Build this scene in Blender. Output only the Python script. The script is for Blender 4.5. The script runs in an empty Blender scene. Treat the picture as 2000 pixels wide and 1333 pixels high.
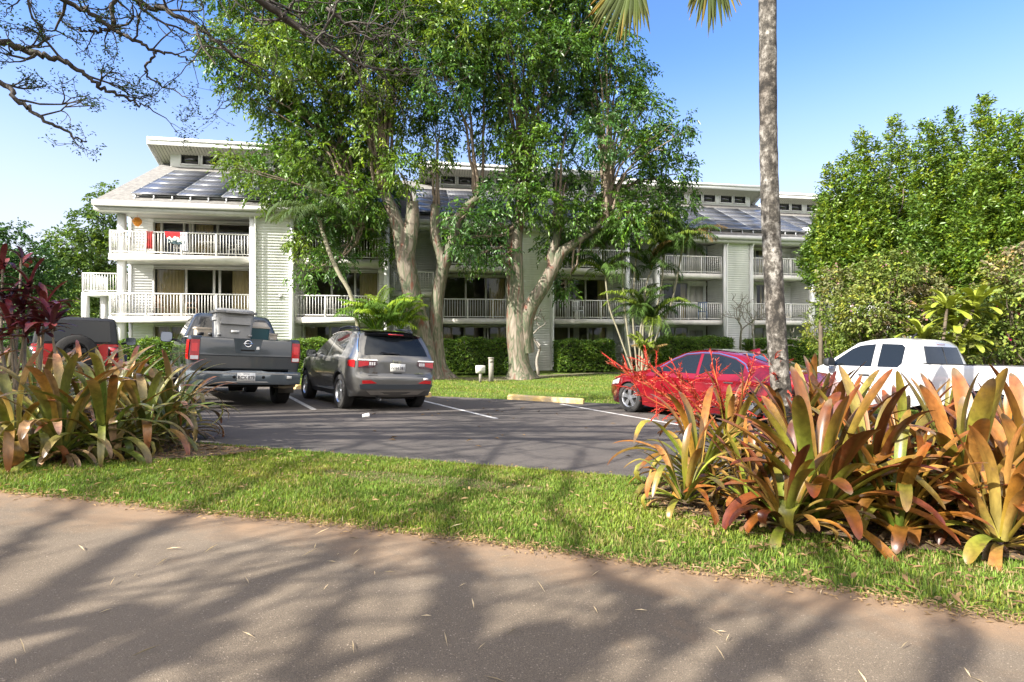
import bpy, bmesh, math, random
import numpy as np
from mathutils import Vector, Matrix, Euler

S = bpy.context.scene
COL = S.collection
PI = math.pi
# ------------------------------------------------------------ camera, sky, sun, exposure
F = 1050.0                      # focal length in pixels of the 2000 px wide photograph
cam_d = bpy.data.cameras.new('camera')
cam_d.sensor_width = 36.0
cam_d.lens = 36.0 * F / 2000.0
cam_d.shift_y = -16.5 / 2000.0
cam_d.clip_start = 0.05
cam_d.clip_end = 2000.0
cam = bpy.data.objects.new('camera', cam_d)
COL.objects.link(cam)
cam.location = (0, 0, 0)
cam.rotation_euler = (math.radians(90), 0, 0)
S.camera = cam

SUN_TO = Vector((-1.19, -0.83, 1.0)).normalized()     # towards the sun
W = bpy.data.worlds.new('World')
S.world = W
W.use_nodes = True
nt = W.node_tree
sky = nt.nodes.new('ShaderNodeTexSky')
sky.sky_type = 'NISHITA'
sky.sun_disc = False
sky.sun_elevation = math.asin(SUN_TO.z)
sky.sun_rotation = math.atan2(SUN_TO.x, SUN_TO.y)
sky.air_density = 0.68
sky.dust_density = 0.7
sky.ozone_density = 8.0
bg = nt.nodes['Background']
# cloud added behind the photographer as fill light; also reflected in car windows
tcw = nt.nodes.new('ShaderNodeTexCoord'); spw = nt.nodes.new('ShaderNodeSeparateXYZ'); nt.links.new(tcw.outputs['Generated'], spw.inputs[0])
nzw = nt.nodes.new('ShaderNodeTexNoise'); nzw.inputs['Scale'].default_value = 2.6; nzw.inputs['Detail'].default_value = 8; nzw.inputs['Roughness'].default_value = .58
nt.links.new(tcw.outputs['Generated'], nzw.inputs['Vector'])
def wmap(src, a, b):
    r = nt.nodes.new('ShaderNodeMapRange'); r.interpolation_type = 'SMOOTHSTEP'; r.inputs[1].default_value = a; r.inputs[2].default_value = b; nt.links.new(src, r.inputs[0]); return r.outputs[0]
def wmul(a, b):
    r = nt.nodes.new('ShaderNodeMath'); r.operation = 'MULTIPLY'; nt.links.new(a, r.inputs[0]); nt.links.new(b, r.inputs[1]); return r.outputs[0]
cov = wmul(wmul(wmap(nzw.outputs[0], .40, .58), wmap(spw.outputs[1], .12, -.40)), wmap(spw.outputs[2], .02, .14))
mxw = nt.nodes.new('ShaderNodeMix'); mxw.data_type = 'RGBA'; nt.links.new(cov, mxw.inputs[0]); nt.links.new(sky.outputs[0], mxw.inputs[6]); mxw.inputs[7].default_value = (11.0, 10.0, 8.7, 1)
# pale humid air low over the horizon
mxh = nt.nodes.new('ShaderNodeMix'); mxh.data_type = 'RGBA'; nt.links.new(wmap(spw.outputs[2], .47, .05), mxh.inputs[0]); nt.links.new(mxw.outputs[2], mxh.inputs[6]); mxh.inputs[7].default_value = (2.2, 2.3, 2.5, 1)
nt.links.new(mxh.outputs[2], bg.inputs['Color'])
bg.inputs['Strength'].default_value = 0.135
sun_d = bpy.data.lights.new('sun', 'SUN')
sun_d.energy = 4.4
sun_d.angle = math.radians(0.42)
sun_d.color = (1.0, 0.94, 0.85)
sun = bpy.data.objects.new('sun', sun_d)
COL.objects.link(sun)
sun.rotation_euler = (-SUN_TO).to_track_quat('-Z', 'Y').to_euler()
sun.location = SUN_TO * 60
S.view_settings.view_transform = 'Standard'
S.view_settings.look = 'None'
S.view_settings.gamma = 1.0
S.view_settings.exposure = 1.76
S.cycles.max_bounces = 10
S.cycles.diffuse_bounces = 4
S.cycles.transparent_max_bounces = 16
S.cycles.caustics_reflective = False
S.cycles.caustics_refractive = False

# ------------------------------------------------------------ helpers
def rng_of(k): return np.random.default_rng(k)

def at(px, py, D): return np.array([(px - 1000.0) / F * D, D, (650.0 - py) / F * D])

def lot_z(x, y):
    x = np.clip(x, -8, 14); y = np.clip(y, -4, 40)
    return -1.095 - 0.0375 * x - 0.0538 * y

def gz(x, y):
    l = lot_z(np.asarray(x, float), np.asarray(y, float))
    return -2.04 + 0.12 * np.logaddexp(0, (l + 2.04) / 0.12)

def gnd(px, py):
    r = (px - 1000.0) / F; v = (py - 650.0) / F
    D = 1.095 / (v - 0.0375 * r - 0.0538)
    return np.array([r * D, D])

def inpoly(x, y, poly):
    x = np.asarray(x); y = np.asarray(y); c = np.zeros(x.shape, bool)
    n = len(poly)
    for i in range(n):
        x0, y0 = poly[i]; x1, y1 = poly[(i + 1) % n]
        if y0 == y1: continue
        m = ((y0 > y) != (y1 > y)) & (x < (x1 - x0) * (y - y0) / (y1 - y0) + x0)
        c ^= m
    return c

def tag(o, label=None, cat=None, group=None, kind=None):
    if label: o['label'] = label
    if cat: o['category'] = cat
    if group: o['group'] = group
    if kind: o['kind'] = kind
    return o

def link(o, parent=None):
    COL.objects.link(o)
    if parent is not None: o.parent = parent
    return o

def empty(name, loc=(0, 0, 0), rz=0.0, label=None, cat=None, group=None):
    o = bpy.data.objects.new(name, None)
    o.empty_display_size = 0.2
    COL.objects.link(o)
    o.location = loc; o.rotation_euler = (0, 0, rz)
    return tag(o, label, cat, group)

def copy_tree(o, parent=None):
    c = o.copy(); COL.objects.link(c)
    if parent is not None: c.parent = parent
    for ch in list(o.children): copy_tree(ch, c)
    return c

def smooth_by_angle(me, ang=35):
    bm = bmesh.new(); bm.from_mesh(me)
    ca = math.radians(ang)
    for f in bm.faces: f.smooth = True
    for e in bm.edges:
        e.smooth = not (len(e.link_faces) == 2 and e.calc_face_angle(0) > ca)
    bm.to_mesh(me); bm.free()

class Geo:
    """collects vertices and faces (numpy) and builds ONE mesh object"""
    def __init__(s): s.V = []; s.F3 = []; s.F4 = []; s.C = []; s.n = 0; s.hascol = False; s.M3 = []; s.M4 = []
    def add(s, V, F, col=None, mi=0):
        V = np.asarray(V, float).reshape(-1, 3); F = np.asarray(F, int)
        if len(V) == 0: return
        (s.F3 if F.shape[1] == 3 else s.F4).append(F + s.n)
        (s.M3 if F.shape[1] == 3 else s.M4).append(np.full(len(F), mi))
        s.V.append(V); s.n += len(V)
        if col is None: col = np.ones((len(V), 3))
        else: s.hascol = True
        col = np.asarray(col, float)
        if col.ndim == 1: col = np.tile(col, (len(V), 1))
        s.C.append(col)
    def box(s, x0, x1, y0, y1, z0, z1, mi=0):
        V = [(x, y, z) for z in (z0, z1) for x, y in ((x0, y0), (x1, y0), (x1, y1), (x0, y1))]
        s.add(V, [(3, 2, 1, 0), (4, 5, 6, 7), (0, 1, 5, 4), (1, 2, 6, 5), (2, 3, 7, 6), (3, 0, 4, 7)], mi=mi)
    def prism(s, pts, z0, z1):
        """vertical prism from a convex/quad outline"""
        pts = np.asarray(pts, float); n = len(pts)
        V = np.vstack([np.c_[pts, np.full(n, z0)], np.c_[pts, np.full(n, z1)]])
        Fs = [(i, (i + 1) % n, n + (i + 1) % n, n + i) for i in range(n)]
        b = s.n
        s.add(V, Fs)
        for k in range(1, n - 1):
            s.F3.append(np.array([[b, b + k + 1, b + k], [b + n, b + n + k, b + n + k + 1]])); s.M3.append(np.zeros(2, int))
    def tube(s, P, R, k=6, col=None, cap=True):
        P = np.asarray(P, float); R = np.broadcast_to(np.asarray(R, float), (len(P),))
        n = len(P)
        T = np.gradient(P, axis=0); T /= np.linalg.norm(T, axis=1)[:, None] + 1e-9
        ref = np.array([0, 0, 1.0]) if abs(T[0][2]) < 0.9 else np.array([1.0, 0, 0])
        A = np.cross(T, ref); A /= np.linalg.norm(A, axis=1)[:, None] + 1e-9
        B = np.cross(T, A)
        th = np.arange(k) * 2 * PI / k
        V = (P[:, None] + R[:, None, None] * (np.cos(th)[None, :, None] * A[:, None] + np.sin(th)[None, :, None] * B[:, None])).reshape(-1, 3)
        i = np.arange(n - 1)[:, None] * k; j = np.arange(k)[None, :]; j2 = (j + 1) % k
        Fq = np.stack([i + j, i + j2, i + k + j2, i + k + j], -1).reshape(-1, 4)[:, ::-1]
        b = s.n
        if col is not None and np.ndim(col) == 2: col = np.repeat(col, k, axis=0)
        s.add(V, Fq, col)
        if cap:
            for base in (0, (n - 1) * k):
                f = np.array([[b + base, b + base + q, b + base + q + 1] for q in range(1, k - 1)])
                s.F3.append(f); s.M3.append(np.zeros(len(f), int))
    def lathe(s, prof, seg=32, axis='z', c=(0, 0, 0), col=None):
        """prof: list of (radius, height)"""
        prof = np.asarray(prof, float); n = len(prof)
        th = np.arange(seg) * 2 * PI / seg
        X = prof[:, 0][:, None] * np.cos(th); Y = prof[:, 0][:, None] * np.sin(th); Z = np.repeat(prof[:, 1][:, None], seg, 1)
        if axis == 'z': V = np.stack([X, Y, Z], -1)
        elif axis == 'y': V = np.stack([X, Z, Y], -1)
        else: V = np.stack([Z, X, Y], -1)
        V = V.reshape(-1, 3) + np.asarray(c)
        i = np.arange(n - 1)[:, None] * seg; j = np.arange(seg)[None, :]; j2 = (j + 1) % seg
        s.add(V, np.stack([i + j, i + j2, i + seg + j2, i + seg + j], -1).reshape(-1, 4), col)
    def build(s, name, mat, parent=None, smooth=0, loc=None):
        me = bpy.data.meshes.new(name)
        V = np.vstack(s.V) if s.V else np.zeros((0, 3))
        F3 = np.vstack(s.F3) if s.F3 else np.zeros((0, 3), int)
        F4 = np.vstack(s.F4) if s.F4 else np.zeros((0, 4), int)
        me.vertices.add(len(V)); me.vertices.foreach_set('co', V.astype(np.float32).ravel())
        nl = F3.size + F4.size
        me.loops.add(nl); me.loops.foreach_set('vertex_index', np.concatenate([F3.ravel(), F4.ravel()]).astype(np.int32))
        npoly = len(F3) + len(F4)
        me.polygons.add(npoly)
        st = np.concatenate([np.arange(len(F3)) * 3, F3.size + np.arange(len(F4)) * 4]).astype(np.int32)
        me.polygons.foreach_set('loop_start', st)
        mi = np.concatenate([np.concatenate(s.M3) if s.M3 else np.zeros(0, int), np.concatenate(s.M4) if s.M4 else np.zeros(0, int)]).astype(np.int32)
        me.polygons.foreach_set('material_index', mi)
        if s.hascol:
            ca = me.color_attributes.new('Col', 'FLOAT_COLOR', 'POINT')
            C = np.vstack(s.C); C = np.c_[C, np.ones(len(C))]
            ca.data.foreach_set('color', C.astype(np.float32).ravel())
        for m in (mat if isinstance(mat, (list, tuple)) else [mat]): me.materials.append(m)
        me.update(calc_edges=True); me.validate()
        if smooth == 1: me.polygons.foreach_set('use_smooth', np.ones(len(me.polygons), bool))
        elif smooth > 1: smooth_by_angle(me, smooth)
        o = bpy.data.objects.new(name, me)
        link(o, parent)
        if loc is not None: o.location = loc
        return o

# ------------------------------------------------------------ materials
MATS = {}
def mat(name, col, rough=0.6, metal=0.0, var=0.0, scale=6.0, bump=0.0, bscale=60.0, coat=0.0, spec=0.5,
        attr=False, trans=0.0, col2=None, stretch=None, ior=None, emit=None, scar=None):
    if name in MATS: return MATS[name]
    m = bpy.data.materials.new(name); m.use_nodes = True
    n = m.node_tree; N = n.nodes; K = n.links
    b = N['Principled BSDF']; out = N['Material Output']
    b.inputs['Base Color'].default_value = (*col, 1)
    b.inputs['Roughness'].default_value = rough
    b.inputs['Metallic'].default_value = metal
    b.inputs['Specular IOR Level'].default_value = spec
    if coat: b.inputs['Coat Weight'].default_value = coat; b.inputs['Coat Roughness'].default_value = 0.04
    if ior: b.inputs['IOR'].default_value = ior
    if emit: b.inputs['Emission Color'].default_value = (*col, 1); b.inputs['Emission Strength'].default_value = emit
    src = None
    tc = N.new('ShaderNodeTexCoord'); mp = N.new('ShaderNodeMapping')
    K.new(tc.outputs['Object'], mp.inputs['Vector'])
    if stretch: mp.inputs['Scale'].default_value = stretch
    if attr:
        a = N.new('ShaderNodeAttribute'); a.attribute_name = 'Col'
        mx = N.new('ShaderNodeMix'); mx.data_type = 'RGBA'; mx.blend_type = 'MULTIPLY'; mx.inputs[0].default_value = 1
        mx.inputs[6].default_value = (*col, 1); K.new(a.outputs['Color'], mx.inputs[7]); src = mx.outputs[2]
    if var or col2:
        t = N.new('ShaderNodeTexNoise'); t.inputs['Scale'].default_value = scale; t.inputs['Detail'].default_value = 6
        t.inputs['Roughness'].default_value = 0.65
        K.new(mp.outputs[0], t.inputs['Vector'])
        r = N.new('ShaderNodeMapRange'); r.inputs[1].default_value = 0.32; r.inputs[2].default_value = 0.68
        K.new(t.outputs[0], r.inputs[0])
        mx = N.new('ShaderNodeMix'); mx.data_type = 'RGBA'
        K.new(r.outputs[0], mx.inputs[0])
        if col2: A, B = col, col2
        else: A, B = [c * (1 - var) for c in col], [min(1, c * (1 + var)) for c in col]
        if src is not None:
            mx.inputs[6].default_value = (1 - var,) * 3 + (1,); mx.inputs[7].default_value = (1 + var,) * 3 + (1,)
            m2 = N.new('ShaderNodeMix'); m2.data_type = 'RGBA'; m2.blend_type = 'MULTIPLY'; m2.inputs[0].default_value = 1
            K.new(src, m2.inputs[6]); K.new(mx.outputs[2], m2.inputs[7]); src = m2.outputs[2]
        else:
            mx.inputs[6].default_value = (*A, 1); mx.inputs[7].default_value = (*B, 1); src = mx.outputs[2]
    if src is not None: K.new(src, b.inputs['Base Color'])
    if scar and src is not None:
        t3 = N.new('ShaderNodeTexNoise'); t3.inputs['Scale'].default_value = scar[0]; t3.inputs['Detail'].default_value = 5; t3.inputs['Roughness'].default_value = .7
        K.new(tc.outputs['Object'], t3.inputs['Vector'])
        r3 = N.new('ShaderNodeMapRange'); r3.inputs[1].default_value = scar[1]; r3.inputs[2].default_value = scar[1] + .05; r3.inputs[4].default_value = scar[3]; K.new(t3.outputs[0], r3.inputs[0])
        m3 = N.new('ShaderNodeMix'); m3.data_type = 'RGBA'; K.new(r3.outputs[0], m3.inputs[0]); K.new(src, m3.inputs[6]); m3.inputs[7].default_value = (*scar[2], 1); src = m3.outputs[2]
        K.new(src, b.inputs['Base Color'])
    if bump:
        t2 = N.new('ShaderNodeTexNoise'); t2.inputs['Scale'].default_value = bscale; t2.inputs['Detail'].default_value = 5
        K.new(mp.outputs[0], t2.inputs['Vector'])
        bp = N.new('ShaderNodeBump'); bp.inputs['Strength'].default_value = bump; bp.inputs['Distance'].default_value = 0.02
        K.new(t2.outputs[0], bp.inputs['Height']); K.new(bp.outputs[0], b.inputs['Normal'])
    if trans:
        tr = N.new('ShaderNodeBsdfTranslucent')
        if src is not None:
            bc = N.new('ShaderNodeMix'); bc.data_type = 'RGBA'; bc.blend_type = 'MULTIPLY'; bc.inputs[0].default_value = 1
            K.new(src, bc.inputs[6]); bc.inputs[7].default_value = (1.35, 1.25, 0.6, 1); K.new(bc.outputs[2], tr.inputs['Color'])
        else: tr.inputs['Color'].default_value = (*col, 1)
        ms = N.new('ShaderNodeMixShader'); ms.inputs[0].default_value = trans
        K.new(b.outputs[0], ms.inputs[1]); K.new(tr.outputs[0], ms.inputs[2]); K.new(ms.outputs[0], out.inputs['Surface'])
    MATS[name] = m
    return m

def pane_mat(name, tint, ior=1.55, refl=1.0):
    """real glass sheet: mirrors by Fresnel, otherwise lets the room behind show"""
    if name in MATS: return MATS[name]
    m = bpy.data.materials.new(name); m.use_nodes = True
    N = m.node_tree.nodes; K = m.node_tree.links
    N.remove(N['Principled BSDF']); out = N['Material Output']
    g = N.new('ShaderNodeBsdfGlossy'); g.inputs['Roughness'].default_value = 0.015
    t = N.new('ShaderNodeBsdfTransparent'); t.inputs['Color'].default_value = (*tint, 1)
    fr = N.new('ShaderNodeFresnel'); fr.inputs['IOR'].default_value = ior
    ml = N.new('ShaderNodeMath'); ml.operation = 'MULTIPLY'; ml.inputs[1].default_value = refl; ml.use_clamp = True
    tc = N.new('ShaderNodeTexCoord'); nz = N.new('ShaderNodeTexNoise'); nz.inputs['Scale'].default_value = 0.9
    K.new(tc.outputs['Object'], nz.inputs['Vector'])
    bp = N.new('ShaderNodeBump'); bp.inputs['Strength'].default_value = 0.12; bp.inputs['Distance'].default_value = 0.02
    K.new(nz.outputs[0], bp.inputs['Height']); K.new(bp.outputs[0], g.inputs['Normal'])
    K.new(fr.outputs[0], ml.inputs[0])
    ms = N.new('ShaderNodeMixShader')
    K.new(ml.outputs[0], ms.inputs[0]); K.new(t.outputs[0], ms.inputs[1]); K.new(g.outputs[0], ms.inputs[2]); K.new(ms.outputs[0], out.inputs['Surface'])
    MATS[name] = m
    return m

def poly_sheet(name, poly, step, zfun, material, zoff, kind='structure'):
    """a ground sheet that follows the terrain inside an outline"""
    bm = bmesh.new()
    bm.faces.new([bm.verts.new((x, y, 0)) for x, y in poly])
    P = np.array(poly)
    def cuts(lo, hi, ax):
        v = lo + step
        while v < hi:
            co = [0, 0, 0]; co[ax] = v; no = [0, 0, 0]; no[ax] = 1
            bmesh.ops.bisect_plane(bm, geom=bm.verts[:] + bm.edges[:] + bm.faces[:], plane_co=co, plane_no=no, dist=1e-5)
            v += step
    cuts(P[:, 0].min(), P[:, 0].max(), 0); cuts(P[:, 1].min(), P[:, 1].max(), 1)
    for v in bm.verts: v.co.z = float(zfun(v.co.x, v.co.y)) + zoff
    bmesh.ops.recalc_face_normals(bm, faces=bm.faces[:])
    for f in bm.faces:
        if f.normal.z < 0: f.normal_flip()
        f.smooth = True
    me = bpy.data.meshes.new(name); bm.to_mesh(me); bm.free()
    me.materials.append(material)
    o = link(bpy.data.objects.new(name, me))
    return tag(o, kind=kind)

def text_obj(txt, size, material, parent, M, name='lettering', extrude=0.002, sx=1.0, bold=0.0):
    cu = bpy.data.curves.new('text', 'FONT'); cu.body = txt; cu.size = size; cu.extrude = extrude
    cu.align_x = 'CENTER'; cu.align_y = 'CENTER'; cu.offset = bold
    tmp = bpy.data.objects.new('text', cu); COL.objects.link(tmp)
    dg = bpy.context.evaluated_depsgraph_get(); dg.update()
    me = bpy.data.meshes.new_from_object(tmp.evaluated_get(dg))
    bpy.data.objects.remove(tmp); bpy.data.curves.remove(cu)
    me.name = name
    me.transform(Matrix.Diagonal((sx, 1, 1, 1)))
    me.materials.clear(); me.materials.append(material)
    o = link(bpy.data.objects.new(name, me), parent)
    o.matrix_local = M
    return o
# ------------------------------------------------------------ ground, road, parking lot
def ground_material():
    m = bpy.data.materials.new('lawn_ground'); m.use_nodes = True
    N = m.node_tree.nodes; K = m.node_tree.links; b = N['Principled BSDF']; b.inputs['Roughness'].default_value = 0.95
    b.inputs['Specular IOR Level'].default_value = 0.1
    tc = N.new('ShaderNodeTexCoord')
    def noise(sc, det=6, ro=.6):
        t = N.new('ShaderNodeTexNoise'); t.inputs['Scale'].default_value = sc; t.inputs['Detail'].default_value = det
        t.inputs['Roughness'].default_value = ro; K.new(tc.outputs['Object'], t.inputs['Vector']); return t.outputs[0]
    def ramp(src, stops):
        r = N.new('ShaderNodeValToRGB'); K.new(src, r.inputs[0])
        e = r.color_ramp.elements
        while len(e) < len(stops): e.new(.5)
        for q, (p, c) in zip(e, stops): q.position = p; q.color = (*c, 1)
        return r.outputs[0]
    fine = ramp(noise(55, 8, .75), [(.30, (.050, .075, .016)), (.5, (.105, .155, .035)), (.70, (.22, .27, .07))])
    big = ramp(noise(1.1, 5, .6), [(.35, (.75, .85, .7)), (.65, (1.2, 1.12, 1.0))])
    mx = N.new('ShaderNodeMix'); mx.data_type = 'RGBA'; mx.blend_type = 'MULTIPLY'; mx.inputs[0].default_value = 1
    K.new(fine, mx.inputs[6]); K.new(big, mx.inputs[7])
    dirt = ramp(noise(2.3, 8, .7), [(.60, (0, 0, 0)), (.72, (1, 1, 1))])
    m2 = N.new('ShaderNodeMix'); m2.data_type = 'RGBA'
    K.new(dirt, m2.inputs[0]); K.new(mx.outputs[2], m2.inputs[6]); m2.inputs[7].default_value = (.17, .14, .06, 1)
    K.new(m2.outputs[2], b.inputs['Base Color'])
    bp = N.new('ShaderNodeBump'); bp.inputs['Strength'].default_value = .8; bp.inputs['Distance'].default_value = .03
    K.new(noise(70, 6), bp.inputs['Height']); K.new(bp.outputs[0], b.inputs['Normal'])
    return m

def asphalt_material(name, base, alt, grit, rough=.9, dirt=None):
    m = bpy.data.materials.new(name); m.use_nodes = True
    N = m.node_tree.nodes; K = m.node_tree.links; b = N['Principled BSDF']; b.inputs['Roughness'].default_value = rough
    b.inputs['Specular IOR Level'].default_value = 0.3
    tc = N.new('ShaderNodeTexCoord')
    def noise(sc, det=6, ro=.6):
        t = N.new('ShaderNodeTexNoise'); t.inputs['Scale'].default_value = sc; t.inputs['Detail'].default_value = det
        t.inputs['Roughness'].default_value = ro; K.new(tc.outputs['Object'], t.inputs['Vector']); return t.outputs[0]
    def mr(src, a, c, lo, hi):
        r = N.new('ShaderNodeMapRange'); K.new(src, r.inputs[0])
        for i, v in enumerate((a, c, lo, hi)): r.inputs[1 + i].default_value = v
        return r.outputs[0]
    def mix(fac, A, B, mode='MIX'):
        x = N.new('ShaderNodeMix'); x.data_type = 'RGBA'; x.blend_type = mode
        for i, q in ((0, fac), (6, A), (7, B)):
            if isinstance(q, (tuple, list)): x.inputs[i].default_value = (*q, 1)
            elif isinstance(q, (int, float)): x.inputs[i].default_value = q
            else: K.new(q, x.inputs[i])
        return x.outputs[2]
    c = mix(mr(noise(.7, 7, .65), .35, .65, 0, 1), base, alt)
    g = mr(noise(260, 2), .35, .7, 1 - grit, 1 + grit)
    gc = N.new('ShaderNodeCombineColor')
    for i in range(3): K.new(g, gc.inputs[i])
    c = mix(1.0, c, gc.outputs[0], 'MULTIPLY')
    sp = mr(noise(150, 1, .2), .70, .74, 0, .55)          # pale stones
    c = mix(sp, c, tuple(min(.5, q * 3.2 + .05) for q in base))
    # worn pale and dark blotches, cracks
    c = mix(mr(noise(.35, 3), .45, .62, 0, .35), c, tuple(q * 1.3 for q in base))
    v = N.new('ShaderNodeTexVoronoi'); v.feature = 'DISTANCE_TO_EDGE'; v.inputs['Scale'].default_value = .55
    wv = N.new('ShaderNodeMix'); wv.data_type = 'RGBA'; wv.inputs[0].default_value = .18; K.new(tc.outputs['Object'], wv.inputs[6]); K.new(noise(3.0, 6, .7), wv.inputs[7]); K.new(wv.outputs[2], v.inputs['Vector'])
    c = mix(mr(v.outputs['Distance'], .003, .0, 0, .0 if dirt else .45), c, tuple(q * .4 for q in base))
    v2 = N.new('ShaderNodeTexVoronoi'); v2.inputs['Scale'].default_value = 1.4; K.new(tc.outputs['Object'], v2.inputs['Vector'])
    c = mix(mr(v2.outputs['Distance'], .035, .02, 0, .5), c, tuple(q * .35 for q in base))
    st = mr(noise(1.7, 8, .8), .62, .75, 0, .35)
    c = mix(st, c, tuple(q * .40 for q in base))
    c = mix(mr(noise(5.5, 6, .75), .60, .70, 0, .40), c, tuple(q * .50 for q in base))
    if dirt:
        # red soil washed along the verge: mask from the signed distance stored on the mesh
        a = N.new('ShaderNodeAttribute'); a.attribute_name = 'soil'
        ad = N.new('ShaderNodeMath'); ad.operation = 'ADD'; K.new(a.outputs['Fac'], ad.inputs[0]); K.new(mr(noise(2.6, 8, .7), .3, .7, -.35, .35), ad.inputs[1])
        f = mr(ad.outputs[0], .25, .95, 0, .9)
        c = mix(f, c, dirt)
    K.new(c, b.inputs['Base Color'])
    bp = N.new('ShaderNodeBump'); bp.inputs['Strength'].default_value = .55; bp.inputs['Distance'].default_value = .008
    K.new(noise(240, 3), bp.inputs['Height']); K.new(bp.outputs[0], b.inputs['Normal'])
    return m

def ground_sheet():
    a = np.concatenate([-np.geomspace(400, 30, 14), np.arange(-28, 29, .5), np.geomspace(30, 400, 14)])
    X, Y = np.meshgrid(a, a, indexing='ij')
    Z = gz(X, Y)
    n = len(a); g = Geo()
    i = np.arange(n - 1)[:, None] * n; j = np.arange(n - 1)[None]
    g.add(np.stack([X, Y, Z], -1).reshape(-1, 3), np.stack([i + j, i + n + j, i + n + j + 1, i + j + 1], -1).reshape(-1, 4))
    o = g.build('ground', ground_material(), smooth=1)
    tag(o, kind='structure')
ground_sheet()

LOT = [(-26, 11.0), (-9, 7.35), (-3.57, 6.25), (-1, 5.72), (1.43, 5.2), (6, 4.2), (26, 0),
       (26, 9.5), (8, 13.3), (2.5, 14.45), (-2.33, 15.25), (-7, 17.2), (-13, 20), (-26, 23.5)]
ROAD_EDGE = [tuple(gnd(*p)) for p in ((0, 960), (190, 977), (380, 1000), (570, 1015), (760, 1036), (940, 1056), (1130, 1082), (1310, 1106), (1500, 1130), (1740, 1170), (2000, 1215))]
ROAD = [(-30, 12.0), (-12, 6.4)] + ROAD_EDGE + [(6, 1.25), (26, -5), (26, -14), (-30, -4)]
M_LOT = asphalt_material('lot_asphalt', (.076, .068, .062), (.108, .093, .082), .45)
M_ROAD = asphalt_material('road_asphalt', (.140, .110, .078), (.180, .145, .106), .35, dirt=(.25, .165, .098))
poly_sheet('parking_lot', LOT, 1.0, gz, M_LOT, .012)
road = poly_sheet('road', ROAD, .25 * 2, gz, M_ROAD, .010)
_re = np.array([(-12, 6.4)] + ROAD_EDGE + [(6, 1.25)])
def edge_dist(x, y, L=_re):
    x = np.asarray(x, float); y = np.asarray(y, float); best = np.full(x.shape, 1e9)
    for (x0, y0), (x1, y1) in zip(L[:-1], L[1:]):
        dx, dy = x1 - x0, y1 - y0
        t = np.clip(((x - x0) * dx + (y - y0) * dy) / (dx * dx + dy * dy), 0, 1)
        best = np.minimum(best, np.hypot(x - x0 - t * dx, y - y0 - t * dy))
    return best
_me = road.data
_co = np.zeros(len(_me.vertices) * 3); _me.vertices.foreach_get('co', _co); _co = _co.reshape(-1, 3)
_at = _me.attributes.new('soil', 'FLOAT', 'POINT')
_at.data.foreach_set('value', np.clip(1.05 - edge_dist(_co[:, 0], _co[:, 1]) / .62, 0, 1.2).astype(np.float32))

# planting beds (mulch under the bromeliads)
BED_R = [(1.05, 4.45), (1.22, 4.05), (1.5, 3.86), (1.78, 3.66), (2.1, 3.58), (2.45, 3.36), (2.9, 3.30), (3.3, 3.05), (3.8, 2.98), (4.6, 2.75), (7, 2.4), (9, 2.6), (8, 3.7), (4.6, 4.45), (2.2, 4.95), (1.2, 4.85)]
BED_L = [(-2.75, 5.95), (-2.95, 5.55), (-3.4, 5.22), (-4.3, 4.95), (-6, 5.1), (-9, 6.0), (-9, 7.2), (-5.5, 6.5), (-3.6, 6.15)]
M_MULCH = mat('mulch', (.075, .045, .026), rough=1, col2=(.19, .13, .075), scale=38, bump=1, bscale=45)
poly_sheet('planting_bed', BED_R, .4, gz, M_MULCH, .022)
poly_sheet('planting_bed', BED_L, .4, gz, M_MULCH, .022)
# bare soil by the right-hand big tree and along the house
M_SOIL = mat('bare_soil', (.15, .12, .07), rough=1, col2=(.085, .095, .035), scale=14, bump=.6, bscale=30)
poly_sheet('bare_soil', [(-3.2, 23.0), (-1.0, 22.4), (.2, 23.2), (4.5, 25.9), (9, 26.5), (9, 27.8), (4, 27.2), (-1, 24.4), (-3, 24.0)], 1, gz, M_SOIL, .010)

# painted stall lines
M_LINE = mat('line_paint', (.50, .49, .47), rough=.8, var=.45, scale=14)
def stall_line(p, q, w=.055):
    a = gnd(*p); b = gnd(*q); d = (b - a) / np.linalg.norm(b - a); n = np.array([-d[1], d[0]]) * w
    poly_sheet('parking_line', [tuple(a - n), tuple(b - n), tuple(b + n), tuple(a + n)], .5, gz, M_LINE, .017)
stall_line((822, 784), (970, 820)); stall_line((556, 772), (613, 802)); stall_line((1095, 793), (1345, 836))
stall_line((1480, 842), (1800, 905))
# ------------------------------------------------------------ the apartment building
M_SIDING = mat('white_siding', (.70, .71, .70), rough=.55, var=.12, scale=1.1, stretch=(1, 1, .35))
M_TRIM = mat('white_trim', (.74, .745, .73), rough=.5, var=.05, scale=2)
M_RAIL = mat('rail_paint', (.76, .75, .72), rough=.4, var=.04, scale=3)
M_STUCCO = mat('slab_paint', (.60, .585, .54), rough=.75, var=.14, scale=1.6, bump=.15)
M_CEIL = mat('ceiling_paint', (.62, .60, .55), rough=.8, var=.06)
M_ROOFM = mat('roof_shingle', (.135, .130, .122), rough=.95, var=.30, scale=5, bump=.5, bscale=40)
M_FASC = mat('gutter_paint', (.50, .50, .48), rough=.45, var=.06)
M_FRAME = mat('window_frame', (.55, .54, .50), rough=.45)
M_PANE = pane_mat('window_glass', (.80, .83, .79), 1.5, 1.35)
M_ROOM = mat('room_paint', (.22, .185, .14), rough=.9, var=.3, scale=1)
M_CURT = mat('curtain_tan', (.60, .46, .26), rough=.95, var=.15, scale=3, stretch=(8, 8, .5))
M_CURT2 = mat('curtain_white', (.62, .60, .52), rough=.95, var=.1)
M_DARKWIN = mat('dark_glass', (.012, .013, .015), rough=.06, spec=.8)
M_PVFR = mat('panel_frame', (.30, .31, .32), rough=.45, metal=.3)
M_CLOSET = mat('closet_door', (.46, .45, .42), rough=.6, var=.04)
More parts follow.
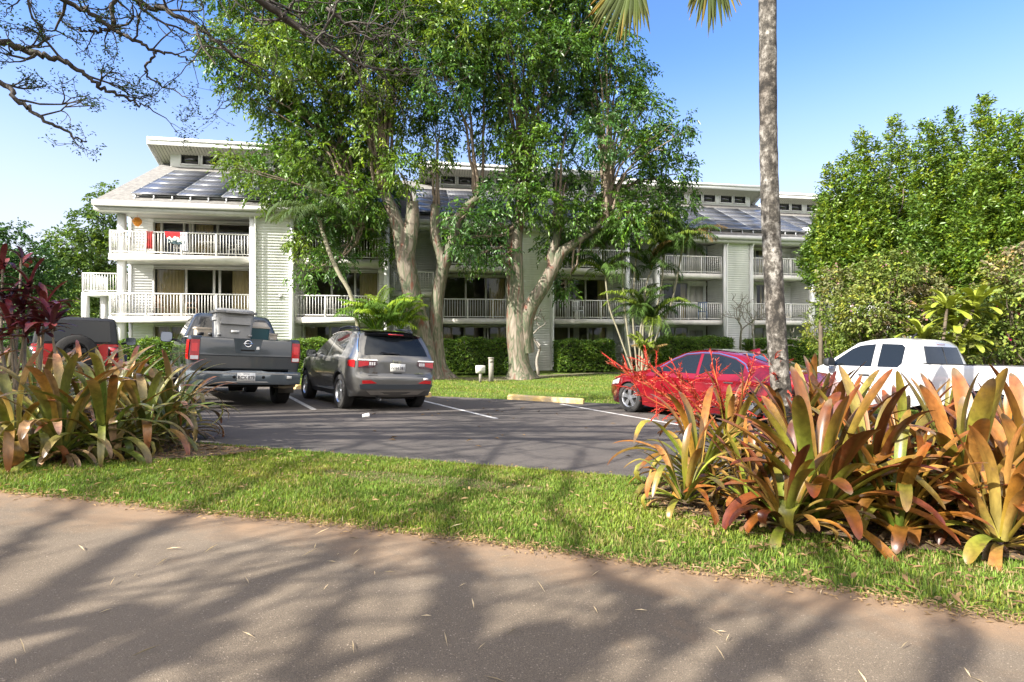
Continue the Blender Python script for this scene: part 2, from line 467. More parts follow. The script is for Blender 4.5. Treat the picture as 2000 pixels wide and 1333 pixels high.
def pv_material():
    m = bpy.data.materials.new('solar_cells'); m.use_nodes = True
    N = m.node_tree.nodes; K = m.node_tree.links; b = N['Principled BSDF']
    b.inputs['Roughness'].default_value = .28; b.inputs['Specular IOR Level'].default_value = .6
    tc = N.new('ShaderNodeTexCoord')
    br = N.new('ShaderNodeTexBrick'); br.offset = 0; br.inputs['Scale'].default_value = 1
    br.inputs['Color1'].default_value = (.040, .043, .054, 1); br.inputs['Color2'].default_value = (.048, .051, .062, 1)
    br.inputs['Mortar'].default_value = (.17, .175, .185, 1); br.inputs['Mortar Size'].default_value = .008
    br.inputs['Brick Width'].default_value = .18; br.inputs['Row Height'].default_value = .16
    K.new(tc.outputs['Object'], br.inputs['Vector']); K.new(br.outputs[0], b.inputs['Base Color'])
    return m
M_PV = pv_material()

TH = math.radians(10.5)
BU = np.array([math.cos(TH), math.sin(TH)]); BN = np.array([-math.sin(TH), math.cos(TH)])
P1 = np.array([-17.7, 23.6]); BZ = -2.02
def bw(s, d, z=0.0):
    """building coordinates (along, inward, up from its ground floor) to the world"""
    p = P1 + s * BU + d * BN
    return np.array([p[0], p[1], BZ + z])
building = empty('apartment_building', (P1[0], P1[1], BZ), TH,
                 'long three storey white clapboard apartment building with balconies and solar panels on its roof', 'building')
FL = 2.75; DB = 1.8; EAVE = 7.40; ROOF_SL = .548; SLAB = .26
rb = rng_of(5)

def siding(g, s0, s1, d, z0, z1, face=-1, pitch=.13):
    """lapped boards on a wall that faces the street (a slanted face per board)"""
    z = z0
    while z < z1 - 1e-4:
        t = min(z + pitch, z1)
        V = [(s0, d - .020, z), (s1, d - .020, z), (s1, d - .004, t), (s0, d - .004, t), (s0, d, z), (s1, d, z)]
        g.add(V, [(0, 1, 2, 3), (4, 5, 1, 0)])
        z += pitch
    g.add([(s0, d, z0), (s1, d, z0), (s1, d, z1), (s0, d, z1)], [(0, 1, 2, 3)])

def siding_side(g, s, d0, d1, z0, z1, sign, pitch=.13):
    """lapped boards on a wall at constant s, facing sign*s"""
    z = z0
    while z < z1 - 1e-4:
        t = min(z + pitch, z1)
        V = [(s + sign * .020, d0, z), (s + sign * .020, d1, z), (s + sign * .004, d1, t), (s + sign * .004, d0, t), (s, d0, z), (s, d1, z)]
        g.add(V, [(0, 1, 2, 3), (4, 5, 1, 0)])
        z += pitch
    g.add([(s, d0, z0), (s, d1, z0), (s, d1, z1), (s, d0, z1)], [(0, 1, 2, 3)])

def railing(name, parent, pts, z, post_every=1.55, h=1.03):
    """pts: polyline in (s, d); one mesh of rails, posts and balusters"""
    g = Geo()
    for (s0, d0), (s1, d1) in zip(pts[:-1], pts[1:]):
        L = math.hypot(s1 - s0, d1 - d0); ux, uy = (s1 - s0) / L, (d1 - d0) / L; nx, ny = -uy, ux
        def bar(a, b, w, z0, z1):
            q = [(s0 + ux * a - nx * w, d0 + uy * a - ny * w), (s0 + ux * b - nx * w, d0 + uy * b - ny * w),
                 (s0 + ux * b + nx * w, d0 + uy * b + ny * w), (s0 + ux * a + nx * w, d0 + uy * a + ny * w)]
            g.prism(q, z0, z1)
        bar(0, L, .032, z + h - .05, z + h)
        bar(0, L, .018, z + .08, z + .115)
        npost = max(1, round(L / post_every))
        ks = [k * L / npost for k in range(npost + 1)]
        for k, a in enumerate(ks):
            a = min(max(a, .03), L - .03)
            bar(a - .03, a + .03, .03, z - .20, z + h - .05)
        n = int(L / .128)
        for k in range(1, n):
            a = k * L / n
            if min(abs(a - q) for q in ks) > .05: bar(a - .0115, a + .0115, .0115, z + .115, z + h - .05)
    return g.build(name, M_RAIL, parent)

def glazing(parent, s0, s1, d, z0, z1, panels, seed, curtains, light=False):
    """sliding door or window wall: frame mesh, with panes and curtains as its sub-parts"""
    g = Geo(); fw = .05
    g.box(s0, s1, d - .04, d + .05, z1 - .07, z1); g.box(s0, s1, d - .04, d + .05, z0, z0 + .05)
    xs = [s0 + (s1 - s0) * t for t in panels]
    for k, x in enumerate(xs):
        w = fw if k not in (0, len(xs) - 1) else fw * .8
        g.box(x - w, x + w, d - .04, d + .05, z0 + .05, z1 - .07)
    fr = g.build('window', M_FRAME, parent)
    gp = Geo()
    for a, b in zip(xs[:-1], xs[1:]):
        gp.add([(a + fw, d, z0 + .05), (b - fw, d, z0 + .05), (b - fw, d, z1 - .07), (a + fw, d, z1 - .07)], [(0, 1, 2, 3)])
    gp.build('pane', M_PANE, fr)
    for (a, b, m) in curtains:
        gc = Geo(); a = s0 + (s1 - s0) * a; b = s0 + (s1 - s0) * b
        n = max(6, int((b - a) / .035)); t = np.linspace(a, b, n)
        dd = d + .16 + .035 * np.sin(t * 42 + seed) + .012 * np.sin(t * 97)
        V = np.vstack([np.c_[t, dd, np.full(n, z0 + .06)], np.c_[t, dd, np.full(n, z1 - .08)]])
        i = np.arange(n - 1)
        gc.add(V, np.c_[i, i + 1, n + i + 1, n + i])
        gc.build('curtain', m, fr, smooth=1)
    return fr

def module(sp, d0, left0=None, right=True, k=0, clip_right=None):
    """one pair of stacks of flats about a siding pier that starts at sp"""
    L0 = sp - 4.1 if left0 is None else left0
    R1 = sp + 5.86
    p0, p1 = sp, sp + 1.76
    # pier
    g = Geo(); siding(g, p0 + .12, p1 - .12, d0 - .10 + .06, 0, EAVE)
    siding_side(g, p1, d0 - .03, d0 + DB, 0, EAVE, 1); siding_side(g, p0, d0 - .03, d0 + DB, 0, EAVE, -1)
    g.build('siding_pier', M_SIDING, building)
    for a, b in ((p0 - .10, p0 + .12), (p1 - .12, p1 + .045)):
        g = Geo(); g.box(a, b, d0 - .18, d0 - .03, 0, EAVE); g.build('corner_trim', M_TRIM, building)
    # downpipes on the pier
    for x in ((p0 + .16,) if k == 0 else (p0 + .06, p1 - .02)):
        g = Geo(); g.tube([(x, d0 - .36, EAVE + .1), (x, d0 - .35, EAVE - .12), (x, d0 - .22, EAVE - .28), (x, d0 - .225, EAVE - .5), (x, d0 - .225, .1)], .042, 8)
        g.build('downpipe', M_TRIM, building, smooth=40)
    # outer posts
    def one(name, m, fn, *a):
        q = Geo(); fn(q, *a); return q.build(name, m, building)
    if left0 is None: one('post', M_TRIM, Geo.box, L0 - .24, L0, d0 - .06, d0 + .24, 0, EAVE)
    else: one('post', M_TRIM, Geo.box, .26, .52, d0 + .14, d0 + .40, 0, EAVE)
    if right: one('post', M_TRIM, Geo.box, R1, R1 + .24, d0 - .06, d0 + .24, 0, EAVE)
    # side walls behind the outer posts
    if left0 is None:
        one('side_wall', M_SIDING, siding_side, L0 - .12, d0 + .24, d0 + 9, 0, EAVE + 1.2, -1); one('side_wall', M_SIDING, siding_side, L0 - .02, d0 + .24, d0 + DB, 0, EAVE, 1)
    else: one('side_wall', M_SIDING, siding_side, L0, d0 + DB, d0 + 9, 0, EAVE + .9, -1)
    if right: one('side_wall', M_SIDING, siding_side, R1 + .02, d0 + .24, d0 + DB, 0, EAVE, -1); one('side_wall', M_SIDING, siding_side, R1 + .14, d0 + .24, d0 + 9, 0, EAVE + 1.2, 1)
    for f in range(3):
        z = f * FL; top = (f + 1) * FL - SLAB if f < 2 else EAVE + .05
        for side, (a, b) in enumerate(((L0, p0 - .10), (p1 + .045, R1))):
            if side == 1 and not right: continue
            if clip_right and side == 1: b = clip_right
            if f > 0:
                g = Geo(); g.box(a, b, d0, d0 + DB, z - SLAB, z)
                g.box(a, b, d0 - .03, d0, z - SLAB - .02, z - .03)
                bal = g.build('balcony', M_STUCCO, building)
                pts = [(a + .02, d0 + .05), (b - .02, d0 + .05)]
                if left0 is not None and side == 0: pts = [(a + .02, d0 + DB - .05)] + pts
                railing('railing', bal, pts, z)
            # back wall with the opening
            if left0 is not None and side == 0: o0, o1 = a + 1.02, a + 5.28
            elif side == 0: o0, o1 = (a + .15, b - .35) if k == 1 else (a + .15, b - 1.25)
            else: o0, o1 = (a + .12, b - .38) if k in (0, 1) else (a + .12, b - 1.9)
            g = Geo()
            siding(g, a, o0, d0 + DB, z, top); siding(g, o1, b, d0 + DB, z, top)
            g.box(o0, o1, d0 + DB - .01, d0 + DB + .1, top - .12, top)
            if left0 is not None and side == 0: g.box(a - .03, a + .10, d0 + DB - .06, d0 + DB + .06, z, top)
            g.build('wall', M_SIDING, building)
            if k == 2 and o1 < b - .8:
                g = Geo()
                for q in range(2): g.box(o1 + .12 + q * .46, o1 + .56 + q * .46, d0 + DB - .05, d0 + DB - .024, z + .06, z + 2.15)
                g.build('closet_door', M_CLOSET, building)
            T, Wc = M_CURT, M_CURT2
            if left0 is not None and side == 0:
                pan = [[0, .17, .50, .83, 1], [0, .33, .62, .68, 1], [0, .08, .31, .37, .40, .66, 1]][f]
                cur = [[(.0, .4, T)], [(.02, .30, T), (.80, .99, T)], [(.42, .60, T), (0.01, .07, T)]][f]
            else:
                q = (f + side + k) % 3
                pan = [[0, .31, .36, .64, 1], [0, .34, .66, .71, 1], [0, .36, .68, 1]][q]
                cur = [[(.74, .99, T if k < 2 else Wc)], [(.01, .16, T), (.86, .99, T)], [(.45, .55, Wc), (.90, .99, T)]][(f * 2 + side + k) % 3]
            glazing(building, o0, o1, d0 + DB + .02, z + .02, top - .12, pan, sp + f * 3 + side, cur)
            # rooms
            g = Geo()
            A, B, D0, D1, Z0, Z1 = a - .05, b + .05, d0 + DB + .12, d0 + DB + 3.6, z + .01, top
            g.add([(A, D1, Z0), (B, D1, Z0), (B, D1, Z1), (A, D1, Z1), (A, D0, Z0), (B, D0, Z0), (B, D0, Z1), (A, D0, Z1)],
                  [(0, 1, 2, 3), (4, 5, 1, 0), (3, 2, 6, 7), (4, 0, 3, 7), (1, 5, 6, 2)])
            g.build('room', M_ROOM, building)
            if f == 2:
                g = Geo(); g.box(a, b, d0 - .3, d0 + DB + .1, EAVE + .05, EAVE + .10); g.build('soffit', M_CEIL, building)
    # roof
    r0, r1 = (L0 - .38 if left0 is not None else L0 - 2.55), (R1 + .55 if right else p1 + 3)
    if clip_right: r1 = clip_right + 1
    E0, C0 = d0 - .45, d0 + 5.6
    ze = EAVE + .30; zc = ze + (C0 - E0) * ROOF_SL
    g = Geo()
    g.add([(r0, E0, ze), (r1, E0, ze), (r1, C0 + 1, zc + ROOF_SL), (r0, C0 + 1, zc + ROOF_SL),
           (r0, E0, ze - .16), (r1, E0, ze - .16), (r1, C0 + 1, zc + ROOF_SL - .16), (r0, C0 + 1, zc + ROOF_SL - .16)],
          [(0, 1, 2, 3), (7, 6, 5, 4), (0, 3, 7, 4), (2, 1, 5, 6), (1, 0, 4, 5)])
    # back slope so that the roof is a whole body from any side
    g.add([(r0, C0 + 1, zc + ROOF_SL), (r1, C0 + 1, zc + ROOF_SL), (r1, C0 + 8, zc - 3), (r0, C0 + 8, zc - 3)], [(0, 1, 2, 3)])
    roof = g.build('roof', M_ROOFM, building)
    g = Geo()
    g.box(r0, r1, E0 - .12, E0 + .002, ze - .22, ze + .01); g.box(r0, r1, E0 + .005, E0 + .03, ze - .40, ze - .17)
    g.box(r0, r1, E0 + .03, d0 + .30, ze - .405, ze - .38)
    g.build('gutter', M_FASC, roof)
    # clerestory and its own shed roof
    c0, c1 = L0 + (.2 if left0 is not None else -.3), (R1 - .3 if right else p1 + 3)
    if clip_right: c1 = clip_right
    wz0, wz1 = zc - .1, zc + .90
    g = Geo()
    g.box(c0, c1, C0, C0 + .15, wz0, wz1); g.box(c0, c0 + .15, C0 + .15, C0 + 4, wz0 - 1, wz1 - .3); g.box(c1 - .15, c1, C0 + .15, C0 + 4, wz0 - 1, wz1 - .3)
    cl = g.build('clerestory', M_TRIM, building)
    x = c0 + .55
    while x + 1.0 < c1 - .3:
        for (s, w) in ((x, .86), (x + 1.07, .86)):
            gw = Geo(); gf = Geo(); gw.box(s, s + w, C0 - .012, C0 - .004, zc + .20, zc + .72)
            for (aa, bb, z0, z1) in ((s - .07, s, zc + .13, zc + .79), (s + w, s + w + .07, zc + .13, zc + .79), (s, s + w, zc + .72, zc + .79), (s, s + w, zc + .13, zc + .20)):
                gf.box(aa, bb, C0 - .045, C0, z0, z1)
            wf = gf.build('clerestory_window', M_TRIM, building); gw.build('pane', M_DARKWIN, wf)
        x += 2.36
    u0, u1 = c0 - .75, c1 + .6
    g = Geo(); f0 = C0 - .85; b0 = C0 + 5.5; zt = zc + 1.24; zb = zt - (b0 - f0) * .5
    g.add([(u0, f0, zt), (u1, f0, zt), (u1, b0, zb), (u0, b0, zb), (u0, f0, zt - .10), (u1, f0, zt - .10), (u1, b0, zb - .10), (u0, b0, zb - .10)],
          [(0, 1, 2, 3), (0, 3, 7, 4), (2, 1, 5, 6), (3, 2, 6, 7), (1, 0, 4, 5)])
    ur = g.build('upper_roof', M_ROOFM, building)
    g = Geo()
    g.box(u0, u1, f0 - .10, f0 + .0, zt - .13, zt + .015); g.box(u0, u1, f0 - .045, f0 - .002, zt - .36, zt - .13)
    # rake boards on the two ends
    for u in (u0 - .04, u1):
        g.add([(u, f0, zt - .36), (u + .04, f0, zt - .36), (u + .04, b0, zb - .36), (u, b0, zb - .36), (u, f0, zt + .01), (u + .04, f0, zt + .01), (u + .04, b0, zb + .01), (u, b0, zb + .01)],
              [(0, 1, 2, 3), (4, 7, 6, 5), (0, 3, 7, 4), (2, 1, 5, 6), (1, 0, 4, 5), (3, 2, 6, 7)])
    g.build('fascia', M_TRIM, ur)
    # boarded soffit
    g = Geo(); n = int((u1 - u0) / .16)
    for q in range(n):
        a = u0 + (u1 - u0) * q / n; b = u0 + (u1 - u0) * (q + 1) / n - .02
        for (y0, y1) in ((f0, b0),):
            za, zb2 = zt - .12, zt - .12 - (y1 - y0) * .5
            g.add([(a, y0, za - .03), (b, y0, za - .03), (b, y1, zb2 - .03), (a, y1, zb2 - .03)], [(3, 2, 1, 0)])
    g.build('soffit', M_CEIL, ur)
    # solar panels: columns of landscape panels on raised rails
    arr = [(sp - 5.05, 5), (sp + 4.45, 1)] if left0 is not None else [(L0 - 1.3, 6)]
    if clip_right: arr = [(L0 - .6, 3)]
    sl = math.atan(ROOF_SL) - math.radians(1)
    for a0, nc in arr:
        for c in range(nc):
            for r in range(5):
                g = Geo(); w, h = 1.84, 1.0
                g.box(0, w, 0, h, 0, .035)
                for (xa, xb, ya, yb) in ((0, w, 0, .010), (0, w, h - .010, h), (0, .018, .010, h - .010), (w - .018, w, .010, h - .010)):
                    g.box(xa, xb, ya, yb, .035, .040, mi=1)
                o = g.build('solar_panel', [M_PV, M_PVFR], building)
                q = r * 1.002
                o.location = (a0 + c * 1.86, E0 + .50 + q * math.cos(sl), ze + .47 + q * math.sin(sl))
                o.rotation_euler = (sl, 0, 0)
        g = Geo(); n = max(3, int(nc * 2.7)); wtot = nc * 1.86
        for q in range(n):
            a = a0 + .15 + q * (wtot - .3) / (n - 1)
            g.box(a - .03, a + .03, E0 + .52, E0 + .58, ze + .20, ze + .47)
            g.box(a - .05, a + .05, E0 + .46, E0 + .64, ze + .18, ze + .27)
        g.box(a0, a0 + wtot, E0 + .60, E0 + .64, ze + .41, ze + .46)
        g.build('panel_bracket', M_PVFR, building)

module(5.91, 0.0, left0=0.0, k=0)
module(18.69, 1.39, k=1)
module(31.28, 2.65, k=2)
module(43.95, 3.95, right=False, k=3)

def stair_well(s0, s1, d0, half):
    """recess between two modules: back wall, landings with railings"""
    g = Geo(); siding(g, s0 - .26, s1 + .42, d0 + 3.6, 0, EAVE + 1.5)
    g.build('wall', M_SIDING, building)
    for z in half:
        g = Geo(); g.box(s0, s1, d0 + .5, d0 + 2.0, z - .24, z); l = g.build('stair_landing', M_STUCCO, building)
        railing('railing', l, [(s0 + .02, d0 + .55), (s1 - .02, d0 + .55)], z)
        g = Geo()
        for q in range(7):
            g.box(s0 + .1, s0 + .95, d0 + 2.0 + q * .26, d0 + 2.28 + q * .26, z - .10 - q * .19, z - .02 - q * .19)
        g.build('stair', M_STUCCO, l)
stair_well(12.15, 14.2, 1.0, (1.38, 4.12))
stair_well(24.95, 26.85, 2.3, (1.38, 4.12))
stair_well(37.5, 39.5, 3.6, (1.38, 4.12))

# deck and gabled porch roof at the left end
g = Geo(); g.box(-3.85, -.03, 5.2, 7.6, 3.95, 4.12)
for x, y in ((-3.74, 5.35), (-3.74, 7.45), (-3.0, 5.6)): g.box(x - .13, x + .13, y - .13, y + .13, 0, 3.95)
dk = g.build('side_deck', M_TRIM, building)
railing('railing', dk, [(-.06, 5.25), (-3.82, 5.25), (-3.82, 7.55)], 4.12)
g = Geo()
g.add([(-4.6, 4.6, 2.0), (0, 4.6, 3.6), (0, 5.15, 3.6), (-4.6, 5.15, 2.0), (-4.6, 4.6, 1.88), (0, 4.6, 3.48), (0, 5.15, 3.48), (-4.6, 5.15, 1.88)],
      [(0, 1, 2, 3), (7, 6, 5, 4), (0, 4, 5, 1), (0, 3, 7, 4)])
g.build('porch_roof', M_ROOFM, building)
# hose bib / lamp on the first pier
g = Geo(); g.box(7.05, 7.17, -.12, -.05, 3.62, 3.76); g.tube([(7.13, -.10, 3.75), (7.16, -.17, 3.82), (7.2, -.2, 3.70)], .02, 6)
g.build('wall_fitting', mat('metal_grey', (.4, .4, .4), rough=.4, metal=.7), building)
# outer shell behind the flats keeps daylight out of the rooms
g = Geo()
for sp, d0 in ((5.91, 0), (18.69, 1.39), (31.28, 2.65), (43.95, 3.95)):
    a = 0.05 if sp < 6 else sp - 4.2
    g.box(a, sp + 5.8, d0 + 9.0, d0 + 9.2, 0, EAVE + 2)
g.build('back_wall', M_SIDING, building)

# things on the balconies
def on_building(o, s, d, z, rz=0):
    p = bw(s, d, z); o.location = p; o.rotation_euler = (0, 0, TH + rz); return o

def hanging_cloth(name, w, h, m, s, d, z, skew=0.0, label='', cat='towel'):
    g = Geo(); n, k = 14, 12
    t = np.linspace(0, 1, n); v = np.linspace(0, 1, k)
    T, Vv = np.meshgrid(t, v, indexing='ij')
    X = (T - .5) * w * (1 - .25 * Vv * skew) + skew * .15 * Vv
    # over the rail: first rows wrap on top, then hang down outside
    Y = np.where(Vv < .08, .045 * np.cos(Vv / .08 * PI), -.052 - .02 * np.sin(T * 19) * Vv - .012)
    Z = np.where(Vv < .08, .012 + .012 * np.sin(Vv / .08 * PI), -(Vv - .08) * h * (1 - .35 * skew * np.abs(T - .55)))
    P = np.stack([X, Y, Z], -1)
    i = np.arange(n - 1)[:, None] * k; j = np.arange(k - 1)[None]
    g.add(P.reshape(-1, 3), np.stack([i + j, i + k + j, i + k + j + 1, i + j + 1], -1).reshape(-1, 4))
    o = g.build(name, m, smooth=1)
    on_building(o, s, d, z); return tag(o, label, cat, 'beach towels and cloths on the top balcony rail')
def print_cloth(name, a, b, c):
    m = mat(name, a, rough=.9)
    N = m.node_tree.nodes; K = m.node_tree.links; bs = N['Principled BSDF']
    tc = N.new('ShaderNodeTexCoord'); sep = N.new('ShaderNodeSeparateXYZ'); K.new(tc.outputs['Object'], sep.inputs[0])
    nz = N.new('ShaderNodeTexNoise'); nz.inputs['Scale'].default_value = 6; K.new(tc.outputs['Object'], nz.inputs[0])
    ad = N.new('ShaderNodeMath'); ad.operation = 'MULTIPLY_ADD'; K.new(nz.outputs[0], ad.inputs[0]); ad.inputs[1].default_value = .5; K.new(sep.outputs[2], ad.inputs[2])
    r = N.new('ShaderNodeValToRGB'); K.new(ad.outputs[0], r.inputs[0]); r.color_ramp.interpolation = 'CONSTANT'
    e = r.color_ramp.elements; e[0].position = 0; e[0].color = (*c, 1); e[1].position = .05; e[1].color = (*a, 1)
    q = e.new(.0); q.color = (*b, 1); q.position = -.0
    mp = N.new('ShaderNodeMapRange'); K.new(ad.outputs[0], mp.inputs[0]); mp.inputs[1].default_value = -.5; mp.inputs[2].default_value = .3
    K.new(mp.outputs[0], r.inputs[0]); e[0].position = 0; e[1].position = .42; e[2].position = .62
    e[0].color = (*c, 1); e[1].color = (*b, 1); e[2].color = (*a, 1)
    K.new(r.outputs[0], bs.inputs['Base Color'])
    return m
Zr = 2 * FL + 1.03
hanging_cloth('towel', .82, .62, print_cloth('towel_print', (.62, .015, .02), (.75, .78, .70), (.03, .06, .07)), 2.62, .05, Zr, .7, 'red and black patterned towel draped over the top balcony rail')
hanging_cloth('towel', .30, .92, mat('grey_towel', (.55, .56, .60), rough=.95, var=.1), 3.0, .05, Zr, .2, 'pale grey towel hanging beside the patterned towel on the top balcony rail')
hanging_cloth('towel', .26, .86, mat('red_towel', (.45, .03, .03), rough=.95, col2=(.02, .03, .02), scale=4), 1.62, .05, Zr, 0, 'narrow red and dark cloth hanging near the corner of the top balcony rail')
g = Geo(); g.lathe([(0, .17), (.09, .16), (.17, .07), (.19, 0), (.17, -.09), (.09, -.2), (.05, -.24), (0, -.25)], 16); g.tube([(0, 0, .16), (0, 0, .55)], .006, 4)
o = g.build('paper_lantern', mat('orange_paper', (.80, .30, .03), rough=.6), smooth=40); on_building(o, .72, .9, 2 * FL + 1.62)
tag(o, 'orange paper lantern hanging at the left corner of the top balcony', 'lantern')

M_PLASTIC = mat('white_plastic', (.62, .62, .60), rough=.45)
def patio_chair(s, d, f, rz, label, m=M_PLASTIC):
    r = empty('patio_chair', label=label, cat='chair', group='chairs on the balconies')
    g = Geo(); g.box(-.24, .24, -.22, .22, .40, .43); g.build('seat', m, r)
    g = Geo()
    for k in range(5): g.box(-.22 + k * .10, -.18 + k * .10, .20, .225, .43, .88)
    g.box(-.24, .24, .195, .23, .88, .93); g.build('backrest', m, r)
    for x in (-.22, .22):
        for y in (-.2, .2):
            g = Geo(); g.box(x - .02, x + .02, y - .02, y + .02, 0, .40); g.build('leg', m, r)
        g = Geo(); g.box(x - .025, x + .025, -.2, .2, .62, .645); g.box(x - .015, x + .015, -.2, -.17, .43, .62); g.build('armrest', m, r)
    on_building(r, s, d, f * FL + .01, rz); return r
def patio_table(s, d, f, label, w=.45):
    r = empty('patio_table', label=label, cat='table')
    g = Geo(); g.lathe([(0, .72), (w, .72), (w, .69), (0, .69)], 24); g.build('tabletop', M_PLASTIC, r)
    for a in range(4):
        g = Geo(); c, q = math.cos(a * PI / 2 + .6), math.sin(a * PI / 2 + .6)
        g.tube([(c * .1, q * .1, .69), (c * .32, q * .32, 0)], .016, 6); g.build('leg', M_PLASTIC, r)
    on_building(r, s, d, f * FL + .01); return r
M_WOOD = mat('patio_wood', (.16, .085, .045), rough=.6, var=.2)
patio_table(3.75, .9, 2, 'white round patio table on the top left balcony behind the towels')
patio_chair(2.6, .8, 2, .6, 'white patio chair left of the round table on the top left balcony')
patio_chair(4.9, .9, 2, -.5, 'white patio chair right of the round table on the top left balcony')
patio_chair(1.75, .9, 1, 1.2, 'dark wooden chair at the left corner of the middle left balcony', M_WOOD)
patio_chair(3.0, .9, 1, -1.2, 'dark wooden chair under the tan curtain on the middle left balcony', M_WOOD)
patio_chair(9.1, .9, 1, .3, 'white patio chair on the middle balcony behind the grey sport utility car')
patio_chair(21.7, .9, 1, .2, 'white patio chair on the middle balcony right of the forked tree')
patio_chair(28.9, .9, 1, 2.6, 'blue patio chair on the middle balcony behind the palm stems', mat('blue_plastic', (.10, .16, .28), rough=.5))
# ------------------------------------------------------------ vehicles
def paint(name, col, metal=.35, rough=.32, var=.06):
    return mat(name, col, rough=rough, metal=metal, var=var, scale=3, coat=1.0)
M_TYRE = mat('tyre_rubber', (.022, .021, .020), rough=.85, var=.3, scale=9, bump=.3, bscale=70)
M_ALLOY = mat('alloy', (.62, .63, .65), rough=.28, metal=.9)
M_BLACKPL = mat('black_plastic', (.020, .021, .023), rough=.55, var=.2, scale=8)
M_UNDER = mat('underbody', (.012, .011, .010), rough=.9)
M_CARGLASS = mat('tinted_glass', (.010, .013, .016), rough=.03, spec=.36)
M_CHROME = mat('chrome', (.80, .80, .80), rough=.12, metal=1)
M_MIRROR = mat('mirror_silver', (.30, .31, .33), rough=.05, metal=1)
M_REDLENS = mat('red_lens', (.42, .008, .010), rough=.12, coat=1, var=.15, scale=20)
M_CLEARLENS = mat('clear_lens', (.62, .60, .60), rough=.12, coat=1)
M_DARKLENS = mat('dark_lens', (.06, .01, .012), rough=.1, coat=1)
M_PLATE = mat('plate_white', (.74, .74, .70), rough=.5)
M_INK = mat('plate_ink', (.03, .03, .04), rough=.6)
M_GAP = mat('panel_gap', (.004, .004, .004), rough=.9)

def veh_matrix(x, y, alpha):
    """rear axle centre on the ground at (x, y), heading alpha degrees left of straight ahead"""
    a = math.radians(alpha)
    z = float(gz(x, y)) + .013
    e = .4
    nx = -(float(gz(x + e, y)) - float(gz(x - e, y))) / (2 * e); ny = -(float(gz(x, y + e)) - float(gz(x, y - e))) / (2 * e)
    up = Vector((nx, ny, 1)).normalized()
    f = Vector((-math.sin(a), math.cos(a), 0)); f = (f - up * f.dot(up)).normalized()
    l = up.cross(f)
    return Matrix(((f.x, l.x, up.x, x), (f.y, l.y, up.y, y), (f.z, l.z, up.z, z), (0, 0, 0, 1)))

def vehicle(name, x, y, alpha, label, cat, group=None):
    o = empty(name, label=label, cat=cat, group=group)
    o.matrix_world = veh_matrix(x, y, alpha)
    return o

def mkW(Wm, zb, zr, Wr, xr, rr, kr, xf, rf, kf, zlow=.3, tuck=.05, shoulder=.03):
    def Wf(x, z):
        x = np.asarray(x, float); z = np.asarray(z, float)
        t = np.clip((z - zb) / (zr - zb), 0, 1.3)
        w = Wm - shoulder * np.clip(t / .08, 0, 1) + (Wr - Wm + shoulder) * t ** 1.12
        q = np.clip((zb - z) / (zb - zlow), 0, 1.2)
        w = w - tuck * np.clip(q - .35, 0, 1) ** 2 / .42 - .012 * np.cos(q * 6.0) * (z < zb) * np.clip(q * 6, 0, 1)
        w = w - kr * np.clip((xr + rr - x) / rr, 0, 1.1) ** 2
        w = w - kf * np.clip((x - xf + rf) / rf, 0, 1.1) ** 2
        return w
    return Wf

def arch(xc, R, z0, n=14, zc=.36):
    """wheel-arch points from rear to front going over the wheel"""
    a0 = math.asin(max(-1, min(1, (z0 - zc) / R)))
    return [(xc - R * math.cos(t), zc + R * math.sin(t)) for t in np.linspace(a0, PI - a0, n)]

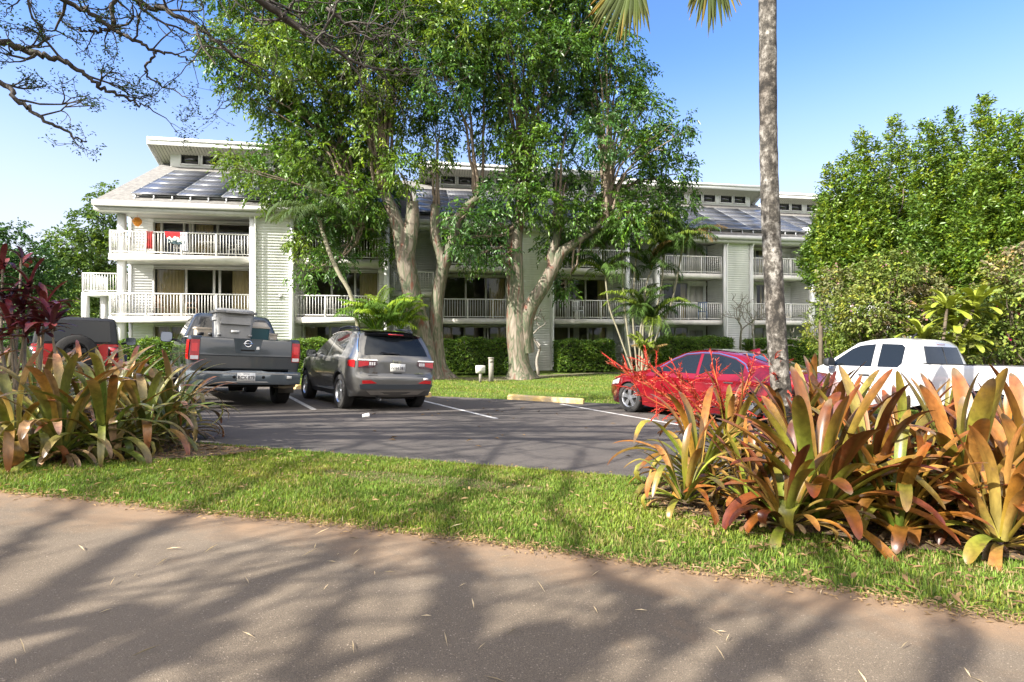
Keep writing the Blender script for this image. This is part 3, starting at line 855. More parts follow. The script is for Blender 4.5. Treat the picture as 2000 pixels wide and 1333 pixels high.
def shell(name, parent, top, bottom, Wf, mats, r=.05, crown=.03, step=.07, cross=9, mode='body', thick=.06, side=1, topz=None):
    """closed side silhouette (top: rear->front over the roof, bottom: front->rear) puffed out to half-width Wf"""
    poly = list(top) + list(bottom)
    bm = bmesh.new()
    f = bm.faces.new([bm.verts.new((x, 0, z)) for x, z in poly])
    bm.normal_update()
    for th in (.016, .03):
        res = bmesh.ops.inset_individual(bm, faces=[f], thickness=th, depth=0, use_even_offset=True)
    P = np.array(poly)
    for ax, k in ((0, 0), (2, 1)):
        v = math.ceil(P[:, k].min() / step) * step + .013
        while v < P[:, k].max():
            co = [0, 0, 0]; co[ax] = v; no = [0, 0, 0]; no[ax] = 1
            bmesh.ops.bisect_plane(bm, geom=bm.verts[:] + bm.edges[:] + bm.faces[:], plane_co=co, plane_no=no, dist=1e-4)
            v += step
    bm.verts.index_update()
    X = np.array([v.co[:] for v in bm.verts]); T = np.array(top)
    d = np.full(len(X), 1e9)
    for a, b in zip(T[:-1], T[1:]):
        e = b - a; t = np.clip(((X[:, [0, 2]] - a) @ e) / (e @ e + 1e-12), 0, 1)
        d = np.minimum(d, np.linalg.norm(X[:, [0, 2]] - a - t[:, None] * e, axis=1))
    w = Wf(X[:, 0], X[:, 2])
    q = np.clip(1 - d / r, 0, 1)
    w = w - r * (1 - np.sqrt(np.clip(1 - q * q, 0, 1)))
    # boundary loop
    be = [e for e in bm.edges if len(e.link_faces) == 1]
    nb = {}
    for e in be:
        a, b = e.verts[0].index, e.verts[1].index
        nb.setdefault(a, []).append(b); nb.setdefault(b, []).append(a)
    st = be[0].verts[0].index; loop = [st]; prev = None; cur = st
    while True:
        nx = [k for k in nb[cur] if k != prev]
        nx = nx[0]
        if nx == st: break
        loop.append(nx); prev, cur = cur, nx
    faces = [[v.index for v in f.verts] for f in bm.faces]
    bm.free()
    out = bmesh.new()
    if mode == 'body':
        R_ = [out.verts.new((X[i, 0], -w[i], X[i, 2])) for i in range(len(X))]
        L_ = [out.verts.new((X[i, 0], w[i], X[i, 2])) for i in range(len(X))]
    else:
        R_ = [out.verts.new((X[i, 0], side * w[i], X[i, 2])) for i in range(len(X))]
        L_ = [out.verts.new((X[i, 0], side * (Wf(X[i, 0], 1.0) - thick), X[i, 2])) for i in range(len(X))]
    for f in faces:
        for s_, rev in ((R_, False), (L_, True)):
            vv = [s_[i] for i in (f[::-1] if rev else f)]
            try: out.faces.new(vv)
            except ValueError: pass
    n = len(loop); LX = X[loop]
    tset = d[loop] < 1e-4
    area = 0.5 * np.sum(LX[:, 0] * np.roll(LX[:, 2], -1) - np.roll(LX[:, 0], -1) * LX[:, 2])
    rows = []
    for k in range(n):
        a = LX[k - 1]; b = LX[(k + 1) % n]; tx, tz = b[0] - a[0], b[2] - a[2]; ll = math.hypot(tx, tz) + 1e-9
        nx, nz = (tz / ll, -tx / ll) if area > 0 else (-tz / ll, tx / ll)
        i = loop[k]
        if mode == 'body':
            cr = crown if tset[k] else 0
            row = [R_[i]]
            for m in range(1, cross):
                y = -1 + 2 * m / cross
                c = cr * (1 - y * y) ** .8
                row.append(out.verts.new((LX[k, 0] + nx * c, y * w[i], LX[k, 2] + nz * c)))
            row.append(L_[i])
        else: row = [R_[i], L_[i]]
        rows.append((row, tset[k]))
    for k in range(n):
        (r0, t0), (r1, t1) = rows[k], rows[(k + 1) % n]
        for m in range(len(r0) - 1):
            try:
                f = out.faces.new((r0[m], r1[m], r1[m + 1], r0[m + 1]))
                f.material_index = 0 if (t0 and t1) or mode != 'body' else 1
            except ValueError: pass
    bmesh.ops.recalc_face_normals(out, faces=out.faces[:])
    me = bpy.data.meshes.new(name); out.to_mesh(me); out.free()
    for m in mats: me.materials.append(m)
    smooth_by_angle(me, 32)
    return link(bpy.data.objects.new(name, me), parent)

def side_patch(name, parent, poly, Wf, m, off=.004, sides=(1, -1), step=.08):
    if len(sides) > 1: return [side_patch(name, parent, poly, Wf, m, off, (s_,), step) for s_ in sides]
    out = bmesh.new()
    for s_ in sides:
        bm = bmesh.new()
        bm.faces.new([bm.verts.new((x, 0, z)) for x, z in poly])
        P = np.array(poly)
        for ax, k in ((0, 0), (2, 1)):
            v = P[:, k].min() + step
            while v < P[:, k].max() - 1e-3:
                co = [0, 0, 0]; co[ax] = v; no = [0, 0, 0]; no[ax] = 1
                bmesh.ops.bisect_plane(bm, geom=bm.verts[:] + bm.edges[:] + bm.faces[:], plane_co=co, plane_no=no, dist=1e-4)
                v += step
        bm.verts.index_update()
        vs = [out.verts.new((v.co.x, s_ * (float(Wf(v.co.x, v.co.z)) + off), v.co.z)) for v in bm.verts]
        for f in bm.faces:
            try: out.faces.new([vs[v.index] for v in f.verts])
            except ValueError: pass
        bm.free()
    out.normal_update()
    for f in out.faces:
        if f.normal.y * f.calc_center_median().y < 0: f.normal_flip()
        f.smooth = True
    me = bpy.data.meshes.new(name); out.to_mesh(me); out.free(); me.materials.append(m)
    return link(bpy.data.objects.new(name, me), parent)

def side_lines(name, parent, lines, Wf, m, w=.007, off=.003, sides=(1, -1)):
    g = Geo()
    for ln in lines:
        P = []
        for a, b in zip(ln[:-1], ln[1:]):
            k = max(1, int(math.hypot(b[0] - a[0], b[1] - a[1]) / .08))
            P += [(a[0] + (b[0] - a[0]) * t / k, a[1] + (b[1] - a[1]) * t / k) for t in range(k)]
        P.append(ln[-1]); P = np.array(P)
        T = np.gradient(P, axis=0); T /= np.linalg.norm(T, axis=1)[:, None]; Nn = np.c_[-T[:, 1], T[:, 0]] * w / 2
        for s_ in sides:
            A, B = P - Nn, P + Nn
            V = np.vstack([np.c_[A[:, 0], s_ * (Wf(A[:, 0], A[:, 1]) + off), A[:, 1]], np.c_[B[:, 0], s_ * (Wf(B[:, 0], B[:, 1]) + off), B[:, 1]]])
            n = len(P); i = np.arange(n - 1)
            g.add(V, np.c_[i, i + 1, n + i + 1, n + i])
    return g.build(name, m, parent)

def end_patch(name, parent, poly, prof, crownf, m, off=.004, rear=True, step=.1, thick=.012):
    """patch on the rear (or front) end; poly in (y, z); prof: [(z, x)] of the end profile"""
    zs = np.array([p[0] for p in prof]); xs = np.array([p[1] for p in prof])
    sg = -1 if rear else 1
    bm = bmesh.new()
    bm.faces.new([bm.verts.new((0, y, z)) for y, z in poly])
    P = np.array(poly)
    for ax, k in ((1, 0), (2, 1)):
        v = P[:, k].min() + step
        while v < P[:, k].max() - 1e-3:
            co = [0, 0, 0]; co[ax] = v; no = [0, 0, 0]; no[ax] = 1
            bmesh.ops.bisect_plane(bm, geom=bm.verts[:] + bm.edges[:] + bm.faces[:], plane_co=co, plane_no=no, dist=1e-4)
            v += step
    ret = bmesh.ops.extrude_face_region(bm, geom=bm.faces[:])
    moved = {e for e in ret['geom'] if isinstance(e, bmesh.types.BMVert)}
    for v in bm.verts:
        x = float(np.interp(v.co.z, zs, xs)) + sg * crownf(v.co.y, v.co.z)
        v.co.x = x + sg * (off if v in moved else off - thick)
    bmesh.ops.recalc_face_normals(bm, faces=bm.faces[:])
    me = bpy.data.meshes.new(name); bm.to_mesh(me); bm.free(); me.materials.append(m)
    smooth_by_angle(me, 40)
    return link(bpy.data.objects.new(name, me), parent)

def wheel(parent, x, y, R, w, rimR, side, spokes=5, alloy=None, dark=False, spokew=.07):
    """side +1 = left; axis along y; the outer face looks to side"""
    h = w / 2
    g = Geo()
    prof = [(rimR * .96, -h * .8), (rimR + .012, -h * .98), (R - .035, -h), (R - .008, -h * .88), (R, -h * .6), (R, h * .6), (R - .008, h * .88), (R - .035, h), (rimR + .012, h * .98), (rimR * .97, h * .80), (rimR * .94, h * .4), (rimR * .9, -h * .6)]
    g.lathe(prof, 40, 'y')
    for k in range(64):                    # tread blocks
        a = k * 2 * PI / 64
        for yy in (-.62, -.2, .2, .62):
            a2 = a + (.05 if yy in (-.2, .62) else 0)
            c, s_ = math.cos(a2), math.sin(a2); c2, s2 = math.cos(a2 + .062), math.sin(a2 + .062)
            y0, y1 = (yy - .17) * h, (yy + .17) * h
            R0, R1 = R - .002, R + .007
            V = [(R0 * c, y0, R0 * s_), (R0 * c, y1, R0 * s_), (R0 * c2, y1, R0 * s2), (R0 * c2, y0, R0 * s2), (R1 * c, y0, R1 * s_), (R1 * c, y1, R1 * s_), (R1 * c2, y1, R1 * s2), (R1 * c2, y0, R1 * s2)]
            g.add(V, [(4, 5, 6, 7), (0, 1, 5, 4), (1, 2, 6, 5), (2, 3, 7, 6), (3, 0, 4, 7)])
    wh = g.build('wheel', M_TYRE, parent, smooth=40)
    wh.location = (x, y, R)
    m = alloy or M_ALLOY
    g = Geo()
    yo = side * h * .78
    g.lathe([(rimR * .97, yo), (rimR * .93, yo + side * .012), (rimR * .86, yo - side * .01), (rimR * .84, yo - side * .05)], 36, 'y')
    g.lathe([(0, yo - side * .005), (.05, yo - side * .006), (.065, yo - side * .03), (.07, yo - side * .07)], 20, 'y')
    for k in range(spokes):
        a = k * 2 * PI / spokes + .3
        for dv in (-.5, .5):
            d0, d1 = a + dv * .22, a + dv * .30
            u = np.array([math.cos(d1), math.sin(d1)]); n = np.array([-u[1], u[0]])
            u0 = np.array([math.cos(d0), math.sin(d0)])
            A = u0 * .05; B = u * rimR * .9
            hw = spokew * .42
            pts = [A - n * hw * .8, A + n * hw * .8, B + n * hw, B - n * hw]
            V = [(p[0], yo - side * q, p[1]) for q, ps in ((.012 if 1 else 0, pts), (.05, pts)) for p in ps]
            g.add(V, [(0, 1, 2, 3), (7, 6, 5, 4), (0, 4, 5, 1), (1, 5, 6, 2), (2, 6, 7, 3), (3, 7, 4, 0)])
    g.build('rim', m, wh, smooth=35)
    g = Geo(); g.lathe([(0, yo - side * .075), (rimR * .92, yo - side * .075), (rimR * .92, yo - side * .1)], 28, 'y')
    g.build('brake_disc', M_UNDER, wh)
    return wh

def plate(parent, x, y, z, txt, w=.31, h=.155, tilt=0.0, top='HAWAII'):
    g = Geo(); g.box(-.006, .004, -w / 2, w / 2, -h / 2, h / 2); o = g.build('licence_plate', M_PLATE, parent)
    o.location = (x, y, z); o.rotation_euler = (0, tilt, 0)
    Mx = Matrix(((0, 0, -1, -.0065), (-1, 0, 0, 0), (0, 1, 0, -.012), (0, 0, 0, 1)))
    text_obj(txt, .088, M_INK, o, Mx, sx=.86, extrude=.001, bold=.002)
    Mx = Mx.copy(); Mx[2][3] = .057
    text_obj(top, .030, M_INK, o, Mx, extrude=.001)
    return o

def rear_text(parent, txt, size, m, x, y, z, sx=1.0, bold=0, extrude=.004, name='lettering'):
    return text_obj(txt, size, m, parent, Matrix(((0, 0, -1, x), (-1, 0, 0, y), (0, 1, 0, z), (0, 0, 0, 1))), name=name, sx=sx, bold=bold, extrude=extrude)

def mirror(parent, x, y, z, side, m, w=.2, h=.16, shape='round'):
    g = Geo()
    n = 18; th = np.linspace(0, 2 * PI, n, endpoint=False)
    k = .45
    cy = np.sign(np.cos(th)) * np.abs(np.cos(th)) ** k * w / 2; cz = np.sign(np.sin(th)) * np.abs(np.sin(th)) ** k * h / 2
    rings = [(-.05, 1.0), (-.04, 1.04), (.03, .98), (.08, .75), (.10, .35)]
    V = np.vstack([np.c_[np.full(n, dx), cy * s_, cz * s_] for dx, s_ in rings])
    i = np.arange(len(rings) - 1)[:, None] * n; j = np.arange(n)[None]; j2 = (j + 1) % n
    g.add(V, np.stack([i + j, i + j2, i + n + j2, i + n + j], -1).reshape(-1, 4))
    g.tube([(0.02, -side * w * .4, -h * .2), (.05, -side * (w * .5 + .10), -h * .3)], .028, 8)
    o = g.build('wing_mirror', m, parent, smooth=50); o.location = (x, y, z)
    g = Geo(); V = np.c_[np.full(n, -.049), cy * .93, cz * .93]; V = np.vstack([V, [[-.049, 0, 0]]])
    g.add(V, [(a, (a + 1) % n, n) for a in range(n)]); g.build('mirror_glass', M_MIRROR, o)
    return o

def under(parent, x0, x1, hw, z0, z1):
    g = Geo(); g.box(x0, x1, -hw, hw, z0, z1); return g.build('underbody', M_UNDER, parent)

# ---- grey compact SUV ------------------------------------------------------
def build_suv(x, y, alpha):
    o = vehicle('sport_utility_vehicle', x, y, alpha, 'grey compact sport utility vehicle with dark tinted rear window parked nose-in beside the pickup', 'car', 'vehicles parked in the lot')
    body = paint('suv_grey', (.108, .106, .098), metal=.25)
    Wf = mkW(.905, 1.02, 1.60, .64, -.85, .34, .15, 3.55, .9, .28, zlow=.3, tuck=.07)
    top = [(-.70, .30), (-.80, .40), (-.86, .52), (-.865, .66), (-.80, .74), (-.79, .98), (-.76, 1.10), (-.66, 1.26), (-.50, 1.50), (-.46, 1.54), (-.30, 1.585), (.3, 1.625), (.9, 1.615), (1.25, 1.56), (1.75, 1.28), (2.1, 1.08), (2.8, 1.0), (3.3, .90), (3.47, .72), (3.5, .5), (3.42, .30)]
    R = .345
    bot = [(3.02, .24)] + arch(2.636, .405, .27, zc=.35)[::-1] + [(2.1, .24), (.55, .24)] + arch(0, .405, .27, zc=.35)[::-1] + [(-.42, .27)]
    sh = shell('body', o, top, bot, Wf, [body, M_UNDER], r=.07, crown=.035, step=.065)
    rp = [(.30, -.70), (.40, -.80), (.52, -.86), (.66, -.865), (.74, -.80), (.98, -.79), (1.10, -.76), (1.26, -.66), (1.50, -.50), (1.54, -.46)]
    def cr(y_, z_): 
        hw = float(Wf(np.interp(z_, [p[0] for p in rp], [p[1] for p in rp]), z_)) - .05
        return .035 * max(0, 1 - (y_ / hw) ** 2) ** .8
    side_patch('side_window', o, [(1.98, 1.075), (1.72, 1.26), (1.28, 1.515), (.98, 1.555), (.98, 1.055)], Wf, M_CARGLASS)
    side_patch('side_window', o, [(.90, 1.055), (.90, 1.56), (.42, 1.565), (.12, 1.53), (-.02, 1.38), (.06, 1.075)], Wf, M_CARGLASS)
    side_lines('window_trim', o, [[(-.08, 1.37), (.10, 1.56), (.42, 1.595), (.98, 1.585), (1.32, 1.535)]], Wf, M_CHROME, w=.022, off=.006)
    side_lines('body_seam', o, [[(1.02, 1.06), (1.04, .5), (1.0, .34)], [(1.98, 1.06), (1.96, .6), (2.02, .44)], [(.14, 1.03), (.10, .86), (.30, .70), (.42, .52), (.48, .34)], [(1.0, .33), (.5, .33)], [(1.0, .33), (2.02, .33)]], Wf, M_GAP)
    side_patch('door_cladding', o, [(.42, .25), (2.2, .25), (2.2, .33), (.42, .33)], Wf, M_BLACKPL, off=.012)
    for xc in (0, 2.636):
        a = arch(xc, .405, .30, zc=.35); b = arch(xc, .455, .30, zc=.35)
        side_lines('wheel_arch_trim', o, [arch(xc, .425, .28, zc=.35)], Wf, M_BLACKPL, w=.045, off=.010)
    side_lines('door_handle', o, [[(1.12, .96), (1.32, .965)], [(.22, .99), (.42, .995)]], Wf, body, w=.03, off=.03)
    # roof: black panel, rails, spoiler, antenna
    side_lines('roof_rail', o, [[(-.1, 1.61), (.4, 1.66), (1.0, 1.655), (1.2, 1.60)]], lambda a, b: np.full(np.shape(a), .60), M_BLACKPL, w=.03, off=0)
    g = Geo()
    for s_ in (1, -1): g.tube([(-.18, s_ * .585, 1.60), (-.05, s_ * .59, 1.665), (.5, s_ * .60, 1.695), (1.0, s_ * .595, 1.675), (1.15, s_ * .59, 1.60)], .022, 8)
    g.build('roof_rail', M_BLACKPL, o, smooth=50)
    g = Geo()
    xs = np.linspace(-.55, 1.2, 16); ys = np.linspace(-1, 1, 9)
    V = []
    for xx in xs:
        zt = np.interp(xx, [-.55, -.46, -.30, .3, .9, 1.25], [1.555, 1.56, 1.587, 1.627, 1.617, 1.562])
        for yy in ys: V.append((xx, yy * .575, zt + .036 * (1 - (yy * .9) ** 2) + .008))
    n = 9; i = np.arange(15)[:, None] * n; j = np.arange(8)[None]
    g.add(V, np.stack([i + j, i + n + j, i + n + j + 1, i + j + 1], -1).reshape(-1, 4))
    g.build('roof_panel', mat('roof_black', (.012, .012, .014), rough=.12, coat=1), o, smooth=1)
    g = Geo()
    sp = []
    for xx, zz in ((-.62, 1.505), (-.66, 1.545), (-.45, 1.60), (-.30, 1.605), (-.40, 1.53)): sp.append((xx, zz))
    ys = np.linspace(-.60, .60, 11); V = []
    for yy in ys:
        for xx, zz in sp: V.append((xx + .10 * (yy / .6) ** 4 + .02 * (yy / .6) ** 2, yy, zz - .030 * (yy / .6) ** 2))
    n = len(sp); i = np.arange(10)[:, None] * n; j = np.arange(n)[None]; j2 = (j + 1) % n
    g.add(V, np.stack([i + j, i + j2, i + n + j2, i + n + j], -1).reshape(-1, 4))
    g.add([V[k] for k in range(n)], [(0, 1, 2), (0, 2, 3), (0, 3, 4)]); g.add([V[-n + k] for k in range(n)], [(2, 1, 0), (3, 2, 0), (4, 3, 0)])
    spo = g.build('spoiler', MATS['roof_black'], o, smooth=40)
    g = Geo(); g.box(-.672, -.655, -.16, .16, 1.517, 1.537); g.build('brake_light', M_REDLENS, spo)
    g = Geo(); g.tube([(.05, 0, 1.655), (-.12, 0, 1.83)], [.012, .006], 6); g.build('antenna', M_BLACKPL, o)
    # rear glass, wiper, lamps
    end_patch('rear_window', o, [(-.67, 1.11), (.67, 1.11), (.645, 1.24), (.55, 1.49), (-.55, 1.49), (-.645, 1.24)], rp, cr, M_CARGLASS, off=.008)
    g = Geo(); g.tube([(-.79, .0, 1.13), (-.80, .10, 1.15), (-.795, .32, 1.14)], [.022, .016, .009], 6); g.tube([(-.79, -.05, 1.135), (-.785, .36, 1.165)], .008, 5); g.build('wiper', M_BLACKPL, o)
    side_lines('hatch_trim', o, [[(-.70, 1.16), (-.56, 1.36), (-.42, 1.535)]], Wf, M_CHROME, w=.025, off=.004)
    for s_ in (1, -1):
        lamp = end_patch('taillight', o, [(s_ * .42, .925), (s_ * .50, .865), (s_ * .80, .845), (s_ * .80, 1.0), (s_ * .45, 1.0)], rp, cr, M_DARKLENS, off=.018)
        end_patch('lens', lamp, [(s_ * .60, .90), (s_ * .79, .865), (s_ * .79, .98), (s_ * .60, .98)], rp, cr, M_REDLENS, off=.026)
        for q in range(3): end_patch('reversing_lens', lamp, [(s_ * (.47 + q * .043), .905), (s_ * (.50 + q * .043), .905), (s_ * (.50 + q * .043), .965), (s_ * (.47 + q * .043), .965)], rp, cr, M_CLEARLENS, off=.026)
        side_patch('lens', lamp, [(-.74, .855), (-.54, .88), (-.52, .985), (-.74, 1.0)], Wf, M_REDLENS, off=.016, sides=(s_,))
        end_patch('lamp_frame', lamp, [(s_ * .42, .999), (s_ * .80, .999), (s_ * .80, 1.018), (s_ * .45, 1.018)], rp, cr, M_CHROME, off=.028)
        end_patch('reflector', o, [(s_ * .44, .555), (s_ * .72, .545), (s_ * .73, .61), (s_ * .56, .615)], rp, cr, M_REDLENS, off=.02)
    end_patch('tailgate_seam', o, [(-.60, .70), (.60, .70), (.60, .709), (-.60, .709)], rp, cr, M_GAP, off=.006)
    end_patch('bumper_insert', o, [(-.74, .44), (.74, .44), (.78, .53), (.58, .545), (.42, .535), (-.42, .535), (-.58, .545), (-.78, .53)], rp, cr, mat('bumper_grey', (.06, .07, .08), rough=.4), off=.012)
    end_patch('skid_plate', o, [(-.5, .32), (.5, .32), (.62, .41), (-.62, .41)], rp, cr, mat('skid_silver', (.30, .28, .25), rough=.4, metal=.3), off=.014)
    end_patch('number_recess', o, [(-.40, .79), (.40, .79), (.42, .93), (-.42, .93)], rp, cr, paint('suv_grey_shadow', (.104, .102, .095), metal=.25), off=-.002)
    plate(o, -.845, .0, .865, 'WFH 381')
    end_patch('handle_recess', o, [(-.09, .735), (.09, .735), (.09, .76), (-.09, .76)], rp, cr, M_GAP, off=.006)
    rear_text(o, 'Jeep', .085, M_CHROME, -.833, 0.02, .985, sx=1.3, bold=.003, name='badge')
    rear_text(o, '4x4', .05, M_CHROME, -.835, .47, .755, sx=1.5, name='badge')
    rear_text(o, 'COMPASS', .032, M_CHROME, -.835, -.47, .755, sx=1.4, name='badge')
    g = Geo(); g.box(-.882, -.876, -.66, -.56, .625, .665); g.build('sticker', M_PLATE, o)
    for xc in (0, 2.636):
        for s_ in (1, -1): wheel(o, xc, s_ * .785, R, .235, .235, s_, 5)
    for s_ in (1, -1): mirror(o, 1.83, s_ * 1.0, 1.10, s_, M_BLACKPL)
    g = Geo(); g.tube([(-.72, .35, .27), (-.86, .35, .25)], .035, 10); g.build('exhaust_pipe', M_BLACKPL, o)
    under(o, -.5, 3.2, .55, .22, .5)
    return o

# ---- dark grey full-size pickup -------------------------------------------
def build_pickup(x, y, alpha):
    o = vehicle('pickup_truck', x, y, alpha, 'dark grey full-size pickup truck with bins loaded in its open bed', 'pickup truck', 'vehicles parked in the lot')
    body = paint('pickup_grey', (.050, .057, .062), metal=.2, rough=.35)
    Wc = mkW(.985, 1.24, 1.90, .72, .6, .2, .04, 4.6, .9, .25, zlow=.5, tuck=.05)
    R = .40
    top = [(.66, .55), (.66, 1.30), (.70, 1.36), (.90, 1.80), (1.0, 1.87), (1.5, 1.90), (2.1, 1.88), (2.35, 1.82), (3.05, 1.30), (3.2, 1.24), (4.2, 1.16), (4.5, 1.05), (4.56, .8), (4.55, .5)]
    bot = [(4.1, .42)] + arch(3.55, .50, .48, zc=.42)[::-1] + [(2.9, .46), (.9, .46)]
    shell('cab', o, top, bot, Wc, [body, M_UNDER], r=.07, crown=.035, step=.08)
    rp = [(.55, .66), (1.30, .66), (1.36, .70), (1.80, .90), (1.87, 1.0)]
    cr = lambda y_, z_: .03 * max(0, 1 - (y_ / .72) ** 2)
    fr = end_patch('rear_window_frame', o, [(-.74, 1.36), (.74, 1.36), (.64, 1.80), (-.64, 1.80)], rp, cr, M_BLACKPL, off=.006)
    end_patch('rear_window', o, [(-.70, 1.39), (.70, 1.39), (.61, 1.77), (-.61, 1.77)], rp, cr, M_CARGLASS, off=.016)
    end_patch('brake_light', o, [(-.14, 1.815), (.14, 1.815), (.14, 1.845), (-.14, 1.845)], rp, cr, M_REDLENS, off=.012)
    side_patch('side_window', o, [(2.92, 1.30), (2.40, 1.72), (2.25, 1.78), (1.98, 1.80), (1.98, 1.29)], Wc, M_CARGLASS)
    side_patch('side_window', o, [(1.90, 1.29), (1.90, 1.80), (1.12, 1.80), (.98, 1.70), (.86, 1.30)], Wc, M_CARGLASS)
    side_lines('body_seam', o, [[(2.98, 1.28), (2.95, .7), (2.9, .5)], [(1.94, 1.28), (1.94, .5)], [(.95, 1.28), (.95, .5)]], Wc, M_GAP, w=.01)
    side_lines('door_handle', o, [[(2.02, 1.13), (2.24, 1.13)], [(1.02, 1.13), (1.24, 1.13)]], Wc, M_CHROME, w=.035, off=.03)
    side_patch('wheel_flare', o, arch(3.55, .50, .50, zc=.42) + arch(3.55, .57, .50, zc=.42)[::-1], Wc, M_BLACKPL, off=.02)
    # bed
    Wb = mkW(.985, 1.5, 2, .9, -1.15, .2, .05, 9, 1, 0, zlow=.5, tuck=.05)
    bt = [(-1.12, .62), (-1.14, 1.0), (-1.13, 1.30), (-1.08, 1.345), (.62, 1.345), (.645, 1.30), (.645, .55)]
    bb = [(.55, .50)] + arch(0, .50, .52, zc=.42)[::-1] + [(-.55, .55)]
    for s_ in (1, -1):
        shell('bed_side', o, bt, bb, Wb, [body, M_UNDER], r=.045, step=.08, mode='panel', thick=.20, side=s_)
        side_patch('wheel_flare', o, arch(0, .50, .54, zc=.42) + arch(0, .56, .54, zc=.42)[::-1], Wb, body, off=.022, sides=(s_,))
        # tall tail lamps on the rear corners
        lamp = end_patch('taillight', o, [(s_ * .80, .90), (s_ * .945, .90), (s_ * .945, 1.27), (s_ * .80, 1.27)], [(.5, -1.14), (2, -1.14)], lambda a, b: 0, M_REDLENS, off=.012, thick=.06)
        end_patch('lens', lamp, [(s_ * .81, .91), (s_ * .935, .91), (s_ * .935, .975), (s_ * .81, .975)], [(.5, -1.14), (2, -1.14)], lambda a, b: 0, M_CLEARLENS, off=.017)
        end_patch('lens', lamp, [(s_ * .83, 1.05), (s_ * .92, 1.05), (s_ * .92, 1.20), (s_ * .83, 1.20)], [(.5, -1.14), (2, -1.14)], lambda a, b: 0, mat('bright_red_lens', (.7, .03, .03), rough=.15, coat=1), off=.017)
        side_patch('lens', lamp, [(-1.12, .90), (-.98, .92), (-.98, 1.26), (-1.12, 1.27)], Wb, M_REDLENS, off=.010, sides=(s_,))
    g = Geo(); g.box(-1.05, .64, -.78, .78, .72, .76); g.box(.60, .64, -.78, .78, .76, 1.32); g.build('bed_floor', M_UNDER, o)
    # tailgate with raised centre panel
    g = Geo()
    zs = [.735, .76, .98, 1.0, 1.05, 1.27, 1.31, 1.325]; xs_ = [-1.11, -1.135, -1.14, -1.155, -1.15, -1.15, -1.14, -1.11]
    ys = np.linspace(-.785, .785, 19); V = []
    for yy in ys:
        for z_, x_ in zip(zs, xs_): V.append((x_ - .012 * (1 - (yy / .785) ** 2), yy, z_))
    n = len(zs); i = np.arange(18)[:, None] * n; j = np.arange(n - 1)[None]
    g.add(V, np.stack([i + j, i + j + 1, i + n + j + 1, i + n + j], -1).reshape(-1, 4))
    g.box(-1.11, -1.06, -.785, .785, .735, 1.325)
    tg = g.build('tailgate', body, o, smooth=30)
    pf = [(.5, -1.165), (2, -1.165)]; fl = lambda a, b: 0
    end_patch('tailgate_badge_panel', tg, [(-.20, 1.045), (.20, 1.045), (.25, 1.315), (-.25, 1.315)], pf, fl, paint('pickup_panel', (.035, .047, .055), rough=.45), off=.004, thick=.02)
    end_patch('tailgate_handle', tg, [(-.12, 1.085), (.12, 1.085), (.12, 1.115), (-.12, 1.115)], pf, fl, M_GAP, off=.012, thick=.006)
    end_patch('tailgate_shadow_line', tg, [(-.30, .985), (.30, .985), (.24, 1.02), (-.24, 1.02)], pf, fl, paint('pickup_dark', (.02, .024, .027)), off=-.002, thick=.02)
    # round badge: ring with a bar
    g = Geo(); g.lathe([(.048, -.004), (.050, -.012), (.066, -.012), (.068, -.004)], 32, 'x', c=(-1.168, 0, 1.225))
    g.box(-1.184, -1.172, -.078, .078, 1.211, 1.239)
    bd = g.build('badge', M_CHROME, tg)
    rear_text(bd, 'NISSAN', .024, M_INK, -1.187, 0, 1.225, sx=1.0, bold=.001, extrude=.001)
    g = Geo(); g.add([(-1.186, -.14, 1.06 + .06), (-1.186, -.20, 1.065 + .06), (-1.186, -.19, 1.12 + .06), (-1.186, -.15, 1.115 + .06)], [(3, 2, 1, 0)]); g.build('sticker', M_PLATE, tg)
    # bumper
    g = Geo(); pr = [(-1.10, .70), (-1.26, .70), (-1.29, .66), (-1.29, .52), (-1.26, .46), (-1.10, .46)]
    ys = np.linspace(-1, 1, 17); V = []
    for yy in ys:
        for x_, z_ in pr: V.append((x_ + .13 * max(0, abs(yy) - .72) / .28, yy * .985, z_ + (.02 if abs(yy) < .3 and z_ > .69 else 0)))
    n = 6; i = np.arange(16)[:, None] * n; j = np.arange(n - 1)[None]
    g.add(V, np.stack([i + j, i + j + 1, i + n + j + 1, i + n + j], -1).reshape(-1, 4))
    for e in (0, 96): g.add([V[e + q] for q in range(6)], [(0, 1, 2), (0, 2, 3), (0, 3, 4), (0, 4, 5)])
    bp = g.build('rear_bumper', paint('bumper_blue_grey', (.085, .105, .120), metal=.2, rough=.3), o, smooth=35)
    end_patch('step_pad', bp, [(-.9, .655), (.9, .655), (.9, .675), (-.9, .675)], [(0, -1.29), (2, -1.29)], fl, mat('pad_grey', (.28, .28, .27), rough=.6), off=.004)
    end_patch('step_pad', bp, [(-.38, .50), (.38, .50), (.34, .52), (-.34, .52)], [(0, -1.29), (2, -1.29)], fl, MATS['pad_grey'], off=.006)
    plate(bp, -1.30, .02, .60, 'RCX 879')
    g = Geo(); g.box(-1.298, -1.292, -.79, -.70, .575, .63); g.build('sticker', M_PLATE, bp)
    for s_ in (.22, -.28):
        g = Geo(); g.lathe([(0, -1.294), (.028, -1.294), (.03, -1.285)], 14, 'x', c=(0, s_, .60)); g.build('bolt_hole', M_GAP, bp)
    for xc in (0, 3.55):
        for s_ in (1, -1): wheel(o, xc, s_ * .86, R, .28, .235, s_, 6)
    for s_ in (1, -1):
        g = Geo(); g.box(-.56, -.545, s_ * .86 - .15, s_ * .86 + .15, .25, .62); g.build('mud_flap', mat('mud_flap_grey', (.13, .12, .10), rough=.8), o)
        mirror(o, 2.72, s_ * 1.16, 1.36, s_, M_BLACKPL, w=.24, h=.24)
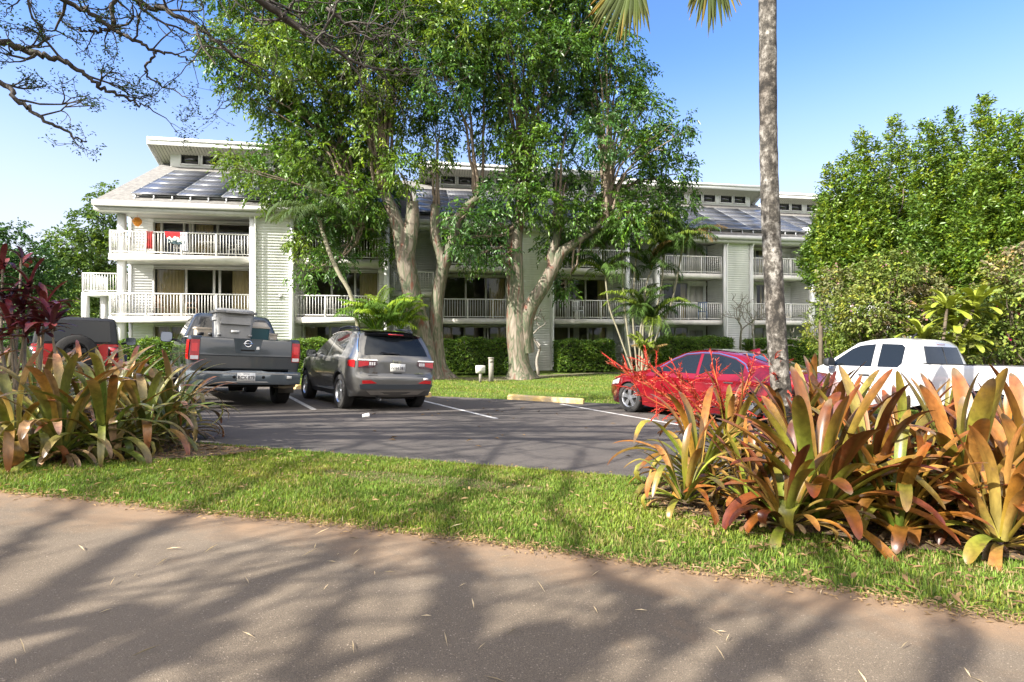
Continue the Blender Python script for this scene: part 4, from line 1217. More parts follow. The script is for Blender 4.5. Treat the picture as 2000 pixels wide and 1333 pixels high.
    g = Geo(); g.tube([(-.9, -.55, .42), (-1.05, -.72, .40), (-1.05, -.92, .44)], .035, 8); g.build('exhaust_pipe', mat('exhaust_tan', (.30, .25, .17), rough=.5, metal=.4), o)
    under(o, -1.0, 4.3, .62, .40, .72)
    g = Geo(); g.tube([(0, -.8, .40), (0, -.15, .40), (0, -.12, .40), (0, .12, .40), (0, .15, .40), (0, .8, .40)], [.045, .05, .14, .14, .05, .045], 12); g.build('rear_axle', M_UNDER, o)
    return o

# ---- red off-roader ---------------------------------------------------------
def build_offroader(x, y, alpha):
    o = vehicle('off_road_vehicle', x, y, alpha, 'red boxy off-road vehicle with black hard top and rear spare wheel behind the left bromeliads', 'car', 'vehicles parked in the lot')
    body = paint('offroad_red', (.50, .012, .010), metal=.05)
    black = mat('hardtop_black', (.018, .018, .020), rough=.5, var=.1)
    Wl = mkW(.80, 1.16, 1.9, .72, -.75, .15, .04, 3.4, .5, .08, zlow=.5, tuck=.02)
    top = [(-.62, .55), (-.64, .8), (-.63, 1.18), (-.60, 1.19), (1.6, 1.19), (2.0, 1.17), (3.1, 1.08), (3.2, 1.0), (3.2, .6)]
    bot = [(2.9, .5)] + arch(2.46, .46, .55, zc=.44)[::-1] + [(1.9, .48), (.6, .48)] + arch(0, .46, .55, zc=.44)[::-1] + [(-.5, .52)]
    shell('body', o, top, bot, Wl, [body, M_UNDER], r=.04, crown=.01)
    Wt = mkW(.775, 1.2, 1.9, .685, -.75, .2, .03, 9, 1, 0, zlow=1.1, tuck=0, shoulder=0)
    tt = [(-.625, 1.19), (-.585, 1.74), (-.52, 1.80), (.6, 1.83), (1.2, 1.82), (1.32, 1.77), (1.62, 1.20)]
    shell('hard_top', o, tt, [(1.3, 1.17), (-.3, 1.17)], Wt, [black, black], r=.05, crown=.02)
    rp = [(1.19, -.625), (1.74, -.585)]
    fl = lambda a, b: .012
    end_patch('rear_window', o, [(-.64, 1.24), (.64, 1.24), (.60, 1.72), (-.60, 1.72)], rp, fl, M_CARGLASS, off=.016)
    end_patch('brake_light', o, [(-.10, 1.36), (.10, 1.36), (.10, 1.40), (-.10, 1.40)], [(1, -.70), (2, -.70)], lambda a, b: 0, M_DARKLENS, off=.02)
    side_patch('side_window', o, [(-.45, 1.24), (.35, 1.24), (.35, 1.72), (-.42, 1.72)], Wt, M_CARGLASS, off=.008)
    side_patch('side_window', o, [(.45, 1.24), (1.45, 1.24), (1.2, 1.72), (.45, 1.72)], Wt, M_CARGLASS, off=.008)
    # spare wheel on the tailgate
    sw = wheel(o, -.80, -.02, .405, .27, .22, 1, 5, alloy=M_BLACKPL)
    sw.name = 'spare_wheel'; sw.rotation_euler = (0, 0, PI / 2); sw.location = (-.82, -.02, .98)
    for s_ in (1, -1):
        g = Geo(); g.box(-.70, -.62, min(s_ * .60, s_ * .80), max(s_ * .60, s_ * .80), .88, 1.12); l = g.build('taillight', M_BLACKPL, o)
        g = Geo(); g.box(-.712, -.70, min(s_ * .63, s_ * .77), max(s_ * .63, s_ * .77), .90, 1.10); g.build('lens', M_REDLENS, l)
        g = Geo(); g.box(-.716, -.711, min(s_ * .65, s_ * .75), max(s_ * .65, s_ * .75), .955, 1.0); g.build('lens', M_CLEARLENS, l)
        for xc in (0, 2.46):
            a = arch(xc, .47, .56, zc=.44); b = arch(xc, .53, .56, zc=.44)
            g = Geo(); n = len(a)
            V = [(p[0], s_ * .78, p[1]) for p in b] + [(p[0], s_ * .94, p[1]) for p in b] + [(p[0], s_ * .94, p[1]) for p in a]
            i = np.arange(n - 1)
            g.add(V, np.r_[np.c_[i, i + 1, n + i + 1, n + i], np.c_[n + i, n + i + 1, 2 * n + i + 1, 2 * n + i]])
            g.build('fender_flare', M_BLACKPL, o, smooth=40)
            wheel(o, xc, s_ * .80, .405, .26, .22, s_, 5)
        mirror(o, 1.38, s_ * 1.02, 1.32, s_, M_BLACKPL, w=.22, h=.20)
    g = Geo(); g.box(-.86, -.64, -.80, .80, .52, .68); g.build('rear_bumper', M_BLACKPL, o)
    under(o, -.5, 3.0, .55, .42, .7)
    return o

# ---- red fastback saloon ----------------------------------------------------
def build_sedan(x, y, alpha):
    o = vehicle('saloon_car', x, y, alpha, 'red fastback saloon car parked behind the red flower spikes', 'car', 'vehicles parked in the lot')
    body = paint('sedan_red', (.21, .005, .011), metal=.35, rough=.25)
    Wf = mkW(.93, .88, 1.42, .60, -.98, .45, .20, 3.75, .9, .33, zlow=.2, tuck=.06)
    top = [(-.85, .25), (-1.0, .45), (-1.02, .70), (-1.0, .90), (-.92, 1.02), (-.60, 1.06), (-.2, 1.22), (.25, 1.36), (.8, 1.43), (1.25, 1.435), (1.6, 1.38), (2.1, 1.14), (2.45, .98), (3.1, .88), (3.55, .72), (3.72, .55), (3.74, .35), (3.66, .20)]
    bot = [(3.35, .17)] + arch(2.84, .375, .20, zc=.33)[::-1] + [(2.3, .17), (.5, .17)] + arch(0, .375, .20, zc=.33)[::-1] + [(-.5, .2)]
    shell('body', o, top, bot, Wf, [body, M_UNDER], r=.09, crown=.05, step=.07)
    side_patch('side_window', o, [(2.08, .98), (1.70, 1.23), (1.45, 1.335), (1.12, 1.365), (1.08, .955)], Wf, M_CARGLASS)
    side_patch('side_window', o, [(1.01, .955), (1.05, 1.368), (.72, 1.36), (.30, 1.27), (.08, 1.15), (.05, .99)], Wf, M_CARGLASS)
    side_lines('window_trim', o, [[(-.05, 1.04), (.06, 1.18), (.30, 1.295), (.72, 1.385), (1.12, 1.39), (1.47, 1.36), (1.74, 1.245), (2.16, .98)]], Wf, M_CHROME, w=.02, off=.005)
    side_lines('body_seam', o, [[(1.06, .95), (1.08, .4), (1.02, .26)], [(2.10, .95), (2.12, .5), (2.16, .3)], [(.05, .98), (.16, .72), (.38, .5), (.44, .26)], [(.44, .26), (2.16, .26)]], Wf, M_GAP)
    side_lines('door_handle', o, [[(1.16, .80), (1.36, .80)], [(.20, .815), (.40, .815)]], Wf, M_CHROME, w=.022, off=.025)
    # rear glass and roof glass following the top line
    T = np.array(top[5:9]); 
    def along(a, b, hw0, hw1, m, name):
        g = Geo(); xs = np.linspace(a, b, 12); V = []
        tx = [p[0] for p in top[4:13]]; tz = [p[1] for p in top[4:13]]
        for xx in xs:
            zz = np.interp(xx, tx, tz); hw = hw0 + (hw1 - hw0) * (xx - a) / (b - a)
            for yy in np.linspace(-1, 1, 9): V.append((xx, yy * hw, zz + .05 * (1 - (yy * .85) ** 2) ** .8 + .006))
        n = 9; i = np.arange(11)[:, None] * n; j = np.arange(8)[None]
        g.add(V, np.stack([i + j, i + n + j, i + n + j + 1, i + j + 1], -1).reshape(-1, 4))
        return g.build(name, m, o, smooth=1)
    along(-.55, .30, .56, .50, M_CARGLASS, 'rear_window'); along(1.62, 2.38, .50, .58, M_CARGLASS, 'windscreen')
    along(.40, 1.52, .46, .48, mat('roof_glass', (.10, .09, .11), rough=.08, coat=1), 'sunroof')
    g = Geo(); g.add([(.45, .0, 1.46), (.20, .03, 1.40), (.20, -.03, 1.40), (.22, 0, 1.51)], [(0, 1, 3), (0, 3, 2), (1, 2, 3)]); g.build('shark_fin_antenna', body, o)
    for s_ in (1, -1):
        side_patch('headlight', o, [(3.2, .64), (3.52, .60), (3.50, .68), (3.15, .77)], Wf, M_CLEARLENS, off=.004, sides=(s_,))
        side_patch('taillight', o, [(-.95, .80), (-.62, .86), (-.60, .93), (-.93, .93)], Wf, M_REDLENS, off=.005, sides=(s_,))
        for xc in (0, 2.84): wheel(o, xc, s_ * .815, .33, .225, .235, s_, 5, spokew=.06)
        mirror(o, 1.98, s_ * 1.02, 1.0, s_, M_BLACKPL, w=.2, h=.13)
    end_patch('taillight_bar', o, [(-.7, .84), (.7, .84), (.7, .90), (-.7, .90)], [(.7, -1.02), (.9, -1.0)], lambda a, b: .05 * max(0, 1 - (a / .75) ** 2), M_REDLENS, off=.006)
    plate(o, -1.085, 0, .62, 'ZKD 214', top='HAWAII')
    under(o, -.6, 3.3, .6, .16, .4)
    return o

# ---- white extended-cab pickup ----------------------------------------------
def build_white_pickup(x, y, alpha):
    o = vehicle('pickup_truck', x, y, alpha, 'white extended-cab pickup truck parked behind the orange bromeliads', 'pickup truck', 'vehicles parked in the lot')
    body = paint('pickup_white', (.52, .52, .515), metal=0, rough=.3, var=.02)
    Wc = mkW(.93, 1.14, 1.78, .66, .9, .2, .03, 4.4, .9, .25, zlow=.45, tuck=.05)
    R = .385
    top = [(1.02, .52), (1.02, 1.18), (1.06, 1.24), (1.17, 1.66), (1.26, 1.74), (1.7, 1.785), (2.1, 1.76), (2.35, 1.70), (2.95, 1.26), (3.15, 1.16), (4.0, 1.08), (4.25, .95), (4.30, .7), (4.28, .45)]
    bot = [(3.85, .38)] + arch(3.26, .47, .44, zc=.40)[::-1] + [(2.6, .42), (1.3, .42)]
    shell('cab', o, top, bot, Wc, [body, M_UNDER], r=.075, crown=.035, step=.08)
    rp = [(.5, 1.02), (1.18, 1.02), (1.24, 1.06), (1.66, 1.17), (1.74, 1.26)]
    cr = lambda y_, z_: .03 * max(0, 1 - (y_ / .68) ** 2)
    end_patch('rear_window', o, [(-.66, 1.25), (.66, 1.25), (.57, 1.63), (-.57, 1.63)], rp, cr, M_CARGLASS, off=.012)
    end_patch('rear_window_bar', o, [(-.012, 1.25), (.012, 1.25), (.012, 1.63), (-.012, 1.63)], rp, cr, M_BLACKPL, off=.018)
    end_patch('brake_light', o, [(-.13, 1.67), (.13, 1.67), (.13, 1.725), (-.13, 1.725)], rp, cr, M_REDLENS, off=.02)
    side_patch('side_window', o, [(2.86, 1.20), (2.42, 1.56), (2.25, 1.64), (1.95, 1.67), (1.95, 1.19)], Wc, M_CARGLASS)
    side_patch('side_window', o, [(1.83, 1.19), (1.83, 1.675), (1.45, 1.66), (1.38, 1.60), (1.38, 1.28), (1.46, 1.19)], Wc, M_CARGLASS)
    side_patch('window_pillar', o, [(1.945, 1.19), (1.945, 1.67), (1.835, 1.675), (1.835, 1.19)], Wc, mat('pillar_grey', (.36, .35, .33), rough=.4), off=.004)
    side_lines('body_seam', o, [[(2.92, 1.18), (2.9, .7), (2.8, .45)], [(1.86, 1.18), (1.86, .45)], [(1.35, 1.22), (1.35, .45)]], Wc, M_GAP, w=.008)
    side_lines('door_handle', o, [[(1.95, 1.03), (2.17, 1.03)]], Wc, M_BLACKPL, w=.03, off=.03)
    Wb = mkW(.93, 1.5, 2, .9, -1.2, .2, .05, 9, 1, 0, zlow=.45, tuck=.05)
    bt = [(-1.05, .6), (-1.06, 1.0), (-1.05, 1.24), (-1.02, 1.285), (.98, 1.285), (1.0, 1.25), (1.0, .52)]
    bb = [(.85, .46)] + arch(0, .47, .46, zc=.40)[::-1] + [(-.55, .5)]
    for s_ in (1, -1):
        shell('bed_side', o, bt, bb, Wb, [body, M_UNDER], r=.05, step=.08, mode='panel', thick=.18, side=s_)
        g = Geo(); g.box(-1.02, .99, s_ * .83 - .065, s_ * .83 + .065, 1.283, 1.30); g.build('bed_rail_cap', M_BLACKPL, o)
        side_patch('wheel_arch_liner', o, arch(0, .46, .46, zc=.40) + arch(0, .40, .46, zc=.40)[::-1], Wb, M_BLACKPL, off=-.05, sides=(s_,))
        side_patch('taillight', o, [(-1.04, .88), (-.94, .88), (-.94, 1.2), (-1.04, 1.2)], Wb, M_REDLENS, off=.006, sides=(s_,))
        for xc in (0, 3.26): wheel(o, xc, s_ * .80, R, .26, .23, s_, 6)
        mirror(o, 2.70, s_ * 1.09, 1.27, s_, M_BLACKPL, w=.22, h=.18)
    g = Geo(); g.box(-1.0, .98, -.75, .75, .70, .74); g.box(.93, .98, -.75, .75, .74, 1.26); g.build('bed_floor', M_UNDER, o)
    g = Geo(); g.box(-1.075, -1.02, -.74, .74, .70, 1.27); g.build('tailgate', body, o)
    g = Geo(); g.box(-1.25, -1.06, -.92, .92, .46, .68); g.build('rear_bumper', M_CHROME, o)
    under(o, -1.0, 4.0, .6, .38, .66)
    g = Geo(); g.tube([(1.5, .3, 1.80), (1.42, .28, 1.90)], [.03, .01], 6); g.build('antenna', M_BLACKPL, o)
    return o

VEH = {}
VEH['suv'] = build_suv(-2.80, 11.40, 35)
VEH['pickup'] = build_pickup(-5.73, 11.11, 35)
VEH['offroader'] = build_offroader(-10.45, 12.9, 35)
VEH['sedan'] = build_sedan(5.06, 10.56, 35)
VEH['white'] = build_white_pickup(8.94, 9.56, 25)

# ---- load in the grey pickup's bed, each its own thing ------------------------
def in_bed(o, x, y, z, rz=0.0):
    o.matrix_world = VEH['pickup'].matrix_world @ Matrix.Translation((x, y, z)) @ Matrix.Rotation(rz, 4, 'Z')
def taper_box(g, w0, d0, w1, d1, z0, z1, r=.04, seg=4, cap=True):
    def ring(w, d, z):
        P = []
        for cx, cy, a0 in ((w / 2 - r, d / 2 - r, 0), (-w / 2 + r, d / 2 - r, PI / 2), (-w / 2 + r, -d / 2 + r, PI), (w / 2 - r, -d / 2 + r, 1.5 * PI)):
            for k in range(seg + 1):
                a = a0 + k * PI / 2 / seg; P.append((cx + r * math.cos(a), cy + r * math.sin(a), z))
        return P
    A, B = ring(w0, d0, z0), ring(w1, d1, z1); n = len(A)
    i = np.arange(n); j = (i + 1) % n
    g.add(A + B, np.c_[i, j, n + j, n + i])
    if cap:
        g.add(B + [(0, 0, z1)], np.c_[i, j, np.full(n, n)]); g.add(A + [(0, 0, z0)], np.c_[j, i, np.full(n, n)])
M_BIN = mat('bin_grey', (.27, .27, .262), rough=.6, var=.12, scale=5)
b = empty('wheeled_bin', label='tall grey wheeled rubbish bin standing in the pickup bed', cat='bin')
g = Geo(); taper_box(g, .48, .52, .62, .66, 0, .93, r=.05); taper_box(g, .50, .70, .50, .70, .80, .86, r=.03); g.box(-.35, -.30, -.26, .26, .74, .86)
g.build('bin_body', M_BIN, b, smooth=35)
g = Geo(); taper_box(g, .70, .74, .72, .76, .93, .965, r=.06); taper_box(g, .68, .70, .55, .58, .965, 1.01, r=.08); g.box(-.42, -.36, -.2, .2, .93, .955)
g.build('bin_lid', M_BIN, b, smooth=35)
g = Geo(); g.box(-.285, -.265, -.10, .10, .30, .45); g.build('grab_recess', M_BLACKPL, b)
g = Geo(); g.box(-.318, -.300, -.07, .07, .60, .64); g.build('bin_sticker', M_PLATE, b)
for s_ in (1, -1):
    g = Geo(); g.box(-.305, -.27, s_ * .27 - .035, s_ * .27 + .035, .54, .57); g.build('bin_lug', M_BIN, b)
in_bed(b, -.55, .21, .765, .05); b.scale = (1, 1, 1.12)
def lidded_box(name, w, d, h, mb, ml, label, cat, x, y, z, rz=0, dome=.0):
    b = empty(name, label=label, cat=cat)
    g = Geo(); taper_box(g, w * .92, d * .92, w, d, 0, h, r=.05); g.build('box_body', mb, b, smooth=35)
    g = Geo(); taper_box(g, w * 1.06, d * 1.06, w * 1.06, d * 1.06, h, h + .035, r=.05)
    if dome: taper_box(g, w * 1.02, d * 1.02, w * .80, d * .8, h + .035, h + .035 + dome, r=.09)
    g.build('box_lid', ml, b, smooth=35); in_bed(b, x, y, z, rz); return b
M_TEAL = mat('teal_plastic', (.012, .065, .075), rough=.45)
M_LIDG = mat('lid_beige', (.42, .38, .31), rough=.6, var=.08)
M_TAN = mat('tan_plastic', (.45, .39, .31), rough=.65, var=.15, scale=9)
lidded_box('storage_tote', .48, .54, .80, M_TEAL, M_LIDG, 'dark teal storage tote with domed beige lid in the pickup bed', 'storage box', -.15, -.24, .765, .05, dome=.09)
tb = lidded_box('tool_chest', .45, .66, .74, M_TAN, M_TAN, 'tan tool chest at the left of the pickup bed below the rear window', 'tool box', .36, .45, .765)
for k in range(3):
    g = Geo(); g.box(-.255, -.235, -.22 + k * .2, -.10 + k * .2, .61, .67); g.build('latch', M_BLACKPL, tb)
tb = lidded_box('tool_chest', .40, .50, .69, M_TAN, M_TAN, 'pale tan tool case at the right end of the pickup bed', 'tool box', .28, -.52, .765)
for k in range(2):
    g = Geo(); g.box(-.225, -.205, -.16 + k * .2, -.04 + k * .2, .56, .62); g.build('latch', M_LIDG, tb)

# ---- wheel stops, sign, posts --------------------------------------------------
M_STOP = mat('wheel_stop_paint', (.62, .42, .12), rough=.85, col2=(.50, .40, .27), scale=5, bump=.4, bscale=30)
def wheel_stop(p, q, label):
    a, c = gnd(*p), gnd(*q); m = (a + c) / 2; L = float(np.linalg.norm(c - a)); ang = math.atan2(c[1] - a[1], c[0] - a[0])
    g = Geo(); pr = [(-.10, 0), (-.085, .10), (-.05, .135), (.05, .135), (.085, .10), (.10, 0)]
    xs = [-L / 2, -L / 2 + .04, L / 2 - .04, L / 2]; sc = [.88, 1, 1, .88]
    V = [(x_, y_ * s_, z_ * s_) for x_, s_ in zip(xs, sc) for y_, z_ in pr]; n = 6
    i = np.arange(3)[:, None] * n; j = np.arange(n - 1)[None]
    g.add(V, np.stack([i + j, i + n + j, i + n + j + 1, i + j + 1], -1).reshape(-1, 4))
    for e in (0, 18): g.add([V[e + k] for k in range(6)], [(0, 1, 2), (0, 2, 3), (0, 3, 4), (0, 4, 5)])
    o = g.build('wheel_stop', M_STOP, smooth=30)
    z0 = float(gz(*a)); z1 = float(gz(*c))
    o.location = (m[0], m[1], (z0 + z1) / 2 + .012); o.rotation_euler = (0, -math.atan2(z1 - z0, L), ang)
    return tag(o, label, 'wheel stop', 'wheel stops along the lawn edge')
wheel_stop((993, 783), (1140, 793), 'long weathered yellow wheel stop in the empty bay before the lawn')
wheel_stop((728, 770), (840, 778), 'yellow wheel stop mostly hidden in front of the grey sport utility car')
wheel_stop((470, 752), (585, 762), 'yellow wheel stop in front of the dark grey pickup truck')
M_POSTW = mat('grey_post_wood', (.25, .23, .20), rough=.9, var=.3, scale=9, stretch=(1, 1, .2), bump=.4)
p = at(938, 742, 21.5)
sg = empty('ground_sign', (p[0], p[1], float(gz(p[0], p[1]))), TH, 'small white notice board on a short post before the hedge', 'sign')
g = Geo(); g.box(-.05, .05, -.03, .03, 0, .42); g.build('sign_post', M_POSTW, sg)
g = Geo(); g.box(-.19, .19, -.055, -.03, .40, .70); g.build('sign_board', mat('sign_white', (.55, .54, .50), rough=.7, var=.12, scale=7), sg)
g = Geo()
for k, (a, c) in enumerate(((-.13, .12), (-.15, .14), (-.12, .09), (-.14, .13))): g.box(a, c, -.058, -.056, .635 - k * .055, .652 - k * .055)
g.build('notice_lines', mat('sign_ink', (.28, .27, .26), rough=.8), sg)
p = at(959, 742, 22.0)
bo = empty('wooden_post', (p[0], p[1], float(gz(p[0], p[1]))), TH, 'weathered square wooden post beside the small notice board', 'post')
g = Geo(); g.box(-.09, .09, -.09, .09, 0, .95); g.build('post_shaft', M_POSTW, bo)
g = Geo(); g.box(-.11, .11, -.11, .11, .95, 1.0); g.box(-.08, .08, -.098, -.09, .80, .93); g.build('post_cap', M_POSTW, bo)
p = gnd(708, 819)
g = Geo(); g.lathe([(0, 0), (.028, 0), (.04, .11), (.036, .11), (.025, .01), (0, .01)], 14)
o = g.build('paper_cup', mat('cup_white', (.8, .8, .78), rough=.6), smooth=30); o.location = (p[0], p[1], float(gz(*p)) + .05); o.rotation_euler = (0, math.radians(84), .4)
tag(o, 'crumpled white paper cup lying on the parking lot asphalt', 'litter')
# ------------------------------------------------------------ vegetation
def unit(v): return v / (np.linalg.norm(v, axis=-1, keepdims=True) + 1e-9)

def leaves(g, c, a, L, Wd, col, rng, fold=.25, roll=.6, droop=.15):
    """one folded lozenge per leaf: c base points, a axes"""
    n = len(c); a = unit(a)
    up = np.tile([0, 0, 1.0], (n, 1)) + rng.normal(0, roll, (n, 3))
    s = unit(np.cross(a, up)); nr = np.cross(s, a)
    L = np.broadcast_to(L, (n,))[:, None]; Wd = np.broadcast_to(Wd, (n,))[:, None]
    m = c + a * L * .45
    l = m + s * Wd / 2 + nr * Wd * fold; r = m - s * Wd / 2 + nr * Wd * fold
    t = c + a * L - np.array([0, 0, 1.0]) * L * droop
    V = np.stack([c, r, t, l], 1).reshape(-1, 3)
    i = np.arange(n)[:, None] * 4
    F = np.concatenate([i + [[0, 1, 2]], i + [[0, 2, 3]]], 0)
    g.add(V, F, np.repeat(col, 4, axis=0))

def sprays(g, rng, base, d, nleaf, length, L, Wd, col, jit=.18, droop=.5, twig=None):
    """leafy twigs: base points, directions; col per spray (n,3)"""
    n = len(base); d = unit(d)
    sd = unit(np.cross(d, np.tile([0, 0, 1.0], (n, 1)) + rng.normal(0, .4, (n, 3))))
    ln = length * rng.uniform(.7, 1.25, (n, 1))
    for j in range(nleaf):
        t = (j + .6) / nleaf
        p = base + d * ln * t - np.array([0, 0, 1.0]) * droop * ln * t * t * .5
        sg = 1 if j % 2 else -1
        a = d * .55 + sd * sg * .75 + np.array([0, 0, -droop * .7]) + rng.normal(0, .30, (n, 3))
        cc = np.clip(col * (1 + rng.normal(0, jit, (n, 1))) * (1 + rng.normal(0, .05, (n, 3))), .004, 1)
        leaves(g, p, a, L * rng.uniform(.7, 1.2, n), Wd * rng.uniform(.8, 1.2, n), cc, rng)
    if twig is not None:
        k = twig.n
        e = base + d * ln - np.array([0, 0, 1.0]) * droop * ln * .5
        w = .006
        V = np.stack([base - sd * w, base + sd * w, e], 1).reshape(-1, 3)
        twig.add(V, np.arange(n)[:, None] * 3 + np.array([[0, 1, 2]]))

M_LEAF = mat('leaf_mixed', (1, 1, 1), rough=.38, attr=True, trans=.30, spec=.45)
M_LEAF_DULL = mat('leaf_dull', (1, 1, 1), rough=.6, attr=True, trans=.25, spec=.25)
M_STRAP = mat('strap_leaf', (1, 1, 1), rough=.36, attr=True, trans=.10, spec=.5, var=.32, scale=26, stretch=(1, 1, .35), scar=(11, .60, (.13, .075, .035), .55))
M_GRASS = mat('grass_blade', (1, 1, 1), rough=.6, attr=True, trans=.35, spec=.2)
M_TWIG = mat('twig_bark', (.11, .085, .06), rough=.9, var=.3, scale=4)

def bark_mottled():
    m = bpy.data.materials.new('mottled_bark'); m.use_nodes = True
    N = m.node_tree.nodes; K = m.node_tree.links; b = N['Principled BSDF']; b.inputs['Roughness'].default_value = .75
    tc = N.new('ShaderNodeTexCoord'); mp = N.new('ShaderNodeMapping'); mp.inputs['Scale'].default_value = (1, 1, .22)
    K.new(tc.outputs['Object'], mp.inputs[0])
    def noise(sc, det=5):
        t = N.new('ShaderNodeTexNoise'); t.inputs['Scale'].default_value = sc; t.inputs['Detail'].default_value = det; t.inputs['Distortion'].default_value = .6
        K.new(mp.outputs[0], t.inputs[0]); return t.outputs[0]
    r = N.new('ShaderNodeValToRGB'); K.new(noise(4.2), r.inputs[0])
    e = r.color_ramp.elements
    st = [(.34, (.13, .045, .025)), (.40, (.10, .080, .055)), (.46, (.165, .140, .105)), (.51, (.085, .092, .050)), (.55, (.050, .068, .034)), (.60, (.125, .100, .070)), (.68, (.215, .185, .145))]
    while len(e) < len(st): e.new(.5)
    for q, (p, c) in zip(e, st): q.position = p; q.color = (*c, 1)
    K.new(r.outputs[0], b.inputs['Base Color'])
    bp = N.new('ShaderNodeBump'); bp.inputs['Strength'].default_value = .5; bp.inputs['Distance'].default_value = .05
    K.new(noise(9), bp.inputs['Height']); K.new(bp.outputs[0], b.inputs['Normal'])
    return m
M_BARK = bark_mottled()

def spline(P, n):
    """Catmull-Rom through points with attached radius (n,4)"""
    P = np.asarray(P, float); m = len(P)
    Q = np.vstack([2 * P[0] - P[1], P, 2 * P[-1] - P[-2]])
    out = []
    for t in np.linspace(0, m - 1 - 1e-6, n):
        i = int(t); u = t - i
        p0, p1, p2, p3 = Q[i], Q[i + 1], Q[i + 2], Q[i + 3]
        out.append(.5 * (2 * p1 + (p2 - p0) * u + (2 * p0 - 5 * p1 + 4 * p2 - p3) * u * u + (3 * p1 - p0 - 3 * p2 + p3) * u ** 3))
    return np.array(out)

def stem(g, pts, D, n=24, k=14, lump=.06, seed=0, flare=0):
    """trunk from photo measurements (px, py, half width px[, D offset])"""
    W3 = []
    for p in pts:
        d = D + (p[3] if len(p) > 3 else 0)
        W3.append([*at(p[0], p[1], d), p[2] / F * d * .86])
    S_ = spline(W3, n)
    rng = rng_of(seed)
    P, R = S_[:, :3], S_[:, 3]
    T = np.gradient(P, axis=0); T = unit(T)
    A = unit(np.cross(T, np.tile([0, 1.0, 0], (n, 1)))); B = np.cross(T, A)
    th = np.arange(k) * 2 * PI / k
    ph = rng.uniform(0, 6, 4)
    rad = R[:, None] * (1 + lump * np.sin(2 * th + ph[0])[None] + lump * .8 * np.sin(3 * th[None] + ph[1] + np.linspace(0, 4, n)[:, None]) + lump * .6 * np.sin(5 * th + ph[2])[None])
    if flare:
        q = np.clip(1 - np.linspace(0, 1, n) * 7, 0, 1)[:, None] ** 2
        rad = rad * (1 + flare * q * (.6 + .5 * np.sin(4 * th + ph[3])[None]))
    V = P[:, None] + rad[..., None] * (np.cos(th)[None, :, None] * A[:, None] + np.sin(th)[None, :, None] * B[:, None])
    i = np.arange(n - 1)[:, None] * k; j = np.arange(k)[None]; j2 = (j + 1) % k
    g.add(V.reshape(-1, 3), np.stack([i + j, i + j2, i + k + j2, i + k + j], -1).reshape(-1, 4))
    return P[-1]

def limb(g, p, q, r0, r1, rng, sag=.15, k=6, n=9):
    p, q = np.asarray(p, float), np.asarray(q, float)
    t = np.linspace(0, 1, n)[:, None]; L = np.linalg.norm(q - p)
    P = p + (q - p) * t + np.array([0, 0, 1]) * sag * L * np.sin(PI * t) * .5 + rng.normal(0, .022 * L, (n, 3)) * np.sin(PI * t)
    g.tube(P, np.linspace(r0, r1, n), k)
    return P

def blob_sprays(g, rng, blobs, D, dens, nleaf, length, L, Wd, cols, depth=1.6, droop=.5, twig=None, out=.6, up=-.25, flat=.85, shell=.5, rs=1.0):
    """blobs (px, py, r px[, D offset]); returns world centres"""
    cs = []
    for b in blobs:
        d = D + (b[3] if len(b) > 3 else rng.uniform(-depth, depth))
        c = at(b[0], b[1], d); r = b[2] / F * d * rs
        n = int(dens * r * r)
        v = unit(rng.normal(0, 1, (n, 3)))
        rr = r * rng.uniform(shell, 1.05, (n, 1)) ** .7
        p = c + v * rr * np.array([1, 1, flat])
        dr = v * out + rng.normal(0, .45, (n, 3)) + np.array([0, 0, up])
        base = np.array(cols[rng.integers(len(cols))])
        col = np.tile(base, (n, 1)) * rng.uniform(.7, 1.3, (n, 1))
        # young yellow-green growth in patches on the outside
        yg = (rng.random(n) < .16)
        col[yg] = col[yg] * np.array([1.55, 1.38, .85])
        sprays(g, rng, p, dr, nleaf, length, L, Wd, col, droop=droop, twig=twig)
        cs.append((c, r))
    return cs

GREEN = [(.070, .150, .024), (.088, .175, .026), (.105, .188, .026), (.058, .135, .028), (.122, .20, .030)]
GREEN2 = [(.050, .118, .028), (.064, .138, .026), (.078, .155, .026)]

